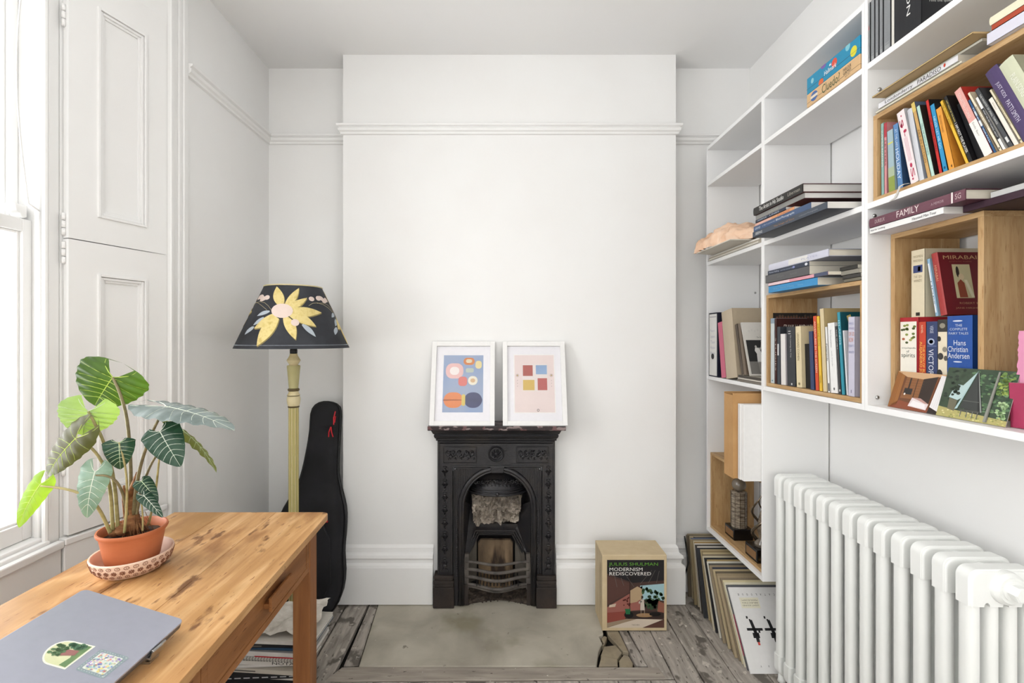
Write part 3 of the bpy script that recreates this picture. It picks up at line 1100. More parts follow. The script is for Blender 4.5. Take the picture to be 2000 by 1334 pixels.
def art1(a, F, W, H):
    # plain stand-in: blue-grey ground with soft blocks and rounds in the print's colours
    u0, u1, v0, v1 = 0.060, W - 0.058, 0.066, H - 0.070
    w_, h_ = u1 - u0, v1 - v0
    q = lambda u, v: (u0 + w_ * u, v0 + h_ * v)
    rect(a, F, u0, v0, u1, v1, pic('#a3aec4', '#8fa2c4', 9), 1)
    def R(c, x0, y0, x1, y1, rd, ly):
        pts = []
        for (cx, cy, s) in ((x1 - rd, y1 - rd, 0), (x0 + rd, y1 - rd, 1), (x0 + rd, y0 + rd, 2), (x1 - rd, y0 + rd, 3)):
            for k in range(7):
                an = (s + k / 6) * PI / 2
                pts.append(q(cx + rd * math.cos(an), cy + rd * 0.72 * math.sin(an)))
        poly(a, F, pts, pic(c, None), ly)
    R('#e08a55', 0.02, 0.02, 0.51, 0.40, 0.20, 2)
    R('#4a4d70', 0.53, 0.02, 0.98, 0.40, 0.20, 2)
    R('#d9c36c', 0.47, 0.10, 0.56, 0.32, 0.04, 3)
    R('#e6bdb9', 0.06, 0.54, 0.50, 0.90, 0.16, 2)
    R('#efe6e2', 0.16, 0.62, 0.40, 0.82, 0.10, 3)
    R('#d77a72', 0.38, 0.43, 0.60, 0.64, 0.08, 4)
    R('#ece6d4', 0.62, 0.44, 0.86, 0.66, 0.11, 2)
    R('#d6b48c', 0.68, 0.50, 0.80, 0.60, 0.05, 3)
    R('#d2844e', 0.50, 0.80, 0.78, 0.98, 0.09, 3)
    R('#f0e3c4', 0.56, 0.85, 0.72, 0.94, 0.05, 4)
    R('#e3d39b', 0.80, 0.74, 0.96, 0.92, 0.07, 2)
    R('#b9c2b4', 0.56, 0.68, 0.76, 0.78, 0.04, 2)


def art2(a, F, W, H):
    u0, u1, v0, v1 = 0.060, W - 0.058, 0.066, H - 0.070
    w_, h_ = u1 - u0, v1 - v0
    rect(a, F, u0 - 0.004, v0 - 0.004, u1 + 0.004, v1 + 0.004, C('#f2efec', 0.8), 1)
    rect(a, F, u0, v0, u1, v1, pic('#e9d9d5', '#e4d3d0', 12), 2)
    q = lambda x0, y0, x1, y1, c: rect(a, F, u0 + w_ * x0, v0 + h_ * y0, u0 + w_ * x1, v0 + h_ * y1, pic(c, None), 4)
    rect(a, F, u0 + w_ * 0.19, v0 + h_ * 0.36, u0 + w_ * 0.84, v0 + h_ * 0.84, pic('#e6dcd8'), 3)
    # generic stand-in: four plain blocks of unequal size
    q(0.21, 0.63, 0.46, 0.82, '#b05c52')
    q(0.54, 0.66, 0.82, 0.82, '#8fa9cc')
    q(0.21, 0.38, 0.50, 0.56, '#d3b35f')
    q(0.58, 0.38, 0.82, 0.59, '#b9605a')
    for (x, y) in ((0.07, 0.64), (0.93, 0.64)):
        for k in range(8):
            an = k * PI / 4
            c, s = math.cos(an), math.sin(an)
            p = lambda r, t: (u0 + w_ * x + (c * r - s * t) * 0.01, v0 + h_ * y + (s * r + c * t) * 0.01)
            poly(a, F, [p(0.3, -0.08), p(1, -0.04), p(1, 0.04), p(0.3, 0.08)], C('#6b5a55'), 4)
        ell(a, F, u0 + w_ * x, v0 + h_ * y, 0.003, 0.003, C('#c9a24a'), 5, 10)
        for k in range(3):
            ell(a, F, u0 + w_ * x, v0 + h_ * (0.55 - 0.05 * k), 0.0014, 0.0018, C('#7c6a66'), 4, 8)
    ell(a, F, u0 + w_ * 0.58, v0 + h_ * 0.035, 0.006, 0.007, C('#5a5453'), 4, 12)
    ell(a, F, u0 + w_ * 0.58, v0 + h_ * 0.035, 0.0035, 0.004, C('#e4d3d0'), 5, 12)


framed(838, 966, 'white framed abstract print with orange and navy rounds, left on mantel', art1)
framed(982, 1109, 'white framed pale pink print with four coloured blocks, right on mantel', art2)

# ---------------------------------------------------------------- table
TZ = 0.765
T = thing('writing_table', 'worn pine writing table with drawers under the window', 'table', (-0.85, 1.05, 0))
TX0, TX1, TY0, TY1 = -1.122, -0.588, 0.30, 1.622


def tsh(p):
    """the old top is a touch wider at the near end"""
    t = (p[0] - TX0) / (TX1 - TX0)
    return Vector((p[0] + t * (TY1 - p[1]) * 0.036, p[1], p[2]))


def tb(mb, a, b, mat=None):
    (x0, y0, z0), (x1, y1, z1) = a, b
    mb.hexa([tsh(p) for p in ((x0, y0, z0), (x1, y0, z0), (x1, y1, z0), (x0, y1, z0), (x0, y0, z1), (x1, y0, z1), (x1, y1, z1), (x0, y1, z1))], mat)


# top boards with fine joints, rounded corners on the outer ones
edges = [TX0, -0.945, -0.772, TX1]
for i in range(3):
    x0, x1 = edges[i] + (0.0004 if i else 0), edges[i + 1] - (0.0004 if i < 2 else 0)
    if i == 2:
        r_ = 0.022
        pts = [(x0, TY0), (x1 - r_, TY0)] + [(x1 - r_ + r_ * math.sin(k * PI / 8), TY0 + r_ - r_ * math.cos(k * PI / 8)) for k in range(1, 5)]
        pts += [(x1 - r_ + r_ * math.cos(k * PI / 8), TY1 - r_ + r_ * math.sin(k * PI / 8)) for k in range(5)] + [(x0, TY1)]
    else:
        pts = [(x0, TY0), (x1, TY0), (x1, TY1), (x0, TY1)]
    m = MB().prism([tsh((x, y, TZ - 0.021)) for x, y in pts], (0, 0, 0.021))
    m.build('top_board', M_pine, T, bevel=0.0007, seg=1)
LG = 0.056
RXF = -0.618
for (x0, y0) in ((RXF - LG, 1.522), (TX0 + 0.03, 1.522), (RXF - LG, 0.36), (TX0 + 0.03, 0.36)):
    m = MB()
    tb(m, (x0, y0, 0.001), (x0 + LG, y0 + 0.062, TZ - 0.021))
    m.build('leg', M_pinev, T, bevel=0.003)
# apron on the drawer side: rails, stiles, two drawer fronts; plain aprons elsewhere
m = MB()
xi0, xi1 = RXF - 0.022, RXF - 0.002
ya, yb2 = 0.422, 1.522
tb(m, (xi0, ya, 0.728), (xi1, yb2, TZ - 0.021))
tb(m, (xi0, ya, 0.612), (xi1, yb2, 0.630))
tb(m, (xi0, 1.500, 0.630), (xi1, yb2, 0.728))
tb(m, (xi0, 0.942, 0.630), (xi1, 0.962, 0.728))
tb(m, (xi0, ya, 0.630), (xi1, ya + 0.02, 0.728))
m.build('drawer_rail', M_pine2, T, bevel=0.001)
m = MB()
tb(m, (TX0 + 0.035, ya, 0.612), (TX0 + 0.055, yb2, TZ - 0.021))
tb(m, (TX0 + 0.086, 1.54, 0.612), (RXF - LG, 1.56, TZ - 0.021))
tb(m, (TX0 + 0.086, 0.38, 0.612), (RXF - LG, 0.40, TZ - 0.021))
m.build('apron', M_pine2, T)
for (y0, y1) in ((0.9635, 1.4985), (0.4435, 0.9405)):
    m = MB()
    tb(m, (RXF - 0.020, y0, 0.6315), (RXF - 0.003, y1, 0.7265))
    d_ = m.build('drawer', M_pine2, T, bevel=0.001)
    m = MB()
    yc = (y0 + y1) / 2
    yc = 1.268 if y0 > 0.9 else yc
    tb(m, (RXF - 0.003, yc - 0.060, 0.668), (RXF + 0.012, yc + 0.060, 0.682))
    tb(m, (RXF + 0.012, yc - 0.066, 0.664), (RXF + 0.020, yc + 0.066, 0.700))
    m.build('handle', M_pine2, d_, bevel=0.002)

# ---------------------------------------------------------------- laptop on a folding stand
LT = math.atan2(0.062, 0.200)
LY1 = 0.955
LXB, LZB = -0.640, 0.794     # top right far corner
LDp, LW = 0.2125, 0.304
ST = thing('laptop_stand', 'low metal laptop stand under the laptop on the pine table', 'laptop stand', (LXB, LY1 - LW / 2, TZ + 0.0005))
R = Matrix.Translation((LXB, LY1, LZB)) @ Matrix.Rotation(LT, 4, 'Y')      # local -X climbs towards the window
M_space = C('#b4b6c4', 0.42, 0.5)
M_space2 = C('#6f7178', 0.35, 0.8)


def lap(mb, a, b, mat=None):
    (x0, y0, z0), (x1, y1, z1) = a, b
    mb.hexa([R @ Vector(p) for p in ((x0, y0, z0), (x1, y0, z0), (x1, y1, z0), (x0, y1, z0), (x0, y0, z1), (x1, y0, z1), (x1, y1, z1), (x0, y1, z1))], mat)


def rr(x0, y0, x1, y1, r, n=5):
    pts = []
    for (cx, cy, s) in ((x1 - r, y1 - r, 0), (x0 + r, y1 - r, 1), (x0 + r, y0 + r, 2), (x1 - r, y0 + r, 3)):
        for k in range(n + 1):
            a = (s + k / n) * PI / 2
            pts.append((cx + r * math.cos(a), cy + r * math.sin(a)))
    return pts


LP = thing('laptop', 'closed grey metal laptop with two stickers on the pine table', 'laptop', (LXB - 0.1, LY1 - 0.15, TZ + 0.012))
ol = rr(-LDp, -LW, 0, 0, 0.011)
up = R.to_3x3() @ Vector((0, 0, 1))
m = MB().prism([R @ Vector((x, y, -0.0048)) for x, y in ol], up * 0.0048)
lid = m.build('lid', M_space, LP, bevel=0.0012)
m = MB().prism([R @ Vector((x, y, -0.0145)) for x, y in ol], up * 0.0088)
m.build('body', M_space2, LP, bevel=0.0022)
m = MB().prism([R @ Vector((x, y, -0.0060)) for x, y in rr(-LDp + .002, -LW + .002, -0.0015, -0.002, 0.010)], up * 0.0014)
m.build('lid_seal', M_black, LP)
# stickers: an arched one with a tree picture, a square floral tile
FL = Frame(R @ Vector((0, 0, 0)), R.to_3x3() @ Vector((1, 0, 0)), Vector((0, 1, 0)), up, 0.00018)


def inv_l(px, py):
    """photo pixel -> (u, v) on the lid plane"""
    d = Vector(((px - VX) / FPX, 1, (VY - py) / FPX))
    o = Vector((0, 0, EYE))
    t = (FL.O - o).dot(up) / d.dot(up)
    q = o + d * t - FL.O
    return (q.dot(FL.U), q.dot(FL.V))


def cs(cx, cy):       # from the sticker crop
    return inv_l(60 + cx / 5.882, 1120 + cy / 5.882)


rnd = random.Random(21)
a = MB()
A, B, C_, D = cs(745, 838), cs(390, 1105), cs(60, 1010), cs(340, 745)


def bil(u, v, A=A, B=B, C_=C_, D=D):
    return tuple((A[k] * (1 - u) + B[k] * u) * (1 - v) + (D[k] * (1 - u) + C_[k] * u) * v for k in (0, 1))


def archp(ins):
    pts = [(ins, ins), (1 - ins, ins)]
    for k in range(13):
        t = k * PI / 12
        pts.append((0.5 + (0.5 - ins) * math.cos(t), 0.62 + (0.42 - ins) * math.sin(t)))
    return pts


poly(a, FL, [bil(u, v) for u, v in archp(0.0)], C('#eef0dc', 0.5), 1)
poly(a, FL, [bil(u, v) for u, v in archp(0.05)], pic('#cdd0a4', '#dcdcb8', 20), 2)
poly(a, FL, [bil(u, v) for u, v in ((0.06, 0.06), (0.94, 0.06), (0.92, 0.30), (0.6, 0.24), (0.35, 0.34), (0.06, 0.52))], pic('#5f7f5c', '#83996a', 30), 3)
poly(a, FL, [bil(u, v) for u, v in ((0.30, 0.22), (0.50, 0.2), (0.62, 0.55), (0.48, 0.62), (0.34, 0.5))], pic('#a0716c', '#8d6660', 30), 4)
for k in range(26):
    u, v = rnd.uniform(0.24, 0.66), rnd.uniform(0.56, 0.92)
    blob(a, FL, *bil(u, v), 0.0035, 0.0035, C('#5d7a55', 0.6), 5, 7, 0.3, rnd)
for k in range(16):
    u, v = rnd.uniform(0.07, 0.3), rnd.uniform(0.2, 0.62)
    blob(a, FL, *bil(u, v), 0.004, 0.004, C('#55785c', 0.6), 5, 7, 0.3, rnd)
a.build('arched_sticker', None, lid)
a = MB()
Q = (cs(810, 868), cs(1140, 965), cs(830, 1215), cs(505, 1105))


def bq(u, v):
    return tuple((Q[0][k] * (1 - u) + Q[1][k] * u) * (1 - v) + (Q[3][k] * (1 - u) + Q[2][k] * u) * v for k in (0, 1))


rp = rr(0, 0, 1, 1, 0.09, 4)
poly(a, FL, [bq(u, v) for u, v in rp], C('#8d9b9f', 0.5), 1)
poly(a, FL, [bq(u, v) for u, v in rr(0.12, 0.12, 0.88, 0.88, 0.05, 3)], C('#d8dcd2', 0.5), 2)
pal = ['#c4d3ac', '#d88d86', '#7f8fc9', '#efe6cf', '#e9b7a5', '#9fc6c8', '#f3f1ea', '#b7a0cc', '#e3d48c']
for k in range(150):
    u, v = rnd.uniform(0.14, 0.86), rnd.uniform(0.14, 0.86)
    c = bq(u, v)
    s = rnd.uniform(0.0011, 0.0024)
    blob(a, FL, c[0], c[1], s, s, C(rnd.choice(pal), 0.5), 3 + k % 3, 6, 0.3, rnd)
for k in range(44):
    t = k / 44 * 4
    e = 0.06
    u, v = [(t % 1, e), (1 - e, t % 1), (1 - t % 1, 1 - e), (e, 1 - t % 1)][int(t)]
    u, v = min(0.94, max(0.06, u)), min(0.94, max(0.06, v))
    c = bq(u, v)
    ell(a, FL, c[0], c[1], 0.0008, 0.0008, C('#c9d0cc', 0.5), 3, 6)
a.build('floral_sticker', None, lid)
# stand
for yy in (-0.078, -0.245):
    m = MB()
    y0, y1 = yy - 0.016, yy + 0.016
    lap(m, (-0.19, y0, -0.0185), (0.004, y1, -0.0150))
    lap(m, (0.0035, y0, -0.0185), (0.0065, y1, -0.002))
    m.tube([R @ Vector((0.005, y0, -0.002)), R @ Vector((0.008, (y0 + y1) / 2, 0.0015)), R @ Vector((0.005, y1, -0.002))], 0.003, 8)
    m.build('support_arm', M_steel, ST, bevel=0.0008)
    m = MB()
    top = R @ Vector((-0.172, yy, -0.0185))
    m.box((top.x - 0.02, top.y - 0.012, TZ + 0.0005), (LXB - 0.004, top.y + 0.012, TZ + 0.0045))
    m.hexa([Vector(p) for p in ((top.x - 0.02, top.y - .01, TZ + .003), (top.x - 0.014, top.y - .01, TZ + .003), (top.x - 0.014, top.y + .01, TZ + .003), (top.x - 0.02, top.y + .01, TZ + .003),
                                (top.x - 0.003, top.y - .01, top.z), (top.x + 0.003, top.y - .01, top.z), (top.x + 0.003, top.y + .01, top.z), (top.x - 0.003, top.y + .01, top.z))])
    m.box((LXB - 0.03, top.y - 0.012, TZ + 0.0045), (LXB - 0.012, top.y + 0.012, 0.7775))
    m.build('base_bar', M_steel, ST)

# ---------------------------------------------------------------- plant pot, saucer and plant
PC = Vector((-0.953, 1.222, TZ))
M_terra = NM('terracotta_plastic', ['#b0623c', '#bb6d46', '#c47a53'], nscale=4.0, rough=0.5, scale=(1, 1, 4))
M_saucer = NM('pinkish_clay', ['#d9b49c', '#e6c7b2', '#edd3c0'], nscale=7.0, rough=0.65)
M_stamp = C('#8a5a42', 0.7)
SA = thing('plant_saucer', 'pale clay saucer stamped with flowers under the terracotta pot', 'saucer', PC + Vector((0, 0, 0.0005)))
m = MB()
m.lathe([(0.052, 0.0), (0.066, 0.004), (0.082, 0.022), (0.0895, 0.046), (0.0885, 0.049), (0.084, 0.047), (0.078, 0.026), (0.062, 0.009), (0.0, 0.008)], (0, 0, 0), 48)
m.v = [v + Vector(SA.location) for v in m.v]
m.build('bowl', M_saucer, SA, smooth=True)
st = MB()


def sau(ang, h, off=0.0006):
    # point on the outer wall of the bowl, h from 0..1
    z = 0.006 + h * 0.040
    r = (0.066 + (z - 0.004) * 0.016 / 0.018 if z < 0.022 else 0.082 + (z - 0.022) * 0.0075 / 0.024) + off + 0.0004
    return PC + Vector((r * math.cos(ang), r * math.sin(ang), z + 0.0005))


for k in range(30):
    a0 = 2 * PI * k / 30
    for (h, kind) in ((0.84, 0), (0.20, 0)):
        pts = [sau(a0 + 0.060 * math.cos(t * PI / 5), h + 0.105 * math.sin(t * PI / 5), 0.0008) for t in range(11)]
        st.tube(pts, 0.0006, 4)
        st.ball(sau(a0, h), 0.0011, 5, 3)
    if k % 5 != 9:
        a1 = a0 + PI / 30
        for t in range(8):
            c, s = math.cos(t * PI / 4), math.sin(t * PI / 4)
            st.tube([sau(a1 + 0.022 * c, 0.52 + 0.04 * s, 0.0006), sau(a1 + 0.072 * c, 0.52 + 0.135 * s, 0.0006)], 0.0011, 4)
st.build('stamped_pattern', M_stamp, SA)

PT = thing('plant_pot', 'tapered terracotta plant pot standing in the stamped saucer', 'plant pot', PC + Vector((0, 0, 0.0095)))
m = MB()
prof = [(0.052, 0.0), (0.054, 0.002), (0.0575, 0.022), (0.0585, 0.0235), (0.0705, 0.090), (0.0745, 0.091), (0.0765, 0.096), (0.0755, 0.1005), (0.072, 0.101), (0.0685, 0.097), (0.0655, 0.07), (0.0, 0.068)]
m.lathe([(r, h) for r, h in prof], (0, 0, 0), 48)
m.v = [v + Vector(PT.location) for v in m.v]
auto_smooth(m.build('pot', M_terra, PT), 0.9)
M_soil = NM('potting_soil', ['#1f1712', '#3a2b20', '#54412f'], nscale=60.0, rough=0.95)
m = MB()
gp, NS = [], 20
zc = PC.z + 0.0095 + 0.078
for i in range(6):
    for k in range(NS):
        r = 0.0660 * i / 5
        an = 2 * PI * k / NS
        p = Vector((r * math.cos(an), r * math.sin(an), 0))
        gp.append(PC.xy.to_3d() + p + Vector((0, 0, zc + 0.006 * noise.noise(p * 90) + 0.008 * (1 - i / 5))))
m.add(gp, [(i * NS + k, i * NS + (k + 1) % NS, (i + 1) * NS + (k + 1) % NS, (i + 1) * NS + k) for i in range(5) for k in range(NS)])
m.build('soil', M_soil, PT)


def leaf_mat(name, c1, c2, tr, trans=0.3, rough=0.4):
    mt = NM(name, [c1, c2], nscale=22.0, rough=rough, bump=0.06, bscale=50)
    nt = mt.node_tree
    b_ = nt.nodes['Principled BSDF']
    t_ = nt.nodes.new('ShaderNodeBsdfTranslucent')
    t_.inputs[0].default_value = (*lin(tr), 1)
    mx = nt.nodes.new('ShaderNodeMixShader')
    mx.inputs[0].default_value = trans
    nt.links.new(b_.outputs[0], mx.inputs[1])
    nt.links.new(t_.outputs[0], mx.inputs[2])
    nt.links.new(mx.outputs[0], nt.nodes['Material Output'].inputs[0])
    return mt


PL = thing('potted_alocasia', 'green alocasia with arrow shaped white veined leaves in the terracotta pot', 'plant', Vector((PC.x, PC.y, zc)))
L_dark = leaf_mat('leaf_dark_green', '#2a3f1e', '#3a5226', '#6f9a2a', 0.35, 0.35)
L_deep = leaf_mat('leaf_deep_green', '#1d3a2c', '#2b4d3a', '#3c6a3c', 0.12, 0.3)
L_light = leaf_mat('leaf_light_green', '#7fa05a', '#a5bd83', '#b8da5a', 0.4, 0.45)
L_bright = leaf_mat('leaf_bright_green', '#7fae2c', '#9cc63c', '#c6ee3c', 0.5, 0.45)
L_silver = leaf_mat('leaf_silver_green', '#6d8a7c', '#90a99a', '#9fc08c', 0.2, 0.35)
L_grey = leaf_mat('leaf_grey_green', '#6a7775', '#8c9896', '#8a9a88', 0.12, 0.25)
L_brown = leaf_mat('leaf_olive', '#3f3a20', '#4f4a28', '#7c8a28', 0.35, 0.4)
V_lime = C('#b9cf5e', 0.5)
V_pale = C('#d6ddcd', 0.5)
V_pale2 = C('#c3d3ae', 0.5)
M_stem = NM('petiole', ['#8f8a55', '#a89c6c', '#77713f'], nscale=12.0, scale=(1, 1, 3), rough=0.5)
M_stem2 = NM('petiole_purple', ['#6b6048', '#857a58', '#5a5438'], nscale=12.0, scale=(1, 1, 3), rough=0.5)
M_rhiz = NM('rhizome', ['#5c3d26', '#8a5c38', '#a87c50'], nscale=30.0, scale=(1, 1, 3), rough=0.8, bump=0.5)


def make_leaf(A, Tp, Nh, wd, lobe, lm, vm, wave=0.004, fold=0.22, droop=0.03, sc=0.05, veins=6):
    A, Tp = Vector(A), Vector(Tp)
    Lg = (Tp - A).length
    yv = (Tp - A).normalized()
    nv = Vector(Nh)
    nv = (nv - yv * nv.dot(yv)).normalized()
    xv = yv.cross(nv)

    def outer(t):
        if t >= 0:
            w = (1 - t) ** 0.72 * (1 + 1.15 * t) ** 0.62 * 0.94 + 0.02 * (1 - t)
        else:
            q = -t / lobe
            w = (1 - q ** 2.2) ** 0.5 * (1.0 - 0.10 * q)
        ph = (t + 0.3) * 5.2
        return wd * 0.5 * max(0.0, w) * (1 - sc * (0.5 + 0.5 * math.cos(2 * PI * ph)))

    def inner(t):
        if t >= 0:
            return 0.0
        q = -t / lobe
        return min(outer(t) * 0.98, wd * 0.5 * (0.06 + 0.34 * q))

    def Sf(t, x):
        ax = abs(x)
        z = fold * ax - 0.9 * ax * ax / max(wd, 1e-4) - droop * (t * t if t > 0 else 0.5 * t * t)
        z += wave * math.sin((t + 0.3) * 5.2 * 2 * PI) * min(1, ax / (wd * 0.4))
        return A + yv * (t * Lg) + xv * x + nv * z

    m = MB()
    ts = [-lobe + lobe * (i / 8) for i in range(8)] + [i / 22 for i in range(23)]
    K = 6
    for sgn in (-1, 1):
        vs, fs = [], []
        for t in ts:
            a_, b_ = inner(t), outer(t)
            for k in range(K + 1):
                vs.append(Sf(t, sgn * (a_ + (b_ - a_) * k / K)))
        for i in range(len(ts) - 1):
            for k in range(K):
                q = (i * (K + 1) + k, i * (K + 1) + k + 1, (i + 1) * (K + 1) + k + 1, (i + 1) * (K + 1) + k)
                fs.append(q if sgn > 0 else q[::-1])
        m.add(vs, fs)
    lf = m.build('leaf', lm, PL, smooth=True)
    v = MB()
    e = 0.0006 + 0.008 * wd * 0.35
    v.tube([Sf(i / 12, 0) for i in range(13)], [e * 1.5 * (1 - 0.75 * i / 12) for i in range(13)], 5)
    for sgn in (-1, 1):
        # the lobe vein
        v.tube([Sf(-lobe * 0.85 * q, sgn * (inner(-lobe * 0.85 * q) * 0.5 + outer(-lobe * 0.85 * q) * 0.5) * (q ** 0.8 if q < 1 else 1)) for q in (0.0, 0.25, 0.5, 0.75, 1.0)], [e, e, e * .8, e * .6, e * .4], 4)
        for k in range(veins):
            t0 = 0.02 + 0.80 * k / veins
            t1 = t0 + 0.13 + 0.02 * k / veins - (0.16 if k == 0 else 0)
            if t1 > 0.97:
                continue
            v.tube([Sf(t0 + (t1 - t0) * (q ** 1.5), sgn * outer(t1) * 0.93 * q) for q in (0, 0.25, 0.5, 0.75, 1.0)], [e * .8, e * .7, e * .6, e * .5, e * .3], 4)
    v.build('vein', vm, lf)
    return lf


def cp(cx, cy, Y):          # from the plant crop
    return P(cx * 0.36, 680 + cy * 0.36, Y)


VIEW = Vector((0.55, -0.80, 0.15))
leaves = [
    # A, tip, normal, width, lobe, materials, scallop, wave
    (cp(612, 158, 1.20), cp(492, 325, 1.185), (0.60, -0.74, 0.30), 0.168, 0.46, L_dark, V_lime, 0.045, 0.003),
    (cp(479, 342, 1.13), cp(432, 482, 1.12), (0.55, -0.70, 0.40), 0.124, 0.62, L_light, V_pale2, 0.05, 0.003),
    (cp(412, 488, 1.10), cp(186, 706, 1.10), (0.42, -0.72, 0.55), 0.084, 0.50, L_brown, V_lime, 0.03, 0.002),
    (cp(222, 735, 1.10), cp(40, 985, 1.07), (0.30, -0.70, 0.62), 0.056, 0.28, L_bright, V_lime, 0.01, 0.001),
    (cp(515, 672, 1.12), cp(437, 938, 1.10), (0.30, -0.90, 0.10), 0.068, 0.30, L_silver, V_pale, 0.03, 0.002),
    (cp(645, 512, 1.13), cp(652, 657, 1.12), (0.55, -0.72, 0.40), 0.066, 0.16, L_deep, V_pale2, 0.012, 0.001),
    (cp(905, 318, 1.15), cp(1278, 382, 1.13), (0.12, -0.12, 1.0), 0.125, 0.48, L_grey, V_pale, 0.04, 0.003),
    (cp(1005, 458, 1.24), cp(1222, 624, 1.24), (0.50, 0.34, 0.80), 0.09, 0.62, L_brown, V_pale2, 0.03, 0.002),
    (cp(868, 452, 1.13), cp(962, 628, 1.11), (0.25, -0.80, 0.50), 0.086, 0.20, L_deep, V_pale, 0.012, 0.001),
    (cp(768, 722, 1.19), cp(842, 802, 1.17), (0.50, -0.70, 0.50), 0.042, 0.22, L_deep, V_pale2, 0.01, 0.0006),
    (cp(780, 800, 1.17), cp(868, 888, 1.15), (0.40, -0.70, 0.60), 0.032, 0.30, L_deep, V_pale, 0.01, 0.0006),
]
for (A, B_, N_, wd, lb, lm, vm, scl, wvv) in leaves:
    make_leaf(A, B_, N_, wd, lb, lm, vm, wave=wvv, sc=scl)
yP = 1.222
stems = [   # control points (crop x, crop y, depth), radius, material
    ([(700, 985, 1.225), (712, 700, 1.22), (695, 400, 1.21), (655, 250, 1.205), (612, 158, 1.20)], 0.0042, M_stem2),
    ([(640, 975, 1.20), (620, 700, 1.18), (560, 500, 1.15), (515, 410, 1.135), (479, 342, 1.13)], 0.0038, M_stem),
    ([(612, 985, 1.19), (600, 760, 1.17), (560, 620, 1.14), (490, 530, 1.11), (412, 488, 1.10)], 0.0036, M_stem),
    ([(598, 1000, 1.18), (540, 870, 1.15), (470, 800, 1.12), (360, 762, 1.105), (222, 747, 1.10)], 0.0034, M_stem),
    ([(690, 905, 1.195), (672, 800, 1.17), (635, 720, 1.14), (580, 690, 1.125), (520, 690, 1.12)], 0.003, M_stem2),
    ([(675, 1000, 1.185), (690, 850, 1.17), (688, 700, 1.15), (672, 600, 1.135), (645, 512, 1.13)], 0.0026, M_stem),
    ([(725, 900, 1.215), (745, 700, 1.20), (790, 540, 1.18), (850, 400, 1.16), (905, 318, 1.15)], 0.0040, M_stem2),
    ([(735, 930, 1.235), (770, 750, 1.235), (830, 600, 1.24), (920, 500, 1.24), (1005, 458, 1.24)], 0.0032, M_stem2),
    ([(808, 955, 1.245), (845, 780, 1.21), (862, 620, 1.17), (870, 520, 1.14), (868, 452, 1.13)], 0.0024, M_stem),
    ([(742, 900, 1.21), (752, 830, 1.205), (762, 770, 1.20), (768, 722, 1.19)], 0.002, M_stem2),
    ([(775, 990, 1.20), (775, 900, 1.19), (765, 820, 1.18), (780, 800, 1.17)], 0.0018, M_stem),
    ([(800, 960, 1.24), (830, 850, 1.22), (850, 720, 1.2)], 0.0016, M_stem),
]
for pts, r, mt in stems:
    q = [cp(*p) for p in pts]
    # smooth the control polygon
    for it in range(2):
        nq = [q[0]]
        for a_, b_ in zip(q, q[1:]):
            nq += [a_ * 0.75 + b_ * 0.25, a_ * 0.25 + b_ * 0.75]
        nq.append(q[-1])
        q = nq
    kq = len(q)
    MB().tube(q, [r * (1.25 - 0.6 * i / kq) for i in range(kq)], 8).build('petiole', mt, PL, smooth=True)
rz = MB()
rz.tube([cp(705, 1010, 1.222), cp(722, 960, 1.222), cp(716, 860, 1.22), cp(722, 770, 1.218), cp(738, 700, 1.215)], [0.019, 0.0165, 0.0125, 0.010, 0.005], 10)
rz.tube([cp(690, 920, 1.215), cp(676, 820, 1.205), cp(672, 745, 1.20)], [0.008, 0.006, 0.002], 7)
rz.tube([cp(708, 800, 1.215), cp(735, 720, 1.21), cp(742, 672, 1.21)], [0.010, 0.006, 0.0015], 7)
rz.ball(cp(660, 985, 1.205), (0.018, 0.016, 0.016), 9, 6)
rz.ball(cp(620, 995, 1.20), (0.014, 0.013, 0.014), 9, 6)
rnd = random.Random(4)
for k in range(46):
    an = rnd.uniform(0, 2 * PI)
    b0 = cp(rnd.uniform(690, 745), rnd.uniform(900, 960), 1.222)
    e = b0 + Vector((math.cos(an), math.sin(an), 0)) * rnd.uniform(0.02, 0.04)
    mid = (b0 + e) / 2 + Vector((0, 0, rnd.uniform(0, 0.012)))
    e.z = zc + 0.006
    rz.tube([b0, mid, e], 0.0008, 4)
rz.build('rhizome', M_rhiz, PL, smooth=True)

# ---------------------------------------------------------------- standard lamp
LY = 2.10
lk = LY / FPX
lxc = (573.5 - VX) * lk
LA = thing('standard_lamp', 'cream painted turned standard lamp with black flowered shade', 'lamp', (lxc, LY, 0))


def lz(py):
    return EYE + (VY - py) * lk


M_cream = NM('aged_cream_paint', ['#d3c395', '#dccfa6', '#c9b987'], nscale=14.0, rough=0.55)
M_cream2 = NM('green_cream_paint', ['#b3ab78', '#bfb888'], nscale=14.0, rough=0.55)
M_gilt = C('#5d4f2f', 0.5)
# upper turned part, crop scale 647/160
q = lambda cy: lz(680 + cy / 4.044)
hw = lambda w: w / 4.044 * lk / 2
m = MB()
m.lathe([(hw(30), q(42)), (hw(56), q(44)), (hw(62), q(60)), (hw(104), q(96)), (hw(66), q(128)), (hw(70), q(136))][::-1], (lxc, LY, 0), 24)
m.build('finial_turning', M_cream, LA, smooth=False)
m = MB().lathe([(hw(68), q(322)), (hw(72), q(300)), (hw(98), q(152)), (hw(100), q(146)), (hw(96), q(136))], (lxc, LY, 0), 24)
auto_smooth(m.build('vase_turning', M_cream2, LA))
for prof_ in ([(88, 146), (92, 141), (88, 137)], [(70, 340), (86, 334), (88, 326), (84, 320), (70, 316)], [(80, 378), (98, 373), (80, 368)], [(80, 468), (88, 462), (80, 454)]):
    MB().lathe([(hw(a_), q(b_)) for a_, b_ in prof_], (lxc, LY, 0), 24).build('dark_ring', M_gilt, LA)
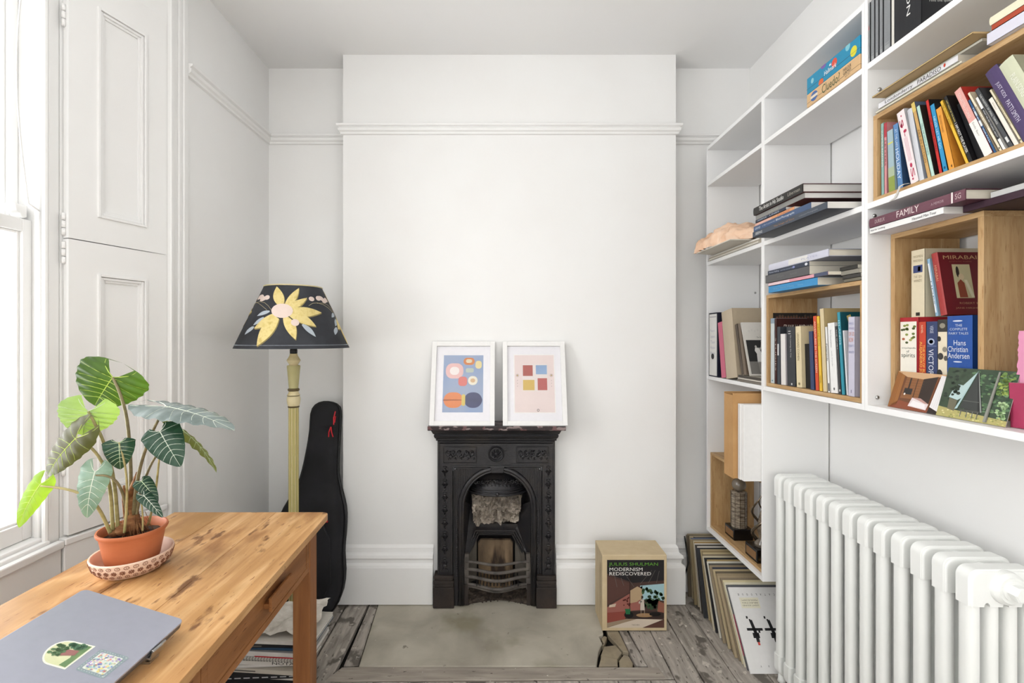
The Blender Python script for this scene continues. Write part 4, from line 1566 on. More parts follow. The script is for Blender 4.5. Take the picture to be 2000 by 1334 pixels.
m = MB().lathe([(hw(80), q(456)), (hw(94), q(440)), (hw(102), q(405)), (hw(94), q(382)), (hw(78), q(376)), (hw(96), q(371)), (hw(76), q(352)), (hw(72), q(338))], (lxc, LY, 0), 24)
auto_smooth(m.build('ball_turning', M_cream, LA), 0.8)
# fluted pole
m = MB()
NF = 40
prof = []
for k in range(NF):
    an = 2 * PI * k / NF
    prof.append((an, hw(76) * (1.0 if (k // 2) % 2 else 0.9)))
vs = [(lxc + r * math.cos(a), LY + r * math.sin(a), z) for z in (0.18, q(462)) for a, r in prof]
fs = [(k, (k + 1) % NF, NF + (k + 1) % NF, NF + k) for k in range(NF)]
M_flute = C('#b3a55e', 0.55)
m.add(vs, fs)
for i in range(len(m.m)):
    m.m[i] = M_cream if i % 4 == 2 else (M_flute if i % 4 in (1, 3) else M_cream2)
m.build('pole', M_cream, LA)
m = MB().lathe([(0.112, 0.001), (0.116, 0.012), (0.112, 0.022), (0.09, 0.03), (0.055, 0.045), (0.05, 0.07), (0.036, 0.09), (0.045, 0.11), (0.038, 0.14), (0.022, 0.15), (0.022, 0.185)], (lxc, LY, 0), 32)
auto_smooth(m.build('base', M_cream, LA))
m = MB()
m.lathe([(0.010, lz(692)), (0.0155, lz(690)), (0.016, lz(684)), (0.013, lz(680)), (0.013, lz(655)), (0.02, lz(640)), (0.02, lz(634))], (lxc, LY, 0), 16)
m.build('lamp_holder', M_black, LA)
# shade
zT, zB = lz(561.5), lz(679.5)
RT, RB = 0.1185, 0.2375
M_shade = NM('black_painted_shade', ['#2b2c30', '#33353a', '#3d3f44'], nscale=9.0, rough=0.8)
m = MB()
NSH = 64
ring = [(RB, zB), (RT, zT), (RT - 0.002, zT), (RB - 0.003, zB + 0.001)]
vs = [(lxc + r * math.cos(2 * PI * k / NSH), LY + r * math.sin(2 * PI * k / NSH), z) for r, z in ring for k in range(NSH)]
M_shin = C('#d9cba4', 0.8)
for i, mt in ((0, M_shade), (1, M_cream), (2, M_shin), (3, M_shade)):
    m.add([], [])
    for k in range(NSH):
        k2 = (k + 1) % NSH
        j = (i + 1) % 4
        m.f.append([i * NSH + k, i * NSH + k2, j * NSH + k2, j * NSH + k])
        m.m.append(mt)
m.v = [Vector(v) for v in vs]
shade = auto_smooth(m.build('shade', M_shade, LA), 0.5)
m = MB()
m.tube([(lxc + (RT + .0005) * math.cos(2 * PI * k / 48), LY + (RT + .0005) * math.sin(2 * PI * k / 48), zT) for k in range(49)], 0.003, 6)
m.build('top_trim', M_cream, shade, smooth=True)
sw = MB()
for an in (0.4, 0.4 + 2 * PI / 3, 0.4 + 4 * PI / 3):
    sw.tube([(lxc, LY, lz(640)), (lxc + RT * math.cos(an), LY + RT * math.sin(an), zT - 0.004)], 0.002, 6)
sw.build('shade_carrier', M_black, LA)
# painted flowers on the shade (crop of the shade: 1779/240)
base_ang = math.atan2(-LY, -lxc)          # towards the room's near side
base_ang = math.atan2(-1.0, 0.40)


def shp(cx, cy, layer=1, turn=0.0):
    v = (cy - 160) / (1035 - 160)
    hwp = 380 + (782 - 380) * v
    s = max(-0.995, min(0.995, (cx - 907) / hwp))
    an = base_ang + math.asin(s) + turn
    r = RT + (RB - RT) * v + 0.0007 * layer
    return Vector((lxc + r * math.cos(an), LY + r * math.sin(an), zT + (zB - zT) * v + 0.0004 * layer))


pt = MB()


def ptl(p0, p1, w, mat, layer, turn, bow=0.0):
    n = 10
    vs, fs = [], []
    dx, dy = p1[0] - p0[0], p1[1] - p0[1]
    ln = math.hypot(dx, dy)
    nx, ny = -dy / ln, dx / ln
    for i in range(n + 1):
        t = i / n
        wv = w * 0.40 * max(0.0, math.sin(PI * min(1, 0.10 + 0.90 * t) ** 0.95)) ** 0.95 if t < 1 else 0.0
        b = bow * math.sin(PI * t)
        for s in (-1, -0.5, 0, 0.5, 1):
            vs.append(shp(p0[0] + dx * t + nx * (wv * s + b), p0[1] + dy * t + ny * (wv * s + b), layer, turn))
    for i in range(n):
        for k in range(4):
            fs.append((i * 5 + k, i * 5 + k + 1, (i + 1) * 5 + k + 1, (i + 1) * 5 + k))
    pt.add(vs, fs, mat)


def sdisc(cx, cy, rx, ry, rot, mat, layer, turn):
    vs = [shp(cx, cy, layer, turn)]
    c, s = math.cos(rot), math.sin(rot)
    for q_ in (0.5, 1.0):
        for k in range(18):
            a_ = 2 * PI * k / 18
            x, y = rx * q_ * math.cos(a_), ry * q_ * math.sin(a_)
            vs.append(shp(cx + c * x - s * y, cy + s * x + c * y, layer, turn))
    fs = [(0, 1 + k, 1 + (k + 1) % 18) for k in range(18)] + [(1 + k, 19 + k, 19 + (k + 1) % 18, 1 + (k + 1) % 18) for k in range(18)]
    pt.add(vs, fs, mat)


def sline(pts, w, mat, layer, turn):
    pt.tube([shp(x, y, layer, turn) for x, y in pts], w, 4, mat)


YEL = NM('painted_yellow', ['#d6c075', '#e4d190', '#c9b064'], nscale=40.0, rough=0.8)
SHD = C('#8f8052', 0.8)
PNK = C('#e2cfc4', 0.8)
BLU = C('#b3bcc4', 0.8)
STM = C('#cdbf95', 0.8)
for turn in (0.0, 1.92, 3.14, 4.36):
    ctr = (785, 530)
    for (p1, w, bw) in (((712, 190), 165, -8), ((988, 205), 120, 10), ((1090, 340), 115, 12), ((1278, 540), 165, 5), ((1208, 738), 150, -14), ((955, 915), 160, -10), ((487, 1000), 190, 12), ((440, 770), 140, -10)):
        p0 = (ctr[0] + (p1[0] - ctr[0]) * 0.20, ctr[1] + (p1[1] - ctr[1]) * 0.20)
        ptl((p0[0] + 10, p0[1] + 12), (p1[0] + 6, p1[1] + 14), w, SHD, 1, turn, bw)
        ptl(p0, p1, w, YEL, 2, turn, bw)
    sdisc(785, 532, 132, 98, 0, PNK, 3, turn)
    sdisc(945, 690, 52, 46, 0.4, PNK, 3, turn)
    ptl((630, 535), (470, 598), 62, BLU, 1, turn, 6)
    ptl((560, 620), (425, 725), 60, BLU, 1, turn, 0)
    ptl((1035, 710), (1205, 878), 78, BLU, 1, turn, -6)
    ptl((1480, 740), (1462, 850), 70, BLU, 1, turn, 0)
    for (x, y, a_) in ((1145, 352, 0.5), (1232, 335, 0.9), (1312, 362, 0.9), (592, 345, -0.6), (518, 332, -0.9)):
        sdisc(x, y, 37, 31, a_, PNK, 2, turn)
    sline([(1112, 450), (1160, 412), (1225, 402), (1300, 420), (1370, 460), (1435, 520)], 0.0007, STM, 1, turn)
    sline([(655, 525), (610, 460), (560, 415), (500, 396), (440, 408)], 0.0007, STM, 1, turn)
for k in range(60):
    a0 = 2 * PI * k / 60
    r = RB - 0.0075
    zz = zB + 0.013
    for s in (-1, 1):
        pt.tube([(lxc + (r + .0012) * math.cos(a0 + 0.014 * i), LY + (r + .0012) * math.sin(a0 + 0.014 * i), zz + s * 0.003 * math.sin(i * PI / 2)) for i in range(8)], 0.0006, 4, BLU)
pt.build('painted_flowers', None, shade, smooth=False)

# ---------------------------------------------------------------- guitar bag leaning in the alcove
M_bag = NM('black_nylon', ['#0e0e11', '#16161a', '#1f1f24'], nscale=7.0, rough=0.75, bump=0.5, bscale=14)
GB = thing('guitar_bag', 'black padded guitar bag with red zip pulls leaning in the left alcove', 'guitar bag', (-0.93, 2.31, 0))
outl = [(642, 1196), (660, 1180), (674, 1150), (678, 1110), (674, 1075), (678, 1040), (680, 1000), (676, 975), (668, 948), (663, 925), (664, 885), (666, 850), (668, 812), (667, 793), (655, 786),
        (636, 784), (620, 790), (612, 806), (612, 838), (605, 880), (598, 915), (588, 948), (572, 975), (557, 1000), (548, 1040), (550, 1085), (545, 1130), (556, 1175), (580, 1196), (610, 1201)]


def bagp(px, py):
    t = max(0.0, min(1.0, (1201 - py) / 417.0))
    Y = 2.335 + t * 0.135
    return P(px, py, Y)


back = [bagp(*p) for p in outl]
for p in back:
    p.z = max(p.z, 0.004)
cen = Vector((0, 0, 0))
nO = len(back)
lean_n = Vector((0, -0.99, 0.13)).normalized()
m = MB()
fine = []
for i in range(nO):
    a_, b_ = back[i], back[(i + 1) % nO]
    fine += [a_, a_.lerp(b_, 0.5)]
for it in range(1):
    fine = [(fine[i - 1] + fine[i] * 2 + fine[(i + 1) % len(fine)]) / 4 for i in range(len(fine))]
nF = len(fine)
# rings: back edge, front edge, then shrinking towards the spine line of the bag
axis_pt = lambda p: Vector((0.5 * (p.x) + 0.5 * ((612 - VX) * 2.38 / FPX if p.z < 0.55 else (640 - VX) * 2.46 / FPX), p.y, p.z))
rings = [[p.copy() for p in fine]]
for (k, off) in ((0.0, 0.035), (0.02, 0.075), (0.10, 0.095), (0.30, 0.104), (0.6, 0.108)):
    r_ = []
    for p in fine:
        wide = 1.0 if p.z < 0.6 else 0.62
        zc_ = 0.28 if p.z < 0.62 else 0.8
        xc_ = (614 - VX) * 2.37 / FPX if p.z < 0.55 else (641 - VX) * 2.46 / FPX
        qx = p.x + (xc_ - p.x) * k
        qz = p.z
        if p.z > 0.93:
            qz = p.z - 0.10 * k
        if p.z < 0.1:
            qz = p.z + 0.10 * k
        wr = 0.006 * noise.noise(Vector((p.x * 14, p.z * 9, k * 3)))
        r_.append(Vector((qx, p.y, qz)) + lean_n * (off * wide + wr * (k > 0)))
    rings.append(r_)
vs = [p for r_ in rings for p in r_]
fs = []
for i in range(len(rings) - 1):
    for k in range(nF):
        k2 = (k + 1) % nF
        fs.append((i * nF + k, i * nF + k2, (i + 1) * nF + k2, (i + 1) * nF + k))
fs.append(list(range(nF))[::-1])
# close the front by joining left and right sides across the bag
li = len(rings) - 1
half = nF // 2
top_i = max(range(nF), key=lambda i: fine[i].z)
bot_i = min(range(nF), key=lambda i: fine[i].z)
order_a, order_b = [], []
i = bot_i
while i != top_i:
    order_a.append(i)
    i = (i + 1) % nF
order_a.append(top_i)
i = bot_i
while i != top_i:
    order_b.append(i)
    i = (i - 1) % nF
order_b.append(top_i)


def by_z(order, z):
    for a_, b_ in zip(order, order[1:]):
        za, zb = rings[li][a_].z, rings[li][b_].z
        if (za <= z <= zb):
            t = (z - za) / max(1e-6, zb - za)
            return a_
    return order[-1] if z > rings[li][order[-1]].z else order[0]


na, nb = len(order_a), len(order_b)
ia = ib = 0
base = li * nF
while ia < na - 1 or ib < nb - 1:
    za = rings[li][order_a[ia + 1]].z if ia < na - 1 else 9
    zb = rings[li][order_b[ib + 1]].z if ib < nb - 1 else 9
    if za <= zb:
        t3 = (base + order_a[ia], base + order_a[ia + 1], base + order_b[ib])
        ia += 1
    else:
        t3 = (base + order_b[ib], base + order_a[ia], base + order_b[ib + 1])
        ib += 1
    if len(set(t3)) == 3:
        fs.append(t3)
m.add(vs, fs)
bagm = m.build('body', M_bag, GB, smooth=True)
pp = MB()
pp.tube([rings[1][i] + lean_n * 0.012 + (rings[1][i] - Vector((-0.93, 2.38, rings[1][i].z))).normalized() * 0.003 for i in range(nF)] + [rings[1][0] + lean_n * 0.012], 0.005, 6)
pp.build('piping', M_black, GB, smooth=True)
M_red = C('#c2202c', 0.5)


def bagf(px, py, off):
    q_ = bagp(px, py)
    return q_ + lean_n * off


zp = MB()
zp.tube([bagf(664, 803, 0.07), bagf(662.5, 815, 0.082), bagf(662, 828, 0.078)], 0.0032, 5)
zp.tube([bagf(664.5, 812, 0.072), bagf(663.5, 824, 0.078)], 0.003, 5)
zp.tube([bagf(657, 832, 0.082), bagf(654, 842, 0.086), bagf(653, 851, 0.082)], 0.003, 5)
zp.tube([bagf(657.5, 832, 0.082), bagf(659, 842, 0.086), bagf(661, 851, 0.080)], 0.003, 5)
zp.build('zip_pull', M_red, GB)
lb = MB()
lb.box(bagf(643, 1008.5, 0.108), bagf(656, 1006.5, 0.118))
lb.build('red_tag', M_red, GB)
pk = MB()
pkp = [bagf(x, y, 0.112) for x, y in ((585, 1000), (645, 1005), (662, 1040), (664, 1120), (640, 1170), (590, 1172), (566, 1130), (566, 1040))]
pk.prism([p + lean_n * 0.001 for p in pkp], lean_n * 0.012)
pk.build('front_pocket', M_bag, GB, bevel=0.006)

# ---------------------------------------------------------------- stack of magazines and papers on the floor under the table
rnd = random.Random(31)
z = 0.003
mcols = [('#1b1b1e', 'black spiral notebook'), ('#2a2a2c', 'black notebook'), ('#d8d5cd', 'white magazine'), ('#a89c88', 'tan journal'), ('#e2dfd8', 'white paperback'), ('#191a1d', 'black art book'),
         ('#b9b4a8', 'pale grey book'), ('#202024', 'black book'), ('#cfc8ba', 'cream catalogue'), ('#c9c6c0', 'light magazine'), ('#dedad2', 'white magazine with black lettering'), ('#cac6be', 'grey spiral pad'),
         ('#a6a4a2', 'grey folder'), ('#2c4a66', 'blue booklet'), ('#1d1d20', 'black folder'), ('#d5d0c6', 'loose sheaf')]
places = ['at the very bottom of', 'second from the bottom of', 'third from the bottom of', 'fourth from the bottom of', 'fifth from the bottom of', 'sixth from the bottom of', 'seventh from the bottom of', 'eighth from the bottom of',
          'eighth from the top of', 'seventh from the top of', 'sixth from the top of', 'fifth from the top of', 'fourth from the top of', 'third from the top of', 'second from the top of', 'on top of']
ths = [0.012, 0.010, 0.013, 0.012, 0.010, 0.016, 0.010, 0.014, 0.014, 0.010, 0.012, 0.012, 0.018, 0.008, 0.012, 0.012]
for k, ((h, nm), th) in enumerate(zip(mcols, ths)):
    wv, dv = rnd.uniform(0.29, 0.34), rnd.uniform(0.19, 0.215)
    th *= 1.15
    cx, cy = -0.93 + rnd.uniform(-0.012, 0.02) + 0.003 * k, 1.845 + rnd.uniform(-0.01, 0.01)
    if k in (13, 15):
        cx += 0.03
    r = thing('magazine', nm + ' ' + places[k] + ' the paper stack under the table', 'magazine', (cx, cy, z), 'paper stack on the floor under the table', (0, 0, rnd.uniform(-0.09, 0.09)))
    c = MB()
    c.box((-wv / 2, -dv / 2, 0), (wv / 2, dv / 2, 0.0012))
    c.box((-wv / 2, -dv / 2, th - 0.0012), (wv / 2, dv / 2, th - 0.0001))
    spine_front = k % 3 != 0
    if spine_front:
        c.box((-wv / 2, -dv / 2, 0.0012), (wv / 2, -dv / 2 + 0.0012, th - 0.0012))
    c.build('cover', C(h, 0.5), r, local=True)
    MB().box((-wv / 2 + 0.002, -dv / 2 + 0.0013, 0.0012), (wv / 2 - 0.002, dv / 2 - 0.002, th - 0.0012)).build('page_block', M_pagew, r, local=True)
    if k in (0, 11):
        sp_ = MB()
        for j in range(26):
            x = -wv / 2 + 0.01 + j * (wv - 0.02) / 25
            sp_.tube([(x, -dv / 2 - 0.002 + 0.006 * math.cos(a_ * PI / 4), th / 2 + th * 0.45 * math.sin(a_ * PI / 4)) for a_ in range(9)], 0.0008, 4)
        sp_.build('spiral_binding', M_black, r, local=True)
    F = Frame((-wv / 2, -dv / 2, 0), (1, 0, 0), (0, 0, 1), (0, -1, 0), 0.0003)
    tx = MB()
    if k == 10:
        text(tx, F, 'NOTAN', wv * 0.62, 0.002, wv * 0.93, th - 0.002, M_black)
    elif k == 12:
        rect(tx, F, wv * 0.45, 0.0, wv * 0.95, 0.004, M_red)
    elif k == 7:
        for j in range(9):
            rect(tx, F, wv * (0.05 + 0.1 * j), th * 0.35, wv * (0.12 + 0.1 * j), th * 0.6, C('#b9b9b9'))
    elif spine_front and k % 2 == 0:
        rect(tx, F, wv * 0.1, th * 0.3, wv * 0.5, th * 0.6, C('#6a6660'))
    if tx.v:
        tx.build('spine_lettering', None, r, local=True)
    z += th + 0.0012
# crumpled papers thrown on top
pm = MB()
NU = 22
gv = []
for i in range(NU + 1):
    for j in range(NU + 1):
        u, v = j / NU, i / NU
        p = Vector((u * 3, v * 3, 5))
        gv.append((-1.05 + 0.345 * u + 0.01 * noise.noise(p * 2), 1.76 + 0.20 * v + 0.01 * noise.noise(p * 2 + Vector((3, 3, 3))), z + 0.004 + 0.030 * abs(noise.noise(p * 1.2)) + 0.012 * abs(noise.noise(p * 3)) + 0.03 * u * v))
pm.add(gv, [(i * (NU + 1) + j, i * (NU + 1) + j + 1, (i + 1) * (NU + 1) + j + 1, (i + 1) * (NU + 1) + j) for i in range(NU) for j in range(NU)])
o = pm.build('crumpled_paper', NM('white_newsprint', ['#b9b2a6', '#d4cec3', '#e2ddd4'], nscale=14.0, dist=1.0, rough=0.9))
tag(o, 'crumpled pale paper lying over the magazine stack under the table', 'paper')

# ---------------------------------------------------------------- wall shelving: three bays
SX0, SX1 = 1.08, 1.352
T18 = 0.018
LV = (2.362, 2.172, 1.761, 1.168)      # tops of the shelves (the first one is the lid)


def bay(label, y0, y1, levels, zbot, screws):
    levels = (levels[0] + (0.21 if y0 < 1 else 0.0),) + tuple(levels[1:])
    r = thing('shelf_unit', label, 'shelf unit', ((SX0 + SX1) / 2, (y0 + y1) / 2, zbot), 'white shelf units on the right wall')
    t = 0.0105
    for ya, yb_ in ((y0, y0 + t), (y1 - t, y1)):
        MB().box((SX0, ya, zbot), (SX1, yb_, levels[0])).build('side_panel', M_shelf, r, bevel=0.0008, seg=1)
    for z in levels:
        MB().box((SX0 + 0.0004, y0 + t, z - T18), (SX1 - 0.012, y1 - t, z - 0.0004)).build('shelf', M_shelf, r, bevel=0.0008, seg=1)
    if zbot < levels[-1] - 0.1:
        MB().box((SX0 + 0.0004, y0 + t, zbot), (SX1 - 0.012, y1 - t, zbot + T18)).build('bottom_panel', M_shelf, r, bevel=0.0008, seg=1)
    for (x, y, z) in screws:
        MB().ball((x, y, z), (0.006, 0.004, 0.006), 10, 6).build('screw', M_steel, r, smooth=True)
    return r


B1 = (1.9385, 2.468)      # far bay
B2 = (1.3975, 1.9375)     # middle bay
B3 = (0.853, 1.3965)      # near bay
yp = B3[1] - 0.0105
bay('far tall white shelf unit reaching down to the records on the floor', B1[0], B1[1], LV, 0.361, [(1.33, B1[1] - 0.0115, 1.60)])
bay('middle white shelf unit above the far end of the radiator', B2[0], B2[1], LV, LV[3] - T18, [])
bay('near white shelf unit above the radiator at the photo\'s right edge', B3[0], B3[1], LV, LV[3] - T18,
    [(1.115, yp - 0.002, 2.095), (1.10, yp - 0.002, 1.724), (1.108, yp - 0.002, 1.19)])


def oak_box(label, y0, y1, z0, z1, x0, depth):
    r = thing('oak_box', label, 'box', (x0 + depth / 2, (y0 + y1) / 2, z0 + 0.0005), 'open oak boxes on the white shelves')
    t = 0.014
    e = 0.0006
    z0 += e
    x1 = x0 + depth
    MB().box((x0, y0, z0), (x1, y1, z0 + t)).build('base', M_oak, r, bevel=0.0008, seg=1)
    MB().box((x0, y0, z1 - t), (x1, y1, z1)).build('top', M_oak, r, bevel=0.0008, seg=1)
    for ya, yb_ in ((y0, y0 + t), (y1 - t, y1)):
        MB().box((x0 + 0.0003, ya, z0 + t), (x1, yb_, z1 - t)).build('side', M_oakv, r, bevel=0.0006, seg=1)
    return r


oak_box('long low oak box full of leaning paperbacks in the near shelf unit', 0.885, 1.3845, LV[2], 2.016, 1.096, 0.235)
oak_box('narrow upright oak box behind the two postcards', 1.118, 1.3840, LV[3], 1.668, 1.147, 0.19)
oak_box('oak box packed with upright books in the middle shelf unit', 1.410, 1.925, LV[3], 1.539, 1.087, 0.20)
oak_box('oak box holding two trophies at the bottom of the far shelf unit', 1.951, 2.455, 0.379, 0.770, 1.095, 0.22)


# ---------------------------------------------------------------- books
def book(label, group, xs, yfar, z0, T, D, H, lean=0.0, spine='#888888', cover=None, back=None, pages=None, hard=False, titles=(), face=None, yaw=0.0, name='book', cat='book', rough=0.5):
    """local frame: spine on x=0 facing -X, thickness towards -Y, height +Z; lean=pi/2 lays it flat"""
    r = thing(name, label, cat, (xs, yfar, z0), group, (-lean, 0, yaw))
    cover = cover or spine
    c = 0.0022 if hard else 0.0007
    o = 0.003 if hard else 0.0
    ms, mc = C(spine, rough), C(cover, rough)
    m = MB()
    m.box((0, -c, 0), (D, 0, H), C(back or cover, rough))
    m.box((0, -T, 0), (D, -T + c, H), mc)
    if hard:
        # gently rounded spine
        pts = [(0.0, 0.0), (-0.0015, -T * 0.2), (-0.0022, -T * 0.5), (-0.0015, -T * 0.8), (0.0, -T), (0.0015, -T), (0.0015, 0.0)]
        m.prism([(x, y, 0) for x, y in pts], (0, 0, H), ms)
    else:
        m.box((0, -T, 0), (c, 0, H), ms)
    m.build('cover', None, r, local=True)
    MB().box((c + 0.0005, -T + c, o), (D - o - 0.0008, -c, H - o)).build('page_block', pages or M_pages, r, local=True)
    if titles:
        tx = MB()
        F = Frame((-0.0022 if hard else 0, 0, 0), (0, -1, 0), (0, 0, 1), (-1, 0, 0), 0.0003)
        for tt in titles:
            kind = tt[0]
            if kind == 't':        # text reading downwards: string, from-top start, end, across lo, hi, colour
                _, s, a, b, u0, u1, colr = tt
                text(tx, F, s, u0 * T, H * (1 - b), u1 * T, H * (1 - a), C(colr, 0.5), rot=1)
            elif kind == 'u':      # reading upwards
                _, s, a, b, u0, u1, colr = tt
                text(tx, F, s, u0 * T, H * (1 - b), u1 * T, H * (1 - a), C(colr, 0.5), rot=-1)
            elif kind == 'h':      # horizontal
                _, s, v0, v1, u0, u1, colr = tt
                text(tx, F, s, u0 * T, H * v0, u1 * T, H * v1, C(colr, 0.5))
            elif kind == 'r':      # colour block: v0, v1, u0, u1, colour
                _, v0, v1, u0, u1, colr = tt
                rect(tx, F, u0 * T, H * v0, u1 * T, H * v1, C(colr, 0.5), 1)
            elif kind == 'e':
                _, v, u, rv, ru, colr = tt
                ell(tx, F, u * T, H * v, ru * T, rv * H, C(colr, 0.5), 2, 14)
        tx.build('spine_lettering', None, r, local=True)
    if face:
        fa = MB()
        F = Frame((0, -T, 0), (1, 0, 0), (0, 0, 1), (0, -1, 0), 0.0003)
        face(fa, F, D, H)
        fa.build('cover_print', None, r, local=True)
    return r


def row(group, xs, z0, D, items, tilt=True, sx=4.447, ox=1680, oy=180, start=None, zmax=9.0):
    """items: (bl, br, tlx, tly, label, opts) in crop pixels, far to near; stands them so they do not cut into each other"""
    prev = None
    if start is not None:
        prev = start
    for (bl, br, tx, ty, label, o) in items:
        o = dict(o)
        x = xs + o.pop('dx', 0.0)
        Yb = YX(ox + bl / sx, x)
        Yr = YX(ox + br / sx, x)
        Yt = YX(ox + tx / sx, x)
        Zt = EYE + (VY - (oy + ty / sx)) * Yt / FPX
        zz = o.pop('z', z0)
        dy, dz = Yt - Yb, Zt - zz
        a = math.atan2(dy, dz)
        a = max(0.0, min(0.5, a)) if tilt else 0.0
        a = o.pop('lean', a)
        H = math.hypot(dy, dz) if dy > 0 else dz
        H = o.pop('H', H)
        T = max(0.004, (Yb - Yr) * math.cos(a) * 0.97)
        T = o.pop('T', T)
        H = min(H, (zmax - zz - T * math.sin(a)) / math.cos(a))
        if prev is not None:
            pn, pz, pa, ptop = prev          # near face line of the previous book
            zt = min(zz + H * math.cos(a), ptop)
            for zq in (max(zz, pz), zt):
                lim = pn + (zq - pz) * math.tan(pa)
                mine = Yb + (zq - zz) * math.tan(a)
                if mine > lim - 0.0004:
                    Yb -= mine - lim + 0.0004
        book(label, group, x, Yb, zz + 0.0003, T, o.pop('D', D), H, a, **o)
        prev = (Yb - T * math.cos(a), zz + T * math.sin(a), a, zz + H * math.cos(a) + T * math.sin(a))
    return prev


# --- near bay, long oak box: leaning paperbacks
G = 'paperbacks in the long oak box'


def flam(fa, F, D, H):
    pass


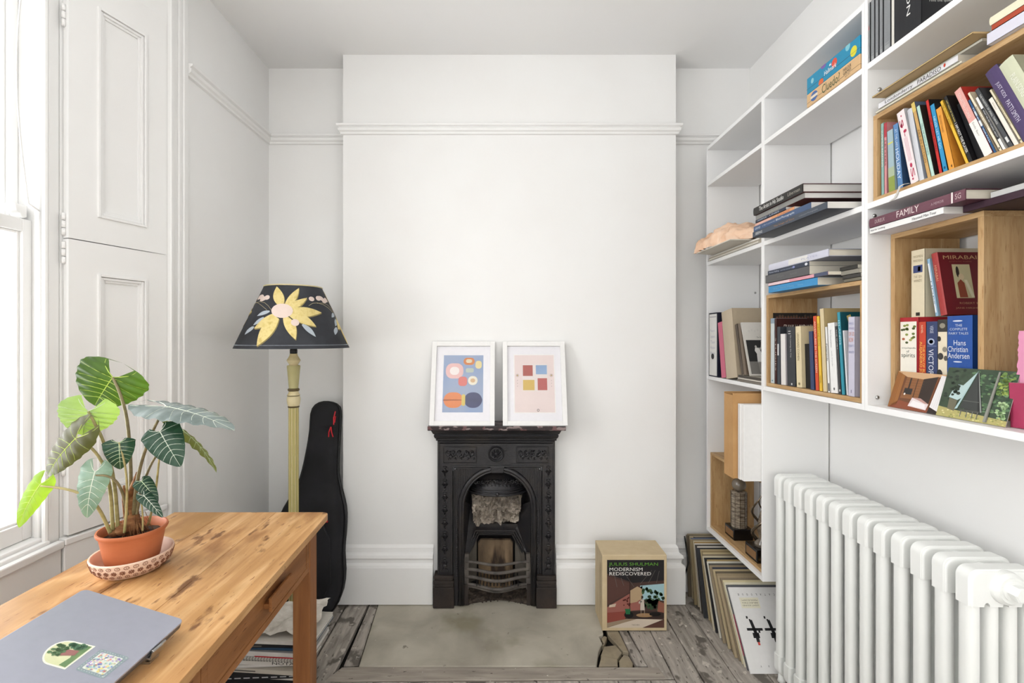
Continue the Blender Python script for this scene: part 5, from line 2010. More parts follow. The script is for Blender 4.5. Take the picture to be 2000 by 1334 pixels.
items = [
    (160, 186, 155, 292, 'thin teal paperback at the far end of the long oak box', dict(spine='#8fb6b0', cover='#a9c4bd', titles=[('t', 'SUMMER READING', .1, .6, .25, .75, '#e9e6dc')])),
    (188, 212, 185, 286, 'thin pink and red paperback beside the thin teal one', dict(spine='#cf8f92', cover='#c98a8c', titles=[('r', .8, 1, 0, 1, '#b23f4a'), ('t', 'LETTERS', .25, .6, .25, .75, '#7c2c38')])),
    (214, 268, 196, 366, 'pale blue green paperback with a misty landscape', dict(spine='#9fb6bd', cover='#9fb6bd', titles=[('r', 0, .25, 0, 1, '#8b9a4a'), ('r', .25, .4, 0, 1, '#a9b79a'), ('r', .78, .8, .1, .9, '#d8d24a')])),
    (272, 318, 229, 322, 'mid blue paperback with pale lettering', dict(spine='#5b86b6', cover='#2d4768', titles=[('t', 'HOLIDAY', .38, .85, .15, .75, '#dce6ee'), ('t', 'AT THE LAKE', .08, .36, .3, .7, '#c7d6e4')])),
    (352, 424, 233, 240, 'white hardback with pink flamingos on its spine', dict(spine='#ece0e0', cover='#d9d9dd', titles=[('e', .93, .5, .012, .07, '#b3284e'), ('e', .80, .35, .03, .12, '#b3284e'), ('t', 'S', .12, .22, .15, .6, '#b3284e'), ('e', .71, .6, .022, .2, '#b3284e'), ('r', .64, .69, .45, .52, '#b3284e'),
      ('r', .30, .63, .30, .36, '#d9aab5'), ('r', .30, .63, .46, .52, '#d9aab5'), ('r', .30, .63, .62, .68, '#d9aab5'), ('e', .24, .5, .03, .14, '#b3284e'), ('t', 'S', .80, .92, .3, .75, '#b3284e'), ('e', .06, .4, .014, .1, '#b3284e')])),
    (426, 468, 325, 212, 'plain pale grey hardback next to the flamingo spine', dict(spine='#c6c8cd', cover='#aeb2ba', hard=True)),
    (475, 506, 331, 126, 'tall tan paperback with blue top', dict(spine='#c79f62', cover='#5a6a85', titles=[('r', .88, 1, 0, 1, '#d9c06a'), ('t', 'ART IN ACTION', .36, .8, .2, .75, '#7e5a2b')])),
    (510, 540, 386, 190, 'mint green paperback with dark cover', dict(spine='#b9d8cb', cover='#2e211d', titles=[('t', 'TELL ME HOW IT ENDS', .25, .7, .25, .7, '#6f8f86')])),
    (546, 580, 425, 205, 'recessed dark brown paperback beside the mint one', dict(spine='#3a2a25', cover='#2e211d', dx=0.02)),
    (585, 612, 471, 136, 'bright red paperback with black cover', dict(spine='#c22a26', cover='#17171b', titles=[('t', 'THE LONG ROAD', .2, .7, .25, .7, '#5e1412')])),
    (640, 680, 528, 165, 'bright blue paperback with pale lettering', dict(spine='#2f8fc0', cover='#1c2228', titles=[('t', 'NEVER LET ME GO', .18, .66, .25, .7, '#b9dcea'), ('e', .06, .5, .02, .2, '#134a6a')])),
    (690, 742, 580, 196, 'orange paperback between blue and yellow spines', dict(spine='#e09a3c', cover='#d58f35', titles=[('t', 'SECOND HAND', .12, .40, .3, .6, '#8f5a1c'), ('e', .05, .6, .02, .1, '#5b3c14')])),
    (800, 828, 586, 146, 'yellow paperback leaning far over', dict(spine='#e6b83a', cover='#caa23a', titles=[('t', 'THE YELLOW BOOK', .06, .4, .25, .75, '#7a5f18')])),
    (830, 862, 618, 110, 'black paperback with white block lettering', dict(spine='#1c1c1f', cover='#141417', titles=[('t', 'LAST NIGHT BY THE RIVER', .06, .40, .3, .7, '#d9c46a'), ('t', 'I AM NOT THE PLAYER', .42, .86, .15, .85, '#ece9e2')])),
    (866, 925, 690, 190, 'plain black hardback in the long oak box', dict(spine='#151518', cover='#101013', dx=0.012)),
    (936, 1008, 686, 76, 'thick pink topped paperback with white lower spine', dict(spine='#dfa49b', cover='#b6352d', titles=[('r', 0, .50, 0, 1, '#e9e6e0'), ('t', 'COLLECTED STORIES', .06, .44, .3, .62, '#efd9d2'), ('t', 'Emily Barr', .52, .72, .3, .6, '#8d8a86')])),
    (1070, 1094, 850, 122, 'blue and white splashed thin paperback', dict(spine='#2c5683', cover='#c7b79e', titles=[('r', .5, .6, .1, .9, '#dfe3e6'), ('r', .7, .78, .2, .8, '#c9d3da'), ('t', 'THE NIGHT WATCH', .15, .8, .25, .75, '#dfe6ea')])),
    (1106, 1132, 838, 66, 'slim cream paperback with brown lettering', dict(spine='#e4d9bf', cover='#d9ccb0', titles=[('t', 'Beware of Winter', .25, .62, .3, .7, '#7b6a4e'), ('e', .05, .5, .012, .2, '#33302a')])),
    (1180, 1210, 945, 86, 'white paperback with a long black label', dict(spine='#e8e7e3', cover='#dcd9d2', titles=[('r', .20, .78, .12, .88, '#23262c'), ('t', 'WHAT WE ARE TALKING ABOUT', .25, .77, .3, .7, '#d8d8d6')])),
    (1262, 1306, 966, 6, 'charcoal grey paperback with white lettering', dict(spine='#47494c', cover='#3a3c3f', titles=[('t', 'THE MINISTRY OF SMALL THINGS', .10, .62, .3, .7, '#cfd0cd'), ('r', .08, .16, .25, .75, '#d5d5d2')])),
    (1322, 1368, 1096, 78, 'wide cream white paperback', dict(spine='#e6e0d4', cover='#ddd5c6', titles=[('t', 'Essays', .1, .25, .3, .6, '#a59a86')])),
    (1376, 1402, 1102, 0, 'cream paperback touching the purple spine', dict(spine='#ddd2b4', cover='#d8cba8', titles=[('t', 'The Talented Gardener', .18, .66, .25, .75, '#8a7a4e'), ('e', .06, .5, .012, .25, '#5b5238')])),
    (1422, 1512, 1008, -224, 'purple hardback with silver lettering leaning in the long oak box', dict(spine='#4b3c63', cover='#5d5a66', hard=True, titles=[('t', 'JUST KIDS', .20, .42, .30, .62, '#cfc9da'), ('t', 'PATTI SMITH', .47, .76, .30, .62, '#cfc9da')])),
    (1540, 1640, 1250, -235, 'thick pale green hardback at the near end of the long oak box', dict(spine='#c8cbb0', cover='#bdbfa5', hard=True, titles=[('t', 'PLAIN SONG', .2, .5, .3, .65, '#e9eadc')])),
]
for it in items[-2:]:
    it[5]['H'] = 0.205
    it[5]['lean'] = 0.40
items[-2][5]['T'] = 0.027
items[-1][5]['T'] = 0.030
row(G, 1.106, LV[2] + 0.0151, 0.125, items, start=(1.3695, LV[2] + 0.015, 0.0, 2.0), zmax=1.996)

# pale ribbon hanging over the shelf edge
rb = MB()
rp = [(1.098, 1.262, 1.779), (1.085, 1.264, 1.777), (1.078, 1.268, 1.772), (1.0775, 1.276, 1.755), (1.078, 1.284, 1.746), (1.0785, 1.300, 1.742)]
for a_, b_ in zip(rp, rp[1:]):
    a_, b_ = Vector(a_), Vector(b_)
    rb.add([a_, b_, b_ + Vector((0, 0.006, 0.002)), a_ + Vector((0, 0.006, 0.002))], [(0, 1, 2, 3)])
o = rb.build('ribbon', C('#c9c6bf', 0.6))
sm = o.modifiers.new('thick', 'SOLIDIFY')
sm.thickness = 0.0006
tag(o, 'thin pale ribbon hanging over the shelf edge below the flamingo spine', 'ribbon')

# --- near bay, top shelf: grey disc cases, a white slip and two black boxed books
G = 'grey disc cases on the top shelf'
o1 = lambda px, x=1.082: YX(1680 + px / 5.56, x)
for k, (a_, b_) in enumerate(((70, 106), (110, 152), (157, 197), (203, 244), (250, 326))):
    ya, yb_ = min(o1(a_), 1.3852), o1(b_)
    lab = ['farthest grey disc case with a red mark on its spine', 'second grey disc case from the far side panel', 'middle one of the five grey disc cases', 'fourth grey disc case from the far side panel', 'widest grey disc case, beside the white slipcase'][k]
    book(lab, G, 1.083, ya - 0.001, LV[1], (ya - yb_) - 0.0015, 0.13, 0.176, 0.0, spine='#888b8d', cover='#4a4c4f', pages=C('#2a2b2d'), name='disc_case', cat='disc case',
         titles=[('t', 'VOLUME', .35, .9, .3, .62, '#8d9092'), ('r', .02, .08, .2, .8, '#9a9c9d'), ('r', .10, .12, .2, .8, '#9a9c9d')] + ([('r', .55, .62, .0, .4, '#b5232a')] if k == 0 else []))
book('thin white slipcase between the disc cases and the black book', 'books on the top shelf', 1.083, o1(336), LV[1], o1(336) - o1(368), 0.18, 0.24, spine='#d8d5cc', cover='#d8d5cc')


def lines_face(fa, F, D, H):
    w = C('#c9c8c4', 0.5)
    for k in range(7):
        text(fa, F, ['Find the quiet hours', 'Not for the faint', 'A house by the sea', 'Stay in the light', 'Under the clear sky', 'Walk until morning', 'Early in the day'][k], D * 0.12, 0.055 + 0.022 * k, D * (0.62 + 0.2 * ((k * 7) % 3) / 2), 0.064 + 0.022 * k, w)


book('big black book with white and red lettering reading upwards', 'books on the top shelf', 1.082, o1(374), LV[1], o1(374) - o1(664), 0.17, 0.29, spine='#1c1d21', cover='#141418', face=lines_face, hard=True, pages=M_pagew,
     titles=[('u', 'NORTHERN', .12, .84, .50, .64, '#ecebe7'), ('u', 'STORIES', .20, .62, .34, .46, '#a8232c')])

# --- folders lying on the long oak box
zt = 2.0163
G = 'papers lying on the long oak box'
sl = lambda lab, x, y0, z, th, D, H, **k: book(lab, G, x, y0, z, th, D, H, PI / 2, **k)
sl('bottom cream folder lying on the long oak box', 1.092, 1.115, zt, 0.006, 0.22, 0.255, spine='#e0d9c6', cover='#dfd8c8', name='folder', cat='folder')
hand = [('t', 'Londonderry', .45, .93, .1, .75, '#25241f'), ('t', 'paradiso', .12, .40, .1, .8, '#25241f'), ('r', .84, .87, .4, .7, '#c8452c')]
sl('white folder with black handwriting along its edge on the long oak box', 1.088, 1.12, zt + 0.0066, 0.016, 0.22, 0.235, spine='#e9e9ec', cover='#e3e1da', titles=[('t', 'Londonderry', .10, .48, .1, .8, '#25241f'), ('t', 'PARADISO', .54, .82, .15, .85, '#25241f'), ('e', .14, .6, .012, .3, '#c8452c')], name='folder', cat='folder')
sl('grey white booklet on top of the handwritten folder', 1.095, 1.07, zt + 0.0232, 0.007, 0.2, 0.27, spine='#c9c7bb', cover='#c2c0b6', name='booklet', cat='booklet')
sl('thin tan board sticking out over the handwritten folder', 1.058, 1.055, zt + 0.0308, 0.004, 0.25, 0.285, spine='#c7ab7c', cover='#b39a70', pages=C('#b99d70'), name='board', cat='board')
sl('bluish white folder at the near end of the long oak box', 1.085, 0.865, zt + 0.0003, 0.026, 0.22, 0.185, spine='#d2d1dd', cover='#d5d4d8', name='folder', cat='folder')
sl('rust red book lying under the cream one near the photo corner', 1.085, 0.87, zt + 0.027, 0.012, 0.2, 0.17, spine='#a8452c', cover='#9c3f28')
sl('cream rounded book lying on the rust red one', 1.085, 0.868, zt + 0.0396, 0.018, 0.2, 0.175, spine='#e6dfc4', cover='#e3dcc4', hard=True)

# --- near bay, lower shelf: two books lying across the upright oak box
zt = 1.6684
G = 'books lying on the upright oak box'
book('white book with black lettering lying on the upright oak box', G, 1.082, 1.150, zt, 0.017, 0.23, 0.229, PI / 2, spine='#e9e8e6', cover='#dcd9de', pages=M_pagew,
     titles=[('t', 'Not for Looking', .02, .24, .3, .7, '#26262a'), ('t', 'Haunted Man Tour', .62, .92, .3, .7, '#26262a')])
book('plum book titled FAMILY lying on the white book', G, 1.080, 1.093, zt + 0.0175, 0.026, 0.235, 0.284, PI / 2, spine='#6b4450', cover='#5a3642', hard=True,
     titles=[('t', 'FAMILY', .34, .58, .22, .86, '#e6d9d6'), ('t', 'DURIEUX', .08, .20, .3, .7, '#c9b3b3'), ('t', 'A MEMOIR', .70, .82, .35, .6, '#b39aa0'), ('r', .10, .115, 0, 1, '#e6d9d6'), ('t', 'SG', .92, .97, .25, .75, '#c9b3b3')])
book('large dark violet book lying behind the plum book', G, 1.125, 0.875, zt + 0.0002, 0.017, 0.20, 0.27, PI / 2, spine='#3a2430', cover='#2e1d28')
book('thin pale grey book lying on the dark violet one', G, 1.13, 0.88, zt + 0.0178, 0.014, 0.20, 0.205, PI / 2, spine='#c4c4c2', cover='#b9b8b6')

# --- near bay, inside the upright oak box
zb = LV[3] + 0.0151
G = 'books in the upright oak box'
XL = 1.160
o3 = lambda px, x=XL: YX(1680 + px / 2.78, x)


def leaves_face(fa, F, D, H):
    pass


rnd = random.Random(9)
t_sp = [('r', .03, .95, .06, .94, '#ece7da'), ('h', 'spirits', .515, .575, .12, .86, '#3d4a3f'), ('h', 'of', .585, .615, .4, .55, '#3d4a3f'), ('h', 'encyclopedia', .625, .65, .14, .9, '#5c665c')]
for k in range(15):
    v, u = rnd.uniform(.69, .92), rnd.uniform(.16, .84)
    t_sp.append(('e', v, u, .014, .085, rnd.choice(['#6c7a3e', '#8a944a', '#a7a862', '#4f5a33', '#a65a3a'])))
book('red edged book with olive branches on a cream spine', G, XL, 1.366, zb, 0.060, 0.15, 0.240, spine='#a8242c', cover='#b12630', hard=True, titles=t_sp)
y = 1.366 - 0.0606
book('slim orange red book with yellow lettering', G, XL, y, zb, 0.0225, 0.13, 0.226, spine='#c2442c', cover='#b03a26',
     titles=[('t', 'ALEJANDRO JODO', .24, .72, .08, .5, '#f0c25a'), ('t', 'THE SON OF BLACK', .28, .72, .55, .85, '#f0c25a'), ('t', 'NOVEL', .04, .14, .35, .6, '#efd8b4')])
y -= 0.0229
book('navy patterned book with pale vertical title', G, XL, y, zb, 0.0335, 0.13, 0.226, spine='#323f66', cover='#2a3555',
     titles=[('t', 'VICTOR H', .33, .72, .22, .66, '#dfe2ea'), ('e', .76, .45, .04, .30, '#aab4cc'), ('e', .76, .45, .024, .18, '#44517a'), ('t', 'VERSE', .05, .14, .35, .65, '#c3c9da'), ('r', .70, .715, .1, .9, '#5a678f')])
y -= 0.0339
book('black and cream floral book beside the thick blue one', G, XL, y, zb, 0.0265, 0.13, 0.230, spine='#e2d6bd', cover='#2b2a28',
     titles=[('r', .86, 1, 0, 1, '#33312e'), ('e', .93, .5, .03, .3, '#8f8a7a'), ('r', 0, .12, 0, 1, '#cfc4ac'), ('e', .66, .75, .03, .25, '#8d877a'), ('e', .56, .85, .03, .2, '#57544d'), ('e', .78, .15, .03, .2, '#2b2a28'), ('e', .38, .2, .05, .3, '#2b2a28'), ('e', .58, .3, .04, .3, '#3a3835'), ('e', .2, .7, .04, .35, '#57544d'), ('e', .08, .3, .03, .3, '#2b2a28')])
y -= 0.0269
book('thick blue book with silver lettering in the upright oak box', G, XL, y, zb, 0.0690 - 0.004, 0.14, 0.238, spine='#24509a', cover='#1f4688', hard=True,
     titles=[('h', 'Hans', .685, .74, .30, .78, '#d6dce8'), ('h', 'Christian', .615, .675, .06, .86, '#d6dce8'), ('h', 'Andersen', .545, .605, .06, .92, '#d6dce8'), ('h', 'THE', .885, .91, .36, .64, '#c9d2e2'), ('h', 'COMPLETE', .845, .87, .14, .84, '#c9d2e2'), ('h', 'FAIRY TALES', .80, .825, .10, .88, '#c9d2e2'),
             ('e', .945, .46, .009, .2, '#c9d2e2'), ('e', .51, .46, .008, .18, '#c9d2e2')])
zu = zb + 0.2405
book('thick cream worn book standing on the books below', G, 1.178, 1.350, zu, 0.043, 0.15, 0.190, spine='#ddd2b6', cover='#cfc5aa',
     titles=[('r', .66, .77, .16, .84, '#3d4a78'), ('r', .68, .75, .5, .7, '#b0444a'), ('h', 'WOMEN', .88, .92, .16, .86, '#b3a88c'), ('h', 'WHO READ', .82, .86, .16, .86, '#b3a88c'), ('h', 'THE SEA', .58, .62, .2, .8, '#a59a80'), ('h', 'WINDS', .52, .56, .2, .8, '#a59a80'), ('r', .02, .07, .35, .65, '#2e2a24')])
book('thin pale blue paperback squeezed beside the dark red book', G, 1.178, 1.2745, zu, 0.0095, 0.12, 0.160, 0.165, spine='#8fb4cf', cover='#a9c3d6', titles=[('r', .06, .92, .1, .55, '#e4e9ee'), ('t', 'TIDES', .35, .8, .2, .5, '#4a6a8a')])


def mira(fa, F, D, H):
    g = C('#c9a377', 0.5)
    text(fa, F, 'MIRABAI', D * .10, H * .885, D * .82, H * .945, g)
    text(fa, F, 'ECSTATIC POEMS', D * .22, H * .835, D * .70, H * .855, C('#9a5a4a', .5))
    rect(fa, F, D * .26, H * .26, D * .64, H * .80, C('#c9c29a', 0.6), 1)
    # plain robed figure as a stand-in
    poly(fa, F, [(D * .33, H * .27), (D * .50, H * .27), (D * .47, H * .5), (D * .40, H * .56), (D * .32, H * .5)], C('#8c4630', .6), 2)
    ell(fa, F, D * .42, H * .60, D * .06, H * .05, C('#d9c7a4', .6), 3, 12)
    ell(fa, F, D * .36, H * .68, D * .035, H * .09, C('#2b2320', .6), 2, 12)
    poly(fa, F, [(D * .47, H * .55), (D * .53, H * .55), (D * .64, H * .28), (D * .58, H * .27)], C('#e0dcc0', .6), 3)
    text(fa, F, 'ROBERT BLY', D * .30, H * .165, D * .80, H * .195, C('#b98a6a', .5))
    text(fa, F, 'JANE HIRSHFIELD', D * .20, H * .085, D * .85, H * .115, C('#b98a6a', .5))


book('dark red book showing a cover panel with a robed figure', G, 1.178, 1.2590, zu, 0.018, 0.125, 0.172, 0.165, spine='#a33a38', cover='#6b1420', hard=True, face=mira, titles=[('t', 'MIRABAI', .2, .45, .3, .7, '#d39a7a')])

# postcards leaning on the front of the upright oak box
def card(label, w, h, xs, yfar, z0, lean, mk, th=0.0009, name='postcard', cat='postcard', group='postcards on the near shelf', body='#d9d5cc'):
    """stands on the shelf facing -X, top leaning towards +X"""
    r = thing(name, label, cat, (xs, yfar, z0 + 0.0008), group, (0, lean, 0))
    MB().box((0, -w, 0), (th, 0, h)).build('card', C(body, 0.5), r, local=True)
    if mk:
        m = MB()
        mk(m, Frame((0, 0, 0), (0, -1, 0), (0, 0, 1), (-1, 0, 0), 0.00015), w, h)
        m.build('printed_picture', None, r, local=True)
    return r


def cabin(m, F, w, h):
    rnd = random.Random(2)
    Q = lambda pts: [(u * w, v * h) for u, v in pts]
    g = lambda c: C(c, 0.35)
    rect(m, F, 0, 0, w, h, g('#3c4c3a'), 1)
    for k in range(150):
        u, v = rnd.uniform(.40, .97), rnd.uniform(.2, .96)
        blob(m, F, u * w, v * h, rnd.uniform(.02, .045) * w, rnd.uniform(.015, .03) * h, g(rnd.choice(['#4d6a4b', '#5f7d5a', '#3d5640', '#6f8d62', '#2f4434'])), 2, 7, .3, rnd)
    for k in range(60):
        u, v = rnd.uniform(.78, .96), rnd.uniform(.55, .96)
        blob(m, F, u * w, v * h, rnd.uniform(.02, .035) * w, rnd.uniform(.015, .03) * h, g(rnd.choice(['#8aa04c', '#9db35a', '#6f8d4a', '#55703f'])), 3, 7, .3, rnd)
    for k in range(40):
        u, v = rnd.uniform(.84, .96), rnd.uniform(.12, .42)
        blob(m, F, u * w, v * h, .025 * w, .02 * h, g(rnd.choice(['#9dbd86', '#b5cf9c', '#7da06a'])), 3, 7, .3, rnd)
    for k in range(50):
        u, v = rnd.uniform(.03, .36), rnd.uniform(.3, .97)
        blob(m, F, u * w, v * h, .03 * w, .025 * h, g(rnd.choice(['#2e3a2d', '#3a4838', '#465443', '#29332a'])), 2, 7, .3, rnd)
    poly(m, F, Q([(0, 0), (1, 0), (1, .10), (.6, .14), (.3, .16), (0, .20)]), g('#b0a76a'), 3)
    for k in range(40):
        u, v = rnd.uniform(.02, .98), rnd.uniform(.02, .15)
        blob(m, F, u * w, v * h, .018 * w, .014 * h, g(rnd.choice(['#c9c27c', '#9aa05a', '#d6cf98', '#8a8f50'])), 4, 6, .3, rnd)
    poly(m, F, Q([(.46, .96), (.40, .16), (.62, .14), (.66, .22)]), g('#2e2f2e'), 5)             # gable
    poly(m, F, Q([(.465, .90), (.33, .22), (.60, .20)]), g('#3d403e'), 6)
    poly(m, F, Q([(.47, .985), (.46, .93), (.30, .20), (.26, .18)]), g('#a9c3c4'), 7)              # roof edge
    poly(m, F, Q([(.455, .94), (.30, .66), (.22, .67), (.235, .56), (.16, .55), (.13, .40), (.27, .36), (.33, .42)]), g('#b4cbca'), 6)
    poly(m, F, Q([(.14, .39), (.27, .35), (.26, .14), (.15, .17)]), g('#6d6a56'), 5)
    poly(m, F, Q([(.468, .94), (.482, .92), (.655, .19), (.635, .18)]), g('#8d918c'), 7)
    for k in range(9):
        u, v = rnd.uniform(.10, .27), rnd.uniform(.45, .66)
        blob(m, F, u * w, v * h, .03 * w, .03 * h, g('#2c372b'), 8, 6, .35, rnd)
    rect(m, F, .33 * w, .16 * h, .62 * w, .20 * h, g('#4d4f48'), 7)
    for u in (.36, .45, .53, .6):
        rect(m, F, u * w, .05 * h, (u + .012) * w, .18 * h, g('#6d6f68'), 8)
    poly(m, F, Q([(.70, .02), (.755, .02), (.772, .97), (.742, .97)]), g('#8f8f86'), 9)
    poly(m, F, Q([(.735, .02), (.755, .02), (.772, .97), (.76, .97)]), g('#6c6c64'), 10)
    rect(m, F, .35 * w, .36 * h, .60 * w, .375 * h, g('#5d605b'), 8)


def room(m, F, w, h):
    Q = lambda pts: [(u * w, v * h) for u, v in pts]
    g = lambda c: C(c, 0.35)
    rect(m, F, 0, 0, w, h, g('#6b4024'), 1)
    poly(m, F, Q([(0, 0), (.17, .12), (.17, .9), (0, 1)]), g('#9a6432'), 2)
    for k in range(4):
        poly(m, F, Q([(.03 * k, .02 + .02 * k), (.03 * k + .006, .02 + .02 * k), (.03 * k + .006, .98), (.03 * k, .98)]), g('#7a4a22'), 3)
    poly(m, F, Q([(0, 1), (1, 1), (.84, .93), (.6, .83), (.22, .86)]), g('#c9a27a'), 2)
    poly(m, F, Q([(.22, .86), (.6, .83), (.58, .3), (.2, .28)]), g('#8a5a34'), 3)
    for k in range(7):
        rect(m, F, .21 * w, (.36 + .07 * k) * h, .58 * w, (.367 + .07 * k) * h, g('#6d4426'), 4)
    poly(m, F, Q([(.55, .84), (.80, .93), (.78, .12), (.55, .3)]), g('#33261f'), 4)
    poly(m, F, Q([(.80, .93), (.82, .93), (.78, .1), (.76, .12)]), g('#7d4a2c'), 5)
    poly(m, F, Q([(0, 0), (1, 0), (.8, .1), (.2, .22), (.1, .12)]), g('#86462c'), 2)
    poly(m, F, Q([(.40, .10), (.44, .33), (.60, .34), (.77, .22), (.75, .06)]), g('#dfd2d2'), 6)
    poly(m, F, Q([(.44, .33), (.60, .34), (.77, .22), (.70, .22), (.55, .29)]), g('#b78f86'), 7)
    poly(m, F, Q([(.43, .12), (.74, .08), (.71, .2), (.47, .26)]), g('#ece6e6'), 8)
    rect(m, F, .24 * w, .40 * h, .40 * w, .56 * h, g('#2b2422'), 5)
    ell(m, F, .27 * w, .40 * h, .018 * w, .03 * h, g('#f0e6da'), 6, 10)
    rect(m, F, .30 * w, .56 * h, .33 * w, .84 * h, g('#33261f'), 5)
    rect(m, F, .44 * w, .3 * h, .455 * w, .84 * h, g('#4a3020'), 5)
    poly(m, F, Q([(.85, .97), (1, .95), (1, .05), (.80, .16)]), g('#e6e3e2'), 6)
    for k in range(4):
        poly(m, F, Q([(.87 + .03 * k, .95), (.873 + .03 * k, .95), (.835 + .04 * k, .15), (.832 + .04 * k, .15)]), g('#c9c5c6'), 7)
    poly(m, F, Q([(.80, .16), (1, .04), (1, 0), (.78, 0)]), g('#2a211d'), 6)


card('postcard of a wooden attic bedroom leaning on the upright oak box', 0.158, 0.106, 1.112, 1.352, LV[3], 0.30, room)
card('postcard of a steep roofed forest cabin with a tree trunk', 0.165, 0.126, 1.109, 1.199, LV[3], 0.27, cabin)
# pink card at the photo's right edge
rnd = random.Random(6)
r = thing('pink_card', 'bright pink deckle edged card standing at the near end of the lowest near shelf', 'card', (1.135, 1.040, LV[3] + 0.0008), None, (0, 0.05, 0))
pts = [(0, 0, 0)]
N = 40
for k in range(N + 1):
    pts.append((0, rnd.uniform(-0.0015, 0.0015), 0.212 * k / N))
pts += [(0, -0.16, 0.212), (0, -0.16, 0)]
MB().prism(pts, (0.003, 0, 0)).build('card', C('#dd93b2', 0.8), r, local=True)
book('raspberry red panel standing in front of the pink card', None, 1.126, 1.0395, LV[3] + 0.0003, 0.14, 0.007, 0.098, 0.04, spine='#a8385a', cover='#9c3452', name='booklet', cat='booklet')  # deeper pink panel over the lower part of the card

# --- middle bay: upright books in the oak box (crop of that box)
G = 'upright books in the middle oak box'


def big_flw(fa, F, D, H):
    text(fa, F, 'FRANK LLOYD WRIGHT', D * .16, H * .825, D * 1.0 - .004, H * .905, C('#e6dcd2', 0.5))


def ornate(fa, F, D, H):
    rnd = random.Random(1)
    for k in range(14):
        ell(fa, F, D * (.08 + .065 * k), H * (.93 + .02 * rnd.uniform(-1, 1)), D * .03, H * .035, C('#57483c', .5), 1, 12)
        ell(fa, F, D * (.08 + .065 * k), H * .93, D * .018, H * .022, C('#7a4a3c', .5), 2, 10)


def black_hand(fa, F, D, H):
    poly(fa, F, [(D * .05, H * .45), (D * .35, H * .55), (D * .42, H * .35), (D * .3, H * .30)], C('#8f8a84', .5))


def sunny(fa, F, D, H):
    ell(fa, F, D * .55, H * .80, D * .2, H * .09, C('#c9b84a', .6), 1, 16)
    ell(fa, F, D * .55, H * .76, D * .28, H * .05, C('#a08a3a', .6), 2, 16)


def tealf(fa, F, D, H):
    poly(fa, F, [(D * .15, H * .95), (D * .35, H * .55), (D * .42, H * .55), (D * .25, H * .97)], C('#d9c27a', .5), 1)
    poly(fa, F, [(D * .55, H * .97), (D * .75, H * .7), (D * .9, H * .72), (D * .8, H * .97)], C('#2b2a2a', .5), 1)
    ell(fa, F, D * .65, H * .75, D * .12, H * .06, C('#c98a6a', .5), 2, 12)


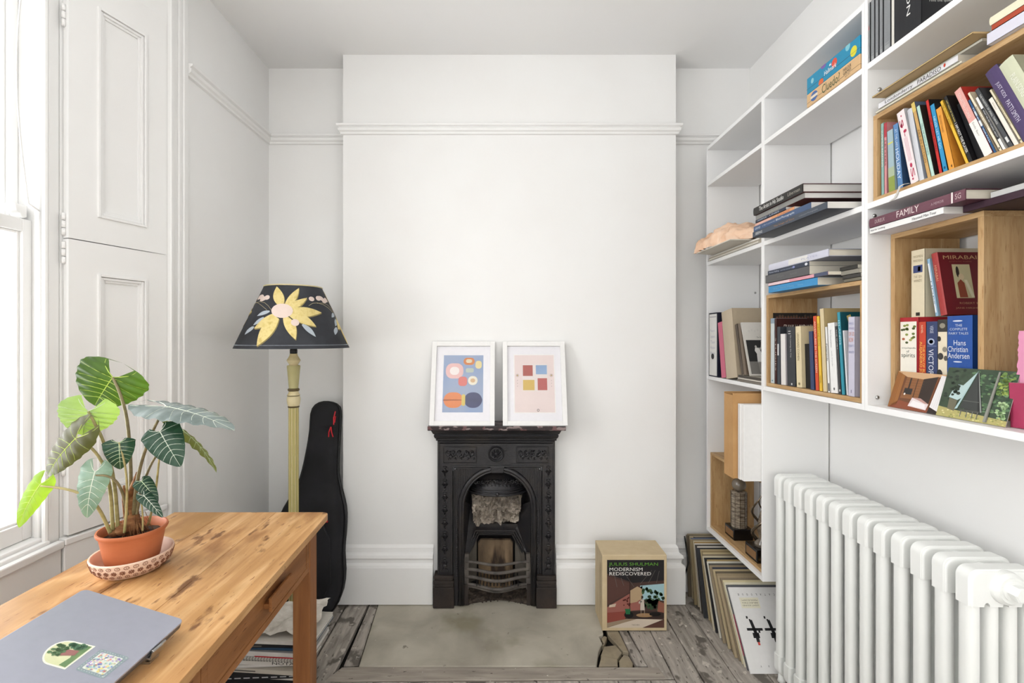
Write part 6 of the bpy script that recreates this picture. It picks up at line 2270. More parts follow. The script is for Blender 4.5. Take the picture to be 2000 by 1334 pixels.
items = [
    (793, 803, 793, 290, 'tallest dark ornate book at the back of the middle oak box', dict(spine='#23211f', cover='#2a2623', face=ornate, D=0.175, dx=0.012, T=0.004, lean=0)),
    (806, 850, 800, 346, 'pale grey white slim book at the far end of the middle oak box', dict(spine='#c9d0d0', cover='#b9c0c0', D=.13, titles=[('r', .92, 1, 0, 1, '#8a9aa8'), ('e', .04, .5, .012, .2, '#6a8a9a')], lean=0)),
    (852, 874, 850, 346, 'dark maroon architecture book with a large lettered cover', dict(spine='#3e1a18', cover='#3a1715', D=.175, face=big_flw, titles=[('t', 'STUDIES', .3, .8, .2, .8, '#b3a59a')], lean=0)),
    (878, 914, 870, 436, 'slim charcoal book with a small white mark', dict(spine='#3b4048', cover='#33373e', D=.12, titles=[('r', .5, .7, .1, .5, '#dfe0e0')], lean=0)),
    (920, 974, 905, 515, 'short white paperback in the middle oak box', dict(spine='#e8e4e0', cover='#c9c2c6', D=.11)),
    (990, 1084, 975, 440, 'thick charcoal book with thin white lettering', dict(spine='#33353a', cover='#2b2d31', D=.12, titles=[('t', 'On Leaving the City', .14, .52, .38, .56, '#c9c9c7'), ('r', .02, .05, .45, .6, '#d9d9d6'), ('r', .92, .93, .2, .5, '#d9d9d6'), ('r', .88, .89, .2, .5, '#d9d9d6')])),
    (1090, 1154, 1058, 435, 'cream book with brown spaced lettering', dict(spine='#e3d3ac', cover='#d9c9a2', D=.12, titles=[('t', 'LEONARD COHEN', .11, .56, .28, .62, '#7d6a44'), ('e', .06, .5, .022, .18, '#8a7a58')])),
    (1160, 1226, 1160, 470, 'recessed black book with a pale hand on its cover', dict(spine='#131316', cover='#0f0f12', D=.10, dx=0.012, face=black_hand, H=0.16)),
    (1242, 1284, 1196, 490, 'navy cloth book in the middle oak box', dict(spine='#37456a', cover='#2f3c5e', D=.12)),
    (1297, 1334, 1243, 326, 'tall orange red book with pale lettering', dict(spine='#d5502c', cover='#c4472a', D=.13, titles=[('t', 'ADVENTURES IN THE SCREEN', .07, .76, .25, .75, '#f0d9c0')])),
    (1338, 1370, 1290, 326, 'tall yellow book beside the orange red one', dict(spine='#ecbf3a', cover='#e3b432', D=.13, titles=[('t', 'NORTH AND SOUTH', .1, .4, .25, .7, '#5c4a1c'), ('t', 'NOVEL', .8, .9, .3, .7, '#5c4a1c')])),
    (1378, 1424, 1322, 246, 'tallest beige book with a sun on its cover', dict(spine='#d9c79e', cover='#bfa97a', D=.17, face=sunny)),
    (1430, 1454, 1385, 440, 'thin white book with bold black title', dict(spine='#ecebe8', cover='#e2e0dc', D=.12, titles=[('t', 'Polaroids', .26, .52, .2, .8, '#1d1d1f'), ('r', .02, .14, .3, .8, '#1d1d1f')])),
    (1462, 1542, 1430, 398, 'thick white book with small grey lettering', dict(spine='#efeeec', cover='#e4e2df', D=.12, titles=[('t', 'Short Conversations', .1, .35, .3, .5, '#8a8c90'), ('t', 'with friends', .4, .62, .35, .5, '#a9abae'), ('e', .06, .5, .02, .08, '#3a3a3c')])),
    (1548, 1576, 1506, 430, 'dark slate book between white and teal spines', dict(spine='#3a3b3e', cover='#303134', D=.12, titles=[('t', 'THE QUIET', .05, .35, .25, .7, '#c9c9c6'), ('r', .04, .07, .25, .75, '#c9c9c6')])),
    (1580, 1616, 1540, 278, 'teal book with a gold figure on its cover', dict(spine='#2f8fa3', cover='#15505a', D=.13, face=tealf, titles=[('t', 'ISLANDS', .1, .4, .25, .7, '#bfe0e4')])),
    (1620, 1640, 1576, 478, 'slim white book beside the lavender one', dict(spine='#e9e8ea', cover='#dedde0', D=.11, dx=0.004)),
    (1650, 1724, 1645, 330, 'wide lavender book at the near end of the middle oak box', dict(spine='#c9c6d6', cover='#bfbccc', D=.12, titles=[('h', 'WHO IS', .90, .93, .1, .8, '#7f86b0'), ('h', 'AFRAID', .84, .87, .1, .9, '#a9a0c0'), ('h', 'OF US', .76, .81, .1, .9, '#d99a86'), ('h', 'NOW', .68, .74, .1, .8, '#d99a86'), ('h', 'ESSAYS', .62, .65, .1, .9, '#8a90b4'), ('h', 'AND NOTES', .54, .57, .1, .9, '#8a90b4'), ('r', .04, .08, .4, .5, '#6a6a86')])),
]
for it in items:
    if 'lean' not in it[5]:
        it[5]['lean'] = 0.0 if it[0] > 1640 else min(0.10, max(0.0, 0.02 + 0.00009 * (it[0] - 900)))
row(G, 1.094, LV[3] + 0.0151, 0.12, items, sx=5.559, ox=1360, oy=560, start=(1.9105, LV[3] + 0.015, 0.0, 1.54), zmax=1.522)

# --- pile lying on the middle oak box
zt = 1.5395
G = 'pile of books on the middle oak box'
for (lab, x, y0, y1, th, D, o) in (
    ('bright blue book lying directly on the middle oak box', 1.046, 1.553, 1.836, 0.026, .24, dict(spine='#3f8fc4', cover='#3a85b8', titles=[('t', 'Modern Theories of Seeing', .12, .56, .3, .6, '#7fb6d9'), ('t', 'Drawing', .64, .74, .3, .55, '#7fb6d9')])),
    ('thin pink and white book second in the pile on the middle oak box', 1.044, 1.500, 1.834, 0.012, .24, dict(spine='#dfa0ac', cover='#3d4250', titles=[('r', .60, 1, .1, .9, '#ecd0d4'), ('r', .0, .20, 0, 1, '#4a5068')])),
    ('thick dark grey book in the middle of the pile on the middle oak box', 1.040, 1.585, 1.846, 0.030, .25, dict(spine='#5b5b5c', cover='#4a4a4b', titles=[('t', 'ATLAS', .30, .45, .4, .6, '#737372'), ('t', 'PLACES', .60, .75, .4, .6, '#737372')])),
    ('dark navy book with white lettering under the lavender one', 1.044, 1.592, 1.838, 0.016, .22, dict(spine='#39404f', cover='#333a48', titles=[('t', 'Points Falling', .04, .30, .25, .7, '#b9c0cf'), ('t', 'and the human face', .34, .66, .3, .65, '#8f97a8'), ('e', .06, .5, .03, .3, '#dfe2e6'), ('e', .34, .5, .03, .25, '#8d93c4')])),
    ('pale lavender hardback on top of the pile on the middle oak box', 1.046, 1.500, 1.832, 0.024, .26, dict(spine='#cfcfdc', cover='#a9aab6', hard=True, titles=[('t', 'PLATES', .60, .85, .35, .6, '#aeb0c6'), ('r', .3, .62, .1, .9, '#e0deda')])),
):
    book(lab, G, x, y0, zt, th, D, y1 - y0, PI / 2, **o)
    zt += th + 0.0005
for k, (h, th) in enumerate((('#6f6a5c', 0.010), ('#3f3d3a', 0.012), ('#8b877c', 0.014), ('#35332f', 0.012))):
    book(['lowest thin booklet behind the blue book', 'dark thin volume second from below behind the blue book', 'grey thin volume third from below behind the grey book', 'topmost dark thin volume behind the grey book'][k], G, 1.085, 1.412 + 0.006 * k, 1.5397 + sum((0.0104, 0.0124, 0.0144)[:k]), th, .22, 0.075, PI / 2, spine=h, cover=h)

# --- pile of art books on the shelf of the middle bay
zt = LV[2] + 0.0002
G = 'pile of art books in the middle shelf unit'


def under(fa, F, D, H):
    pass


for (lab, x, y0, y1, th, D, o) in (
    ('dark slate art book at the bottom sticking out over the shelf', 1.000, 1.440, 1.866, 0.021, .30, dict(spine='#474e59', cover='#3c3f45', titles=[('t', 'The Image of Time', .34, .62, .3, .65, '#a8784f'), ('t', 'Collected Photographs', .68, .9, .35, .6, '#8f9299'), ('t', 'SEEING', .05, .16, .3, .75, '#dadbdc')])),
    ('blue grey art book second from the bottom of the art pile', 1.003, 1.520, 1.864, 0.021, .29, dict(spine='#45597a', cover='#3d4f6c', titles=[('t', 'Blind Photographs', .44, .75, .25, .7, '#dbe0ea'), ('t', 'a life in pictures', .18, .42, .3, .65, '#a9b4c9'), ('t', 'GRAND', .03, .14, .3, .7, '#cfd6e2')])),
    ('thin salmon orange book in the art pile', 1.008, 1.615, 1.862, 0.012, .27, dict(spine='#dfa072', cover='#d39565', titles=[('r', .55, 1, .1, .9, '#e3b3a3'), ('t', 'SUNRISE', .6, .9, .25, .75, '#b96a52')])),
    ('thin dark blue book above the salmon one in the art pile', 1.006, 1.660, 1.856, 0.011, .25, dict(spine='#2c3446', cover='#262d3c', titles=[('t', 'HARBOUR', .08, .40, .25, .75, '#b9c2d2'), ('t', 'LINES', .5, .8, .25, .75, '#b9c2d2')])),
    ('grey book under the black one in the art pile', 1.008, 1.560, 1.858, 0.018, .28, dict(spine='#8d8c88', cover='#5c1f1c', titles=[('t', 'collected', .3, .5, .3, .7, '#b9b5a4')])),
    ('black art book with white lettering on top of the art pile', 1.000, 1.556, 1.858, 0.029, .29, dict(spine='#2a2826', cover='#4a1d1c', hard=True, titles=[('t', 'The Artist in His Studio', .14, .66, .25, .8, '#ecebe6'), ('t', 'Liberman', .74, .96, .3, .7, '#a9a59a')])),
):
    book(lab, G, x, y0, zt, th, D, y1 - y0, PI / 2, pages=M_pagew, **o)
    zt += th + 0.0005

# --- board games on the top shelf of the middle bay
def game(label, z, th, body, deco, y0=1.4115, y1=1.655):
    r = thing('game_box', label, 'game box', (1.0775, (y0 + y1) / 2, z), 'flat game boxes on the top shelf')
    MB().box((1.0775, y0, z), (1.32, y1, z + th)).build('box_body', C(body, 0.45), r, bevel=0.001, seg=1)
    m = MB()
    deco(m, Frame((1.0775, y1, z), (0, -1, 0), (0, 0, 1), (-1, 0, 0), 0.0003), y1 - y0, th)
    m.build('printed_side', None, r)
    m = MB()
    m.box((1.0771, y0 - 0.0004, z + th * 0.30), (1.3204, y1 + 0.0004, z + th * 0.315), C('#4a4a44'))
    m.build('lid_seam', None, r)


def deco_wood(m, F, w, h):
    for k in range(9):
        rect(m, F, 0, h * (.05 + .1 * k), w, h * (.075 + .1 * k), C('#d0a978', .5), 1)
    ell(m, F, w * .16, h * .52, w * .075, h * .36, C('#4a6aa0', .5), 2)
    rect(m, F, w * .085, h * .42, w * .235, h * .62, C('#e3d6c0', .5), 3)
    text(m, F, 'Cluedo?', w * .32, h * .18, w * .66, h * .84, C('#4d5a3a', .5))
    text(m, F, 'PARLOUR', w * .72, h * .60, w * .86, h * .82, C('#3a3a36', .5))
    text(m, F, 'GAMES', w * .72, h * .36, w * .86, h * .56, C('#3a3a36', .5))
    text(m, F, 'ages 8+', w * .75, h * .12, w * .84, h * .24, C('#3a3a36', .5))


def deco_blue(m, F, w, h):
    for (u, v, ru, rv, c) in ((.12, .62, .030, .16, '#8fc4cf'), (.30, .10, .05, .22, '#d5693c'), (.35, .93, .05, .12, '#7a5aa0'), (.56, .62, .05, .26, '#d9523f'), (.80, .88, .04, .22, '#7fc0cc'), (.90, .38, .055, .28, '#d9d13a')):
        pts = []
        for k in range(20):
            a_ = 2 * PI * k / 20
            pts.append((w * (u + ru * math.cos(a_)), min(h, max(0, h * (v + rv * math.sin(a_))))))
        poly(m, F, pts, C(c, .5), 1)
    text(m, F, 'Hallmark', w * .37, h * .30, w * .60, h * .58, C('#f2f4f4', .5), 0, 3)
    poly(m, F, [(w * .465, h * .64), (w * .475, h * .78), (w * .485, h * .68), (w * .495, h * .80), (w * .505, h * .64)], C('#f2f4f4', .5), 3)


game('light wood patterned game box under the blue dotted one', LV[1] + 0.0003, 0.045, '#dcb98c', deco_wood)
game('bright blue game box with coloured dots on the top shelf', LV[1] + 0.046, 0.056, '#2288ad', deco_blue)

# --- far bay: box file, pink book, linen album, leaning picture books
zs = LV[3]
G = 'books and files in the far shelf unit'
Y5 = lambda cx, x=1.085: YX(1360 + cx / 5.559, x)
r = thing('box_file', 'navy box file with white spine label and finger hole in the far shelf unit', 'box file', (1.083, 2.435, zs + 0.0003), G)
ya, yb_ = 2.445, 2.350
MB().box((1.0835, yb_, zs + 0.0004), (1.335, ya, zs + 0.325)).build('case', C('#16182a', 0.5), r, bevel=0.001, seg=1)
m = MB()
F = Frame((1.0835, ya, zs), (0, -1, 0), (0, 0, 1), (-1, 0, 0), 0.0004)
rect(m, F, 0.006, 0.006, 0.089, 0.318, C('#e6e5e0', .6), 1)
for k in range(5):
    text(m, F, ['Papers', 'Letters', 'Tax', 'House', 'Notes'][k], 0.018, 0.225 - 0.028 * k, 0.068, 0.240 - 0.028 * k, C('#b9b9c4', .6), 0, 2)
rect(m, F, 0.012, 0.302, 0.083, 0.305, C('#8a8a90', .6), 2)
m.build('spine_label', None, r)
m = MB()
m.lathe([(0.0145, 1.0815), (0.0145, 1.0835)], (0, ya - 0.045, zs + 0.103), 20, axis='x')
m.build('finger_hole', M_black, r)
prev = row(G, 1.085, zs, 0.2, [
    (246, 296, 206, 396, 'pink book beside the navy box file', dict(spine='#cf6f86', cover='#b95d74', D=.21)),
    (302, 424, 248, 286, 'thick beige linen album in the far shelf unit', dict(spine='#c2b39b', cover='#b3a48d', D=.25, hard=True)),
], sx=5.559, ox=1360, oy=560, start=(yb_, zs, 0, zs + .32))
# thin booklets lying flat, with leaning picture books on them
fz0 = zs + 0.0003
ylim = prev[0] - 0.004
for k, (h, th) in enumerate((('#7c746a', 0.010), ('#c9c2b6', 0.008), ('#4c463f', 0.010))):
    book(['lowest grey booklet lying flat in the far shelf unit', 'middle pale booklet lying flat in the far shelf unit', 'top dark booklet lying flat in the far shelf unit'][k], G, 1.083, 1.953, fz0, th, .22, ylim - 1.953 - 0.004 * k, PI / 2, spine=h, cover='#b9b1a4', pages=M_pagew)
    fz0 += th + 0.0005


def tennis(fa, F, D, H):
    D = D * .62                      # the picture's left part, seen beside the white side panel
    rect(fa, F, D * .05, H * .03, D * 1.5, H * .66, C('#2a2a2a', .5), 1)
    rect(fa, F, D * .05, H * .03, D * 1.5, H * .26, C('#77746f', .5), 2)
    F = Frame(F.O - F.U * (D * .11), F.U, F.V, F.N, F.eps)
    w = C('#e3e1dd', .5)
    s = C('#b5b1aa', .5)
    q = lambda pts: [(D * u, H * v) for u, v in pts]
    poly(fa, F, q([(.42, .42), (.54, .40), (.60, .26), (.40, .24)]), w, 4)
    poly(fa, F, q([(.40, .52), (.52, .51), (.56, .40), (.42, .40), (.37, .46)]), w, 4)
    poly(fa, F, q([(.50, .50), (.57, .53), (.58, .50), (.53, .46)]), s, 5)
    poly(fa, F, q([(.56, .52), (.60, .62), (.615, .62), (.58, .51)]), s, 5)
    ell(fa, F, D * .615, H * .63, D * .022, H * .022, s, 5, 12)
    ell(fa, F, D * .42, H * .535, D * .032, H * .024, s, 5, 12)
    poly(fa, F, q([(.41, .26), (.50, .25), (.48, .06), (.42, .06)]), C('#8f8b85', .5), 4)
    poly(fa, F, q([(.51, .25), (.59, .26), (.62, .08), (.56, .06)]), C('#8f8b85', .5), 4)
    ell(fa, F, D * .86, H * .44, D * .05, H * .05, C('#bdb9b2', .5), 3, 12)
    for k in range(5):
        ell(fa, F, D * (.3 + .09 * k), H * (.83 + .02 * (k % 2)), D * .03, H * .02, C('#cfcbc4', .5), 1, 9)
    text(fa, F, 'The Game', D * .50, H * .70, D * .70, H * .725, C('#4a4844', .5))


row(G, 1.090, fz0, 0.2, [
    (472, 498, 400, 416, 'thin dark brown book leaning on the linen album', dict(spine='#5a5046', cover='#4d443b', D=.2)),
    (508, 540, 440, 408, 'weathered brown book leaning beside the tennis picture book', dict(spine='#77695a', cover='#6a5d50', D=.2)),
    (554, 572, 456, 394, 'white picture book with a black and white tennis player', dict(spine='#e3e0d9', cover='#d6d2ca', D=.24, face=tennis, T=0.006)),
], sx=5.559, ox=1360, oy=560, start=(prev[0] - 0.004, fz0, prev[2], zs + .3))

# --- far bay: papers, board and tissue parcel on the shelf at the far end
zt = LV[2] + 0.0003
G = 'papers under the tissue parcel'
for k, (h, th) in enumerate((('#d9d4c8', 0.009), ('#b9ae9a', 0.006), ('#e3dfd6', 0.009))):
    book(['lowest paper pad under the tissue parcel', 'thin tan pad under the tissue parcel', 'white paper pad directly under the protruding board'][k], G, 1.075 + .004 * k, 1.962 + 0.003 * k, zt, th, .25, 0.47, PI / 2, spine=h, cover=h, name='paper_pad', cat='paper')
    zt += th + 0.0004
r = thing('mount_board', 'pale board sticking out over the far shelf under the tissue parcel', 'board', (1.1, 2.2, zt), None)
MB().prism([(0.985, 2.365, zt + .0002), (0.99, 2.03, zt + .0002), (1.33, 2.03, zt + .0002), (1.33, 2.40, zt + .0002), (1.08, 2.40, zt + .0002)], (0, 0, 0.004)).build('board', C('#d3cdc0', 0.7), r)
M_tis = NM('peach_tissue_paper', ['#e3b795', '#edc9ac', '#f2d8c2'], nscale=9.0, rough=0.8, dist=0.8)
nt = M_tis.node_tree
pm = MB()
NU, NV = 70, 40
gv = []
for i in range(NV + 1):
    for j in range(NU + 1):
        u, v = j / NU, i / NV
        an = PI * (1 - v)
        y = 2.395 - 0.40 * u
        rad = 0.036 + 0.058 * math.sin(PI * min(1, 0.25 + u * 0.72)) * (1 if u < .75 else 1 - .3 * (u - .75) * 4)
        p = Vector((u * 5, v * 3.2, 0.5))
        cr = noise.ridged_multi_fractal(p * 1.4, 1.0, 2.1, 3, 1.0, 2.0)
        rr_ = rad * (1 + 0.22 * (cr - 0.9)) + 0.010 * noise.noise(p * 3.5) + 0.004 * noise.noise(p * 9)
        edge = 1 if 0 < u < 1 else 0.25
        gv.append((1.085 + (1.0 - u) * 0.0 + 0.045 * u + rr_ * 1.25 * math.cos(an) * (0.7 + .3 * edge), y, zt + 0.006 + max(0.0, rr_ * 1.05 * math.sin(an) * (1 if u > 0.04 else 0.5))))
pm.add(gv, [(i * (NU + 1) + j, i * (NU + 1) + j + 1, (i + 1) * (NU + 1) + j + 1, (i + 1) * (NU + 1) + j) for i in range(NV) for j in range(NU)])
o = pm.build('tissue_parcel', M_tis, smooth=True)
tag(o, 'crumpled peach tissue paper parcel on the far shelf', 'parcel')

# --- far bay: kraft box and white binder standing on the bottom oak box, two trophies inside it
zt = 0.7704
r = thing('cardboard_box', 'tall brown cardboard box standing on the bottom oak box', 'cardboard box', (1.03, 2.1, zt), None, None)
M_kraft = NM('kraft_card', ['#b98d5a', '#c49a68'], nscale=12.0, rough=0.8)
kx0, ky0, ky1 = 0.978, 1.965, 2.055
kx0, ky0, ky1 = 0.985, 1.995, 2.072
m = MB()
m.box((kx0, ky0, zt), (kx0 + .24, ky0 + .003, zt + .36))
m.box((kx0, ky1 - .003, zt), (kx0 + .24, ky1, zt + .36))
m.box((kx0, ky0 + .003, zt), (kx0 + .003, ky1 - .003, zt + .352))
m.box((kx0 + .237, ky0 + .003, zt), (kx0 + .24, ky1 - .003, zt + .36))
m.box((kx0 + .003, ky0 + .003, zt), (kx0 + .237, ky1 - .003, zt + .004))
m.build('box_body', M_kraft, r)
m = MB()
m.hexa([Vector(p) for p in ((kx0 + .10, ky0 + .003, zt + .345), (kx0 + .236, ky0 + .003, zt + .352), (kx0 + .236, ky1 - .003, zt + .352), (kx0 + .10, ky1 - .003, zt + .345), (kx0 + .10, ky0 + .003, zt + .348), (kx0 + .236, ky0 + .003, zt + .355), (kx0 + .236, ky1 - .003, zt + .355), (kx0 + .10, ky1 - .003, zt + .348))])
m.build('flap', M_kraft, r)
wx = 1.005
r = thing('white_binder', 'white binders standing beside the brown cardboard box', 'binder', (wx, 1.975, zt))
MB().box((wx, 1.972, zt), (wx + .25, 1.992, zt + .318)).build('case', M_white, r, bevel=0.001, seg=1)
MB().box((wx + .004, 1.951, zt), (wx + .25, 1.9712, zt + .318)).build('case', M_white, r, bevel=0.001, seg=1)
m = MB()
for yy in (1.9775, 1.986):
    m.box((wx - .0004, yy, zt + .004), (wx + .0002, yy + .001, zt + .314))
m.build('spine_crease', C('#b9b9bb', .5), r)

M_tgl = NM('dark_glass_trophy', ['#4a4038', '#857868', '#a89a86'], nscale=5.0, scale=(8, 8, 22), rough=0.12, spec=0.8)
M_tgl2 = NM('smoky_trophy_glass', ['#5d5348', '#8f8474'], nscale=4.0, rough=0.08, spec=0.9)
M_tm = C('#7d7060', 0.22, 0.9)
zf = 0.379 + 0.0151


def plinth(r, x, y, w, h):
    MB().box((x - w / 2, y - w / 2, zf), (x + w / 2, y + w / 2, zf + h)).build('base', C('#0f0f11', 0.2), r, bevel=0.002)
    m = MB().box((x - w / 2 - .001, y - w * .40, zf + h * .2), (x - w / 2, y + w * .40, zf + h * .8))
    m.build('brass_plate', C('#9c7448', 0.35, 0.6), r)


tx_, ty_ = 1.165, 2.300
r = thing('trophy', 'glass column trophy with a ball on top in the bottom oak box', 'trophy', (tx_, ty_, zf), 'trophies in the bottom oak box')
plinth(r, tx_, ty_, 0.092, 0.052)
m = MB().lathe([(0.036, zf + .052), (0.036, zf + .222), (0.030, zf + .226)], (tx_, ty_, 0), 10)
m.build('column', M_tgl, r)
m = MB()
for k in range(10):
    a_ = 2 * PI * k / 10
    m.tube([(tx_ + .0365 * math.cos(a_), ty_ + .0365 * math.sin(a_), zf + .053), (tx_ + .0365 * math.cos(a_), ty_ + .0365 * math.sin(a_), zf + .222)], 0.0012, 5)
for k in range(8):
    zz = zf + .068 + .020 * k
    m.tube([(tx_ + .036 * math.cos(2 * PI * i / 10), ty_ + .036 * math.sin(2 * PI * i / 10), zz) for i in range(11)], 0.001, 4)
m.build('etched_band', M_tm, r)
MB().ball((tx_, ty_, zf + .255), 0.032, 20, 14).build('ball', M_tgl2, r, smooth=True)
tx_, ty_ = 1.155, 2.075
r = thing('trophy', 'twisted metal flame trophy on a black base in the bottom oak box', 'trophy', (tx_, ty_, zf), 'trophies in the bottom oak box')
plinth(r, tx_, ty_, 0.10, 0.056)
MB().lathe([(0.034, zf + .056), (0.030, zf + .07), (0.016, zf + .085), (0.012, zf + .10)], (tx_, ty_, 0), 20).build('collar', M_tgl2, r, smooth=True)
for s_ in range(3):
    m = MB()
    pts, rs = [], []
    for k in range(22):
        t = k / 21
        a_ = s_ * 2.1 + t * 4.4
        rad = 0.046 * math.sin(PI * (0.15 + 0.8 * t)) * (1 - 0.35 * t) + 0.006
        pts.append((tx_ + rad * math.cos(a_), ty_ + rad * math.sin(a_), zf + .075 + (.225 - .02 * s_) * t))
        rs.append(0.0075 * (1 - t) ** 0.7 + 0.0008)
    m.tube(pts, rs, 8)
    m.build('flame_ribbon', M_tm, r, smooth=True)
m = MB().lathe([(0.014, zf + .09), (0.022, zf + .12), (0.017, zf + .17), (0.010, zf + .20), (0.002, zf + .215)], (tx_, ty_, 0), 8)
m.build('glass_core', M_tgl, r)
tx_, ty_ = 1.150, 1.998
r = thing('trophy', 'brass coloured trophy mostly hidden behind the white side panel', 'trophy', (tx_, ty_, zf), 'trophies in the bottom oak box')
MB().lathe([(0.030, zf), (0.028, zf + .008), (0.012, zf + .016), (0.008, zf + .05), (0.02, zf + .075), (0.026, zf + .12), (0.022, zf + .13)], (tx_, ty_, 0), 20).build('cup', M_brass, r, smooth=True)

# ---------------------------------------------------------------- radiator
RXF_, RXB = 1.100, 1.262
RN, RP = 13, 0.0626
RY0 = 1.1017
RTOP, RBOT = 0.822, 0.030
ra = thing('radiator', 'white column radiator with thirteen sections standing under the shelves', 'radiator', ((RXF_ + RXB) / 2, RY0 + 0.38, 0))
sec = MB()


def rbox(mb, x0, x1, y0, y1, z0, z1, r, n=4):
    """vertical rounded column (stadium in plan)"""
    pts = rr(x0, y0, x1, y1, r, n)
    mb.prism([(x, y, z0) for x, y in pts], (0, 0, z1 - z0))


hw_ = 0.0185
cw = 0.030
for k in range(4):
    x0 = RXF_ + k * (RXB - RXF_ - cw) / 3
    rbox(sec, x0, x0 + cw, -hw_, hw_, RBOT + 0.05, RTOP - 0.05, 0.0140, 4)


def header(mb, z0, z1, top):
    """cast header joining the columns: one outline lofted across the section with rounded, slightly stepped edges"""
    rc = 0.024
    slices = []
    for yy, ins in ((-0.0205, 0.0080), (-0.0200, 0.0056), (-0.0186, 0.0040), (-0.0168, 0.0034), (-0.0160, 0.0012), (-0.0148, 0.0), (0.0148, 0.0), (0.0160, 0.0012), (0.0168, 0.0034), (0.0186, 0.0040), (0.0200, 0.0056), (0.0205, 0.0080)):
        a, b = RXF_ - 0.003 + ins, RXB + 0.003 - ins
        zo = (z1 - ins) if top else (z0 + ins)      # outer (rounded) side
        zi = z0 if top else z1                      # inner side, where the columns enter
        sg = -1 if top else 1
        pts = []
        n = 7
        for i in range(n + 1):
            t = i / n * PI / 2
            pts.append((a + rc - rc * math.cos(t), zo + sg * (rc - rc * math.sin(t))))
        for i in range(n + 1):
            t = i / n * PI / 2
            pts.append((b - rc + rc * math.sin(t), zo + sg * (rc - rc * math.cos(t))))
        pts.append((b, zi))
        pc = (RXB - RXF_ - cw) / 3
        for q3 in (2, 1, 0):
            g0, g1 = RXF_ + cw + q3 * pc, RXF_ + (q3 + 1) * pc
            for i in range(9):
                t = PI * i / 8
                pts.append(((g0 + g1) / 2 + (g1 - g0) / 2 * math.cos(t), zi - sg * 0.010 * math.sin(t)))
        pts.append((a, zi))
        slices.append([Vector((x, yy, z)) for x, z in pts])
    m_ = len(slices[0])
    vs = [p for sl_ in slices for p in sl_]
    fs = []
    for i in range(len(slices) - 1):
        for k in range(m_):
            k2 = (k + 1) % m_
            f_ = (i * m_ + k, i * m_ + k2, (i + 1) * m_ + k2, (i + 1) * m_ + k)
            fs.append(f_ if top else f_[::-1])
    e0 = list(range(m_))
    e1 = [(len(slices) - 1) * m_ + k for k in range(m_)]
    fs += [e0[::-1], e1] if top else [e0, e1[::-1]]
    mb.add(vs, fs)


header(sec, RTOP - 0.086, RTOP, True)
header(sec, RBOT, RBOT + 0.078, False)
# nipples between sections
for z in (RTOP - 0.036, RBOT + 0.040):
    sec.lathe([(0.022, -RP / 2 - 0.0005), (0.026, -0.022), (0.026, 0.022), (0.022, RP / 2 + 0.0005)], ((RXF_ + RXB) / 2, 0, z), 16, axis='y')
first = None
for k in range(RN):
    y = RY0 + RP * k + hw_
    if first is None:
        o = sec.build('radiator_section', M_rad, ra, local=True)
        for p_ in o.data.polygons:
            p_.use_smooth = True
        o.data.set_sharp_from_angle(angle=0.75)
        first = o
    else:
        o = first.copy()
        COL.objects.link(o)
    o.location = Vector((0, y, 0)) - Vector(ra.location)
m = MB()
yf = RY0 - 0.002
m.lathe([(0.036, yf + .02), (0.040, yf + .006), (0.038, yf - .008), (0.032, yf - .014), (0.031, yf - .016)], ((RXF_ + RXB) / 2, 0, RTOP - 0.040), 28, axis='y')
m.lathe([(0.024, yf - .016), (0.024, yf - .019), (0.021, yf - .020)], ((RXF_ + RXB) / 2, 0, RTOP - 0.040), 28, axis='y')
m.lathe([(0.019, yf - .020), (0.019, yf - .036), (0.016, yf - .039)], ((RXF_ + RXB) / 2, 0, RTOP - 0.040), 6, axis='y')
auto_smooth(m.build('end_plug', M_rad, ra), 0.5)
m = MB()
m.lathe([(0.024, yf + .02), (0.024, yf - .014), (0.010, yf - .016), (0.010, yf - .03)], ((RXF_ + RXB) / 2, 0, RBOT + 0.040), 16, axis='y')
m.build('valve_boss', M_rad, ra)
for y in (RY0 + hw_, RY0 + RP * (RN - 1) + hw_):
    for x in (RXF_ + 0.018, RXB - 0.018):
        MB().lathe([(0.016, 0.001), (0.013, 0.01), (0.012, RBOT + 0.01)], (x, y, 0), 14).build('foot', M_rad, ra, smooth=True)

# ---------------------------------------------------------------- records leaning on the floor below the shelves
rnd = random.Random(17)
G = 'record sleeves leaning on the floor'
NR = 32
cols = ['#a39170', '#6d6250', '#b5a688', '#2a2a2b', '#5a6a8c', '#8f7f60', '#c9bda0', '#a98a58', '#d4cfc6', '#4b4640', '#d9d4c8', '#37393c', '#b7a680', '#9d8b66', '#c8b78e', '#8a7c66', '#d0c6ac',
        '#27282b', '#b09a6c', '#e0dccf', '#5a564f', '#9a8a70', '#3a3d4a', '#bfae8a', '#6a604e', '#a08f72', '#a8977a', '#8c7d68', '#d9cda6', '#e3dcc4', '#5b5c60', '#e3e2e0']
names = ['tan', 'dull brown', 'pale tan', 'soot black', 'blue edged plastic wrapped', 'khaki brown', 'cream', 'ochre', 'off white', 'dark grey brown', 'chalk white', 'charcoal', 'straw coloured', 'olive tan', 'sand coloured', 'taupe', 'ivory',
         'jet black', 'mustard tan', 'bone white', 'stone grey', 'fawn', 'slate navy', 'oatmeal', 'umber', 'camel', 'dusty beige', 'mole brown', 'pale yellow', 'creamy yellow', 'grey and crimson', 'white']
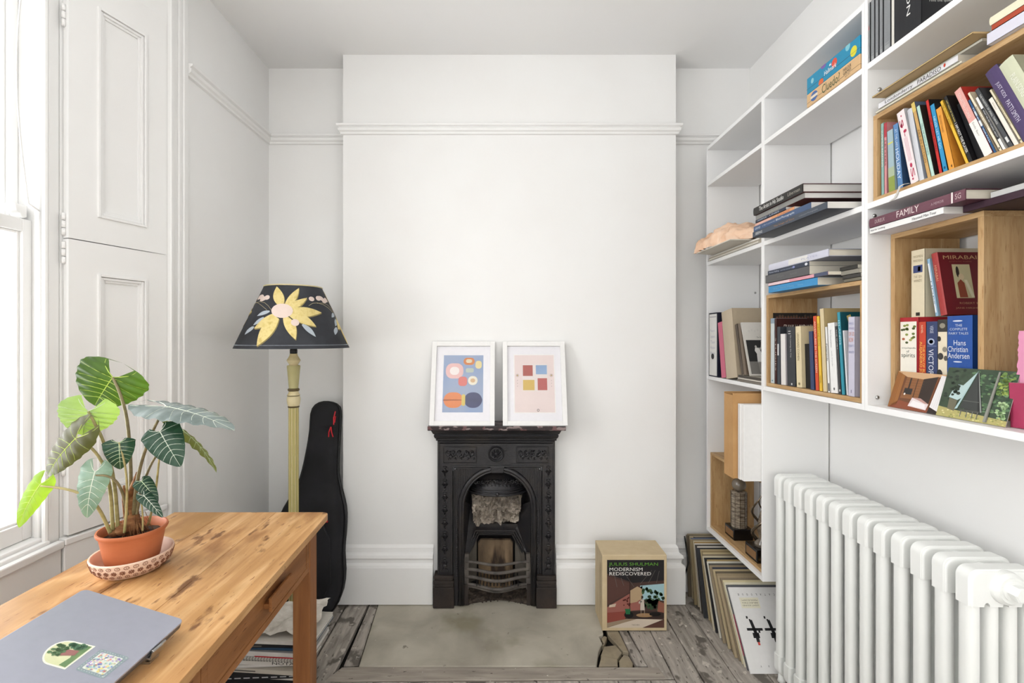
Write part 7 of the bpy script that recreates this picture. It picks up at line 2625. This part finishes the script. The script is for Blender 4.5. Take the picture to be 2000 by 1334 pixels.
for k in range(NR):
    t = k / (NR - 1)
    yb_ = 2.500 - (2.500 - 1.912) * t
    a_ = math.radians(3.0 + 34.0 * t ** 0.85)
    th = rnd.choice([0.006, 0.007, 0.008, 0.010]) if k < NR - 1 else 0.007
    x0 = 0.995 + rnd.uniform(-0.006, 0.010) + 0.012 * t
    if k in (3,):
        x0 += 0.02
    H, W = 0.315, 0.318
    lab = '%s record sleeve %s' % (names[k], ['at the far end of the leaning row', 'second from the far end of the leaning row', 'third from the far end of the leaning row'][k] if k < 3 else
                                   ('at the front of the leaning row' if k == NR - 1 else 'leaning between the %s and %s ones' % (names[k - 1], names[k + 1])))
    if k == NR - 1:
        lab = 'white record sleeve with two black pixel crosses at the front of the row'
        x0 = 1.0165
    r = thing('record_sleeve', lab, 'record', (x0, yb_, 0.0012 + th * 0.0), G, (-a_, 0, 0))
    m = MB()
    m.box((0, 0, 0), (W, 0.0008, H))
    m.box((0, th - 0.0008, 0), (W, th, H))
    m.box((0, 0.0008, 0), (0.0008, th - 0.0008, H))
    m.build('sleeve', C(cols[k], 0.55), r, local=True)
    m = MB().box((0.001, 0.001, 0.001), (W - 0.002, th - 0.001, H - 0.001))
    m.build('inner_sleeve', C(rnd.choice(['#d9d3c4', '#cfc7b4', '#b9ae98', '#e2ddd2']), 0.8), r, local=True)
    if k == NR - 2:
        m = MB()
        m.box((-0.0006, -0.0006, 0.05), (0.0004, th * 0.6, 0.2), C('#b8345a'))
        m.build('crimson_edge', None, r, local=True)
    if k == 4:
        m = MB()
        m.box((-0.0025, -0.001, 0.002), (-0.0012, th + 0.001, H + 0.002), C('#8d929c', 0.15))
        m.build('plastic_wrap', C('#8d929c', 0.15), r, local=True)
    if k == NR - 1:
        m = MB()
        F = Frame((0, 0, 0), (1, 0, 0), (0, 0, 1), (0, -1, 0), 0.0004)
        bk = C('#1d1d1f', .5)
        word = 'CATALOGUE'
        for i, ch in enumerate(word[::-1]):
            text(m, F, ch, W * (.105 + .062 * i), H * .895, W * (.105 + .062 * i) + .006, H * .92, bk, 2)
        rect(m, F, W * .115, H * .74, W * .375, H * .87, C('#e3dfc9', .6), 1)
        for j, wd_ in enumerate(('LIGHT SOUND', 'SELECTED', 'MANUSCRIPT')):
            text(m, F, wd_, W * .135, H * (.765 + .032 * j), W * .355, H * (.782 + .032 * j), C('#6f6a58', .6), 2, 2)
        for u in (.135, .375):
            q = lambda a0, b0, a1, b1, c=bk: rect(m, F, W * (u + a0), H * b0, W * (u + a1), H * b1, c, 2)
            poly(m, F, [(W * (u + .03), H * .60), (W * (u + .07), H * .60), (W * (u + .105), H * .40), (W * (u + .06), H * .40)], bk, 2)
            q(.0, .615, .022, .645)
            q(.030, .59, .05, .61)
            q(-.03, .475, .18, .505)
            q(.03, .39, .115, .45)
            q(.058, .345, .10, .39)
            q(.066, .31, .094, .345, C('#c2453c', .5))
            q(.115, .45, .14, .475)
        for i, ch in enumerate('YXL'):
            text(m, F, ch, W * (.15 + .10 * i), H * .07, W * (.15 + .10 * i) + .006, H * .09, bk, 2)
        m.build('sleeve_print', None, r, local=True)

# ---------------------------------------------------------------- the beige slipcase in front of the skirting
bx0, bx1, by0, by1, bh = 0.474, 0.775, 2.190, 2.352, 0.356
M_card = NM('beige_board', ['#c9b48f', '#d2bf9c'], nscale=20.0, rough=0.7)
r = thing('slipcase', 'large beige boxed book with a house photograph standing by the chimney breast', 'boxed book', ((bx0 + bx1) / 2, (by0 + by1) / 2, 0.003))
MB().box((bx0, by0, 0.003), (bx1, by1, bh)).build('case', M_card, r, bevel=0.003)
m = MB()
w_, h_ = bx1 - bx0, bh - 0.003
F = Frame((bx0, by0, 0.003), (1, 0, 0), (0, 0, 1), (0, -1, 0), 0.0004)
U0, U1, V0, V1 = w_ * .075, w_ * .955, h_ * .045, h_ * .935
pw, ph = U1 - U0, V1 - V0
Q = lambda pts: [(U0 + pw * u, V0 + ph * v) for u, v in pts]
g = lambda c: pic(c, None)
rect(m, F, U0, V0, U1, V1, g('#4d3b36'), 1)
poly(m, F, Q([(0, 1), (1, 1), (1, .70), (.46, .66), (0, .80)]), g('#2c2a2b'), 2)
poly(m, F, Q([(0, .76), (.40, .66), (.40, .52), (0, .34)]), g('#5a403a'), 2)
poly(m, F, Q([(0, .30), (.62, .62), (.62, .26), (0, .22)]), g('#9a6258'), 3)
poly(m, F, Q([(.40, .545), (.53, .61), (.62, .57), (.62, .44), (.52, .38), (.40, .36)]), g('#b39a7a'), 4)
poly(m, F, Q([(.58, .62), (1, .65), (1, .40), (.58, .42)]), g('#9fc0c6'), 3)
rnd = random.Random(8)
for k in range(60):
    u = rnd.uniform(.62, .98)
    v = rnd.uniform(.26, .58 - .22 * max(0, u - .68))
    blob(m, F, U0 + pw * u, V0 + ph * v, pw * .03, ph * .025, g(rnd.choice(['#2b3a2a', '#3a5038', '#22301f', '#4a6344'])), 5, 7, .3, rnd)
poly(m, F, Q([(.90, .40), (1, .36), (1, .22), (.88, .24)]), g('#8d5a4a'), 6)
poly(m, F, Q([(0, .22), (.32, .24), (.32, .12), (0, .07)]), g('#8c4a40'), 4)
poly(m, F, Q([(0, .07), (.34, .13), (.54, .13), (0, .005)]), g('#9a8670'), 5)
poly(m, F, Q([(0, 0), (.52, .13), (.98, .12), (.62, 0)]), g('#cfc0ae'), 5)
poly(m, F, Q([(.62, 0), (1, .12), (1, 0)]), g('#5d4038'), 6)
poly(m, F, Q([(.40, .24), (1, .24), (1, .14), (.36, .13)]), g('#3a2f2b'), 4)
ell(m, F, U0 + pw * .66, V0 + ph * .185, pw * .15, ph * .03, g('#a07f5c'), 5)
ell(m, F, U0 + pw * .84, V0 + ph * .20, pw * .10, ph * .03, g('#1f1c1b'), 6)
ell(m, F, U0 + pw * .38, V0 + ph * .19, pw * .08, ph * .05, g('#221f20'), 6)
poly(m, F, Q([(.31, .28), (.41, .28), (.40, .20), (.33, .20)]), g('#2c6a44'), 7)
for k in range(14):
    blob(m, F, U0 + pw * rnd.uniform(.27, .40), V0 + ph * rnd.uniform(.33, .45), pw * .014, ph * .012, g('#5a2f2a'), 7, 6, .3, rnd)
poly(m, F, Q([(.585, .42), (.645, .42), (.66, .26), (.58, .26)]), g('#c9beb0'), 7)
ell(m, F, U0 + pw * .615, V0 + ph * .455, pw * .018, ph * .02, g('#3a2a24'), 8, 10)
poly(m, F, Q([(.55, .38), (.60, .41), (.60, .38), (.56, .35)]), g('#c9beb0'), 7)
for x in (.59, .65):
    poly(m, F, Q([(x, .26), (x + .01, .26), (x + .008, .18), (x, .18)]), g('#a08a78'), 7)
poly(m, F, Q([(.395, .80), (.405, .80), (.405, .26), (.395, .26)]), g('#33241f'), 6)
for (u0, v0, u1, v1) in ((.13, .76, .17, .60), (.24, .74, .29, .62), (.34, .76, .47, .60), (.78, .85, .57, .64), (.84, .85, .72, .66), (.91, .84, .86, .66)):
    poly(m, F, Q([(u0, v0), (u0 + .006, v0), (u1 + .006, v1), (u1, v1)]), g('#6a6460'), 6)
poly(m, F, Q([(.04, .335), (.16, .36), (.14, .31), (.03, .30)]), g('#c9b5a0'), 6)
gr, wh = C('#5f9a34', .5), C('#e6e3de', .5)
text(m, F, 'JULIUS SHULMAN', U0 + pw * .03, V0 + ph * .905, U0 + pw * .89, V0 + ph * .965, gr, 0, 8)
text(m, F, 'MODERNISM', U0 + pw * .04, V0 + ph * .84, U0 + pw * .62, V0 + ph * .89, wh, 0, 8)
text(m, F, 'REDISCOVERED', U0 + pw * .04, V0 + ph * .775, U0 + pw * .77, V0 + ph * .825, wh, 0, 8)
text(m, F, 'TASCHEN', U0 + pw * .43, V0 + ph * .035, U0 + pw * .565, V0 + ph * .052, C('#3a2f2b', .5), 0, 8)
m.build('cover_photograph', None, r)
m = MB()
F = Frame((bx0, by1, 0.003), (0, -1, 0), (0, 0, 1), (-1, 0, 0), 0.0004)
for k in (1, 2):
    rect(m, F, (by1 - by0) * k / 3 - .0008, .004, (by1 - by0) * k / 3 + .0008, h_ - .004, C('#9a8460', .6), 1)
text(m, F, 'MODERNISM REDISCOVERED', 0.118, .09, .134, .30, C('#a08a64', .6), 1)
m.build('spine_lettering', None, r)
# loose black cable in the corner behind the skirting
cb = MB()
cb.tube([(0.965, 2.50, 0.006), (0.962, 2.47, 0.10), (0.975, 2.44, 0.20), (0.985, 2.50, 0.27), (0.99, 2.53, 0.30)], 0.004, 6)
o = cb.build('cable', M_black, smooth=True)
tag(o, 'black cable looping in the corner beside the record sleeves', 'cable')
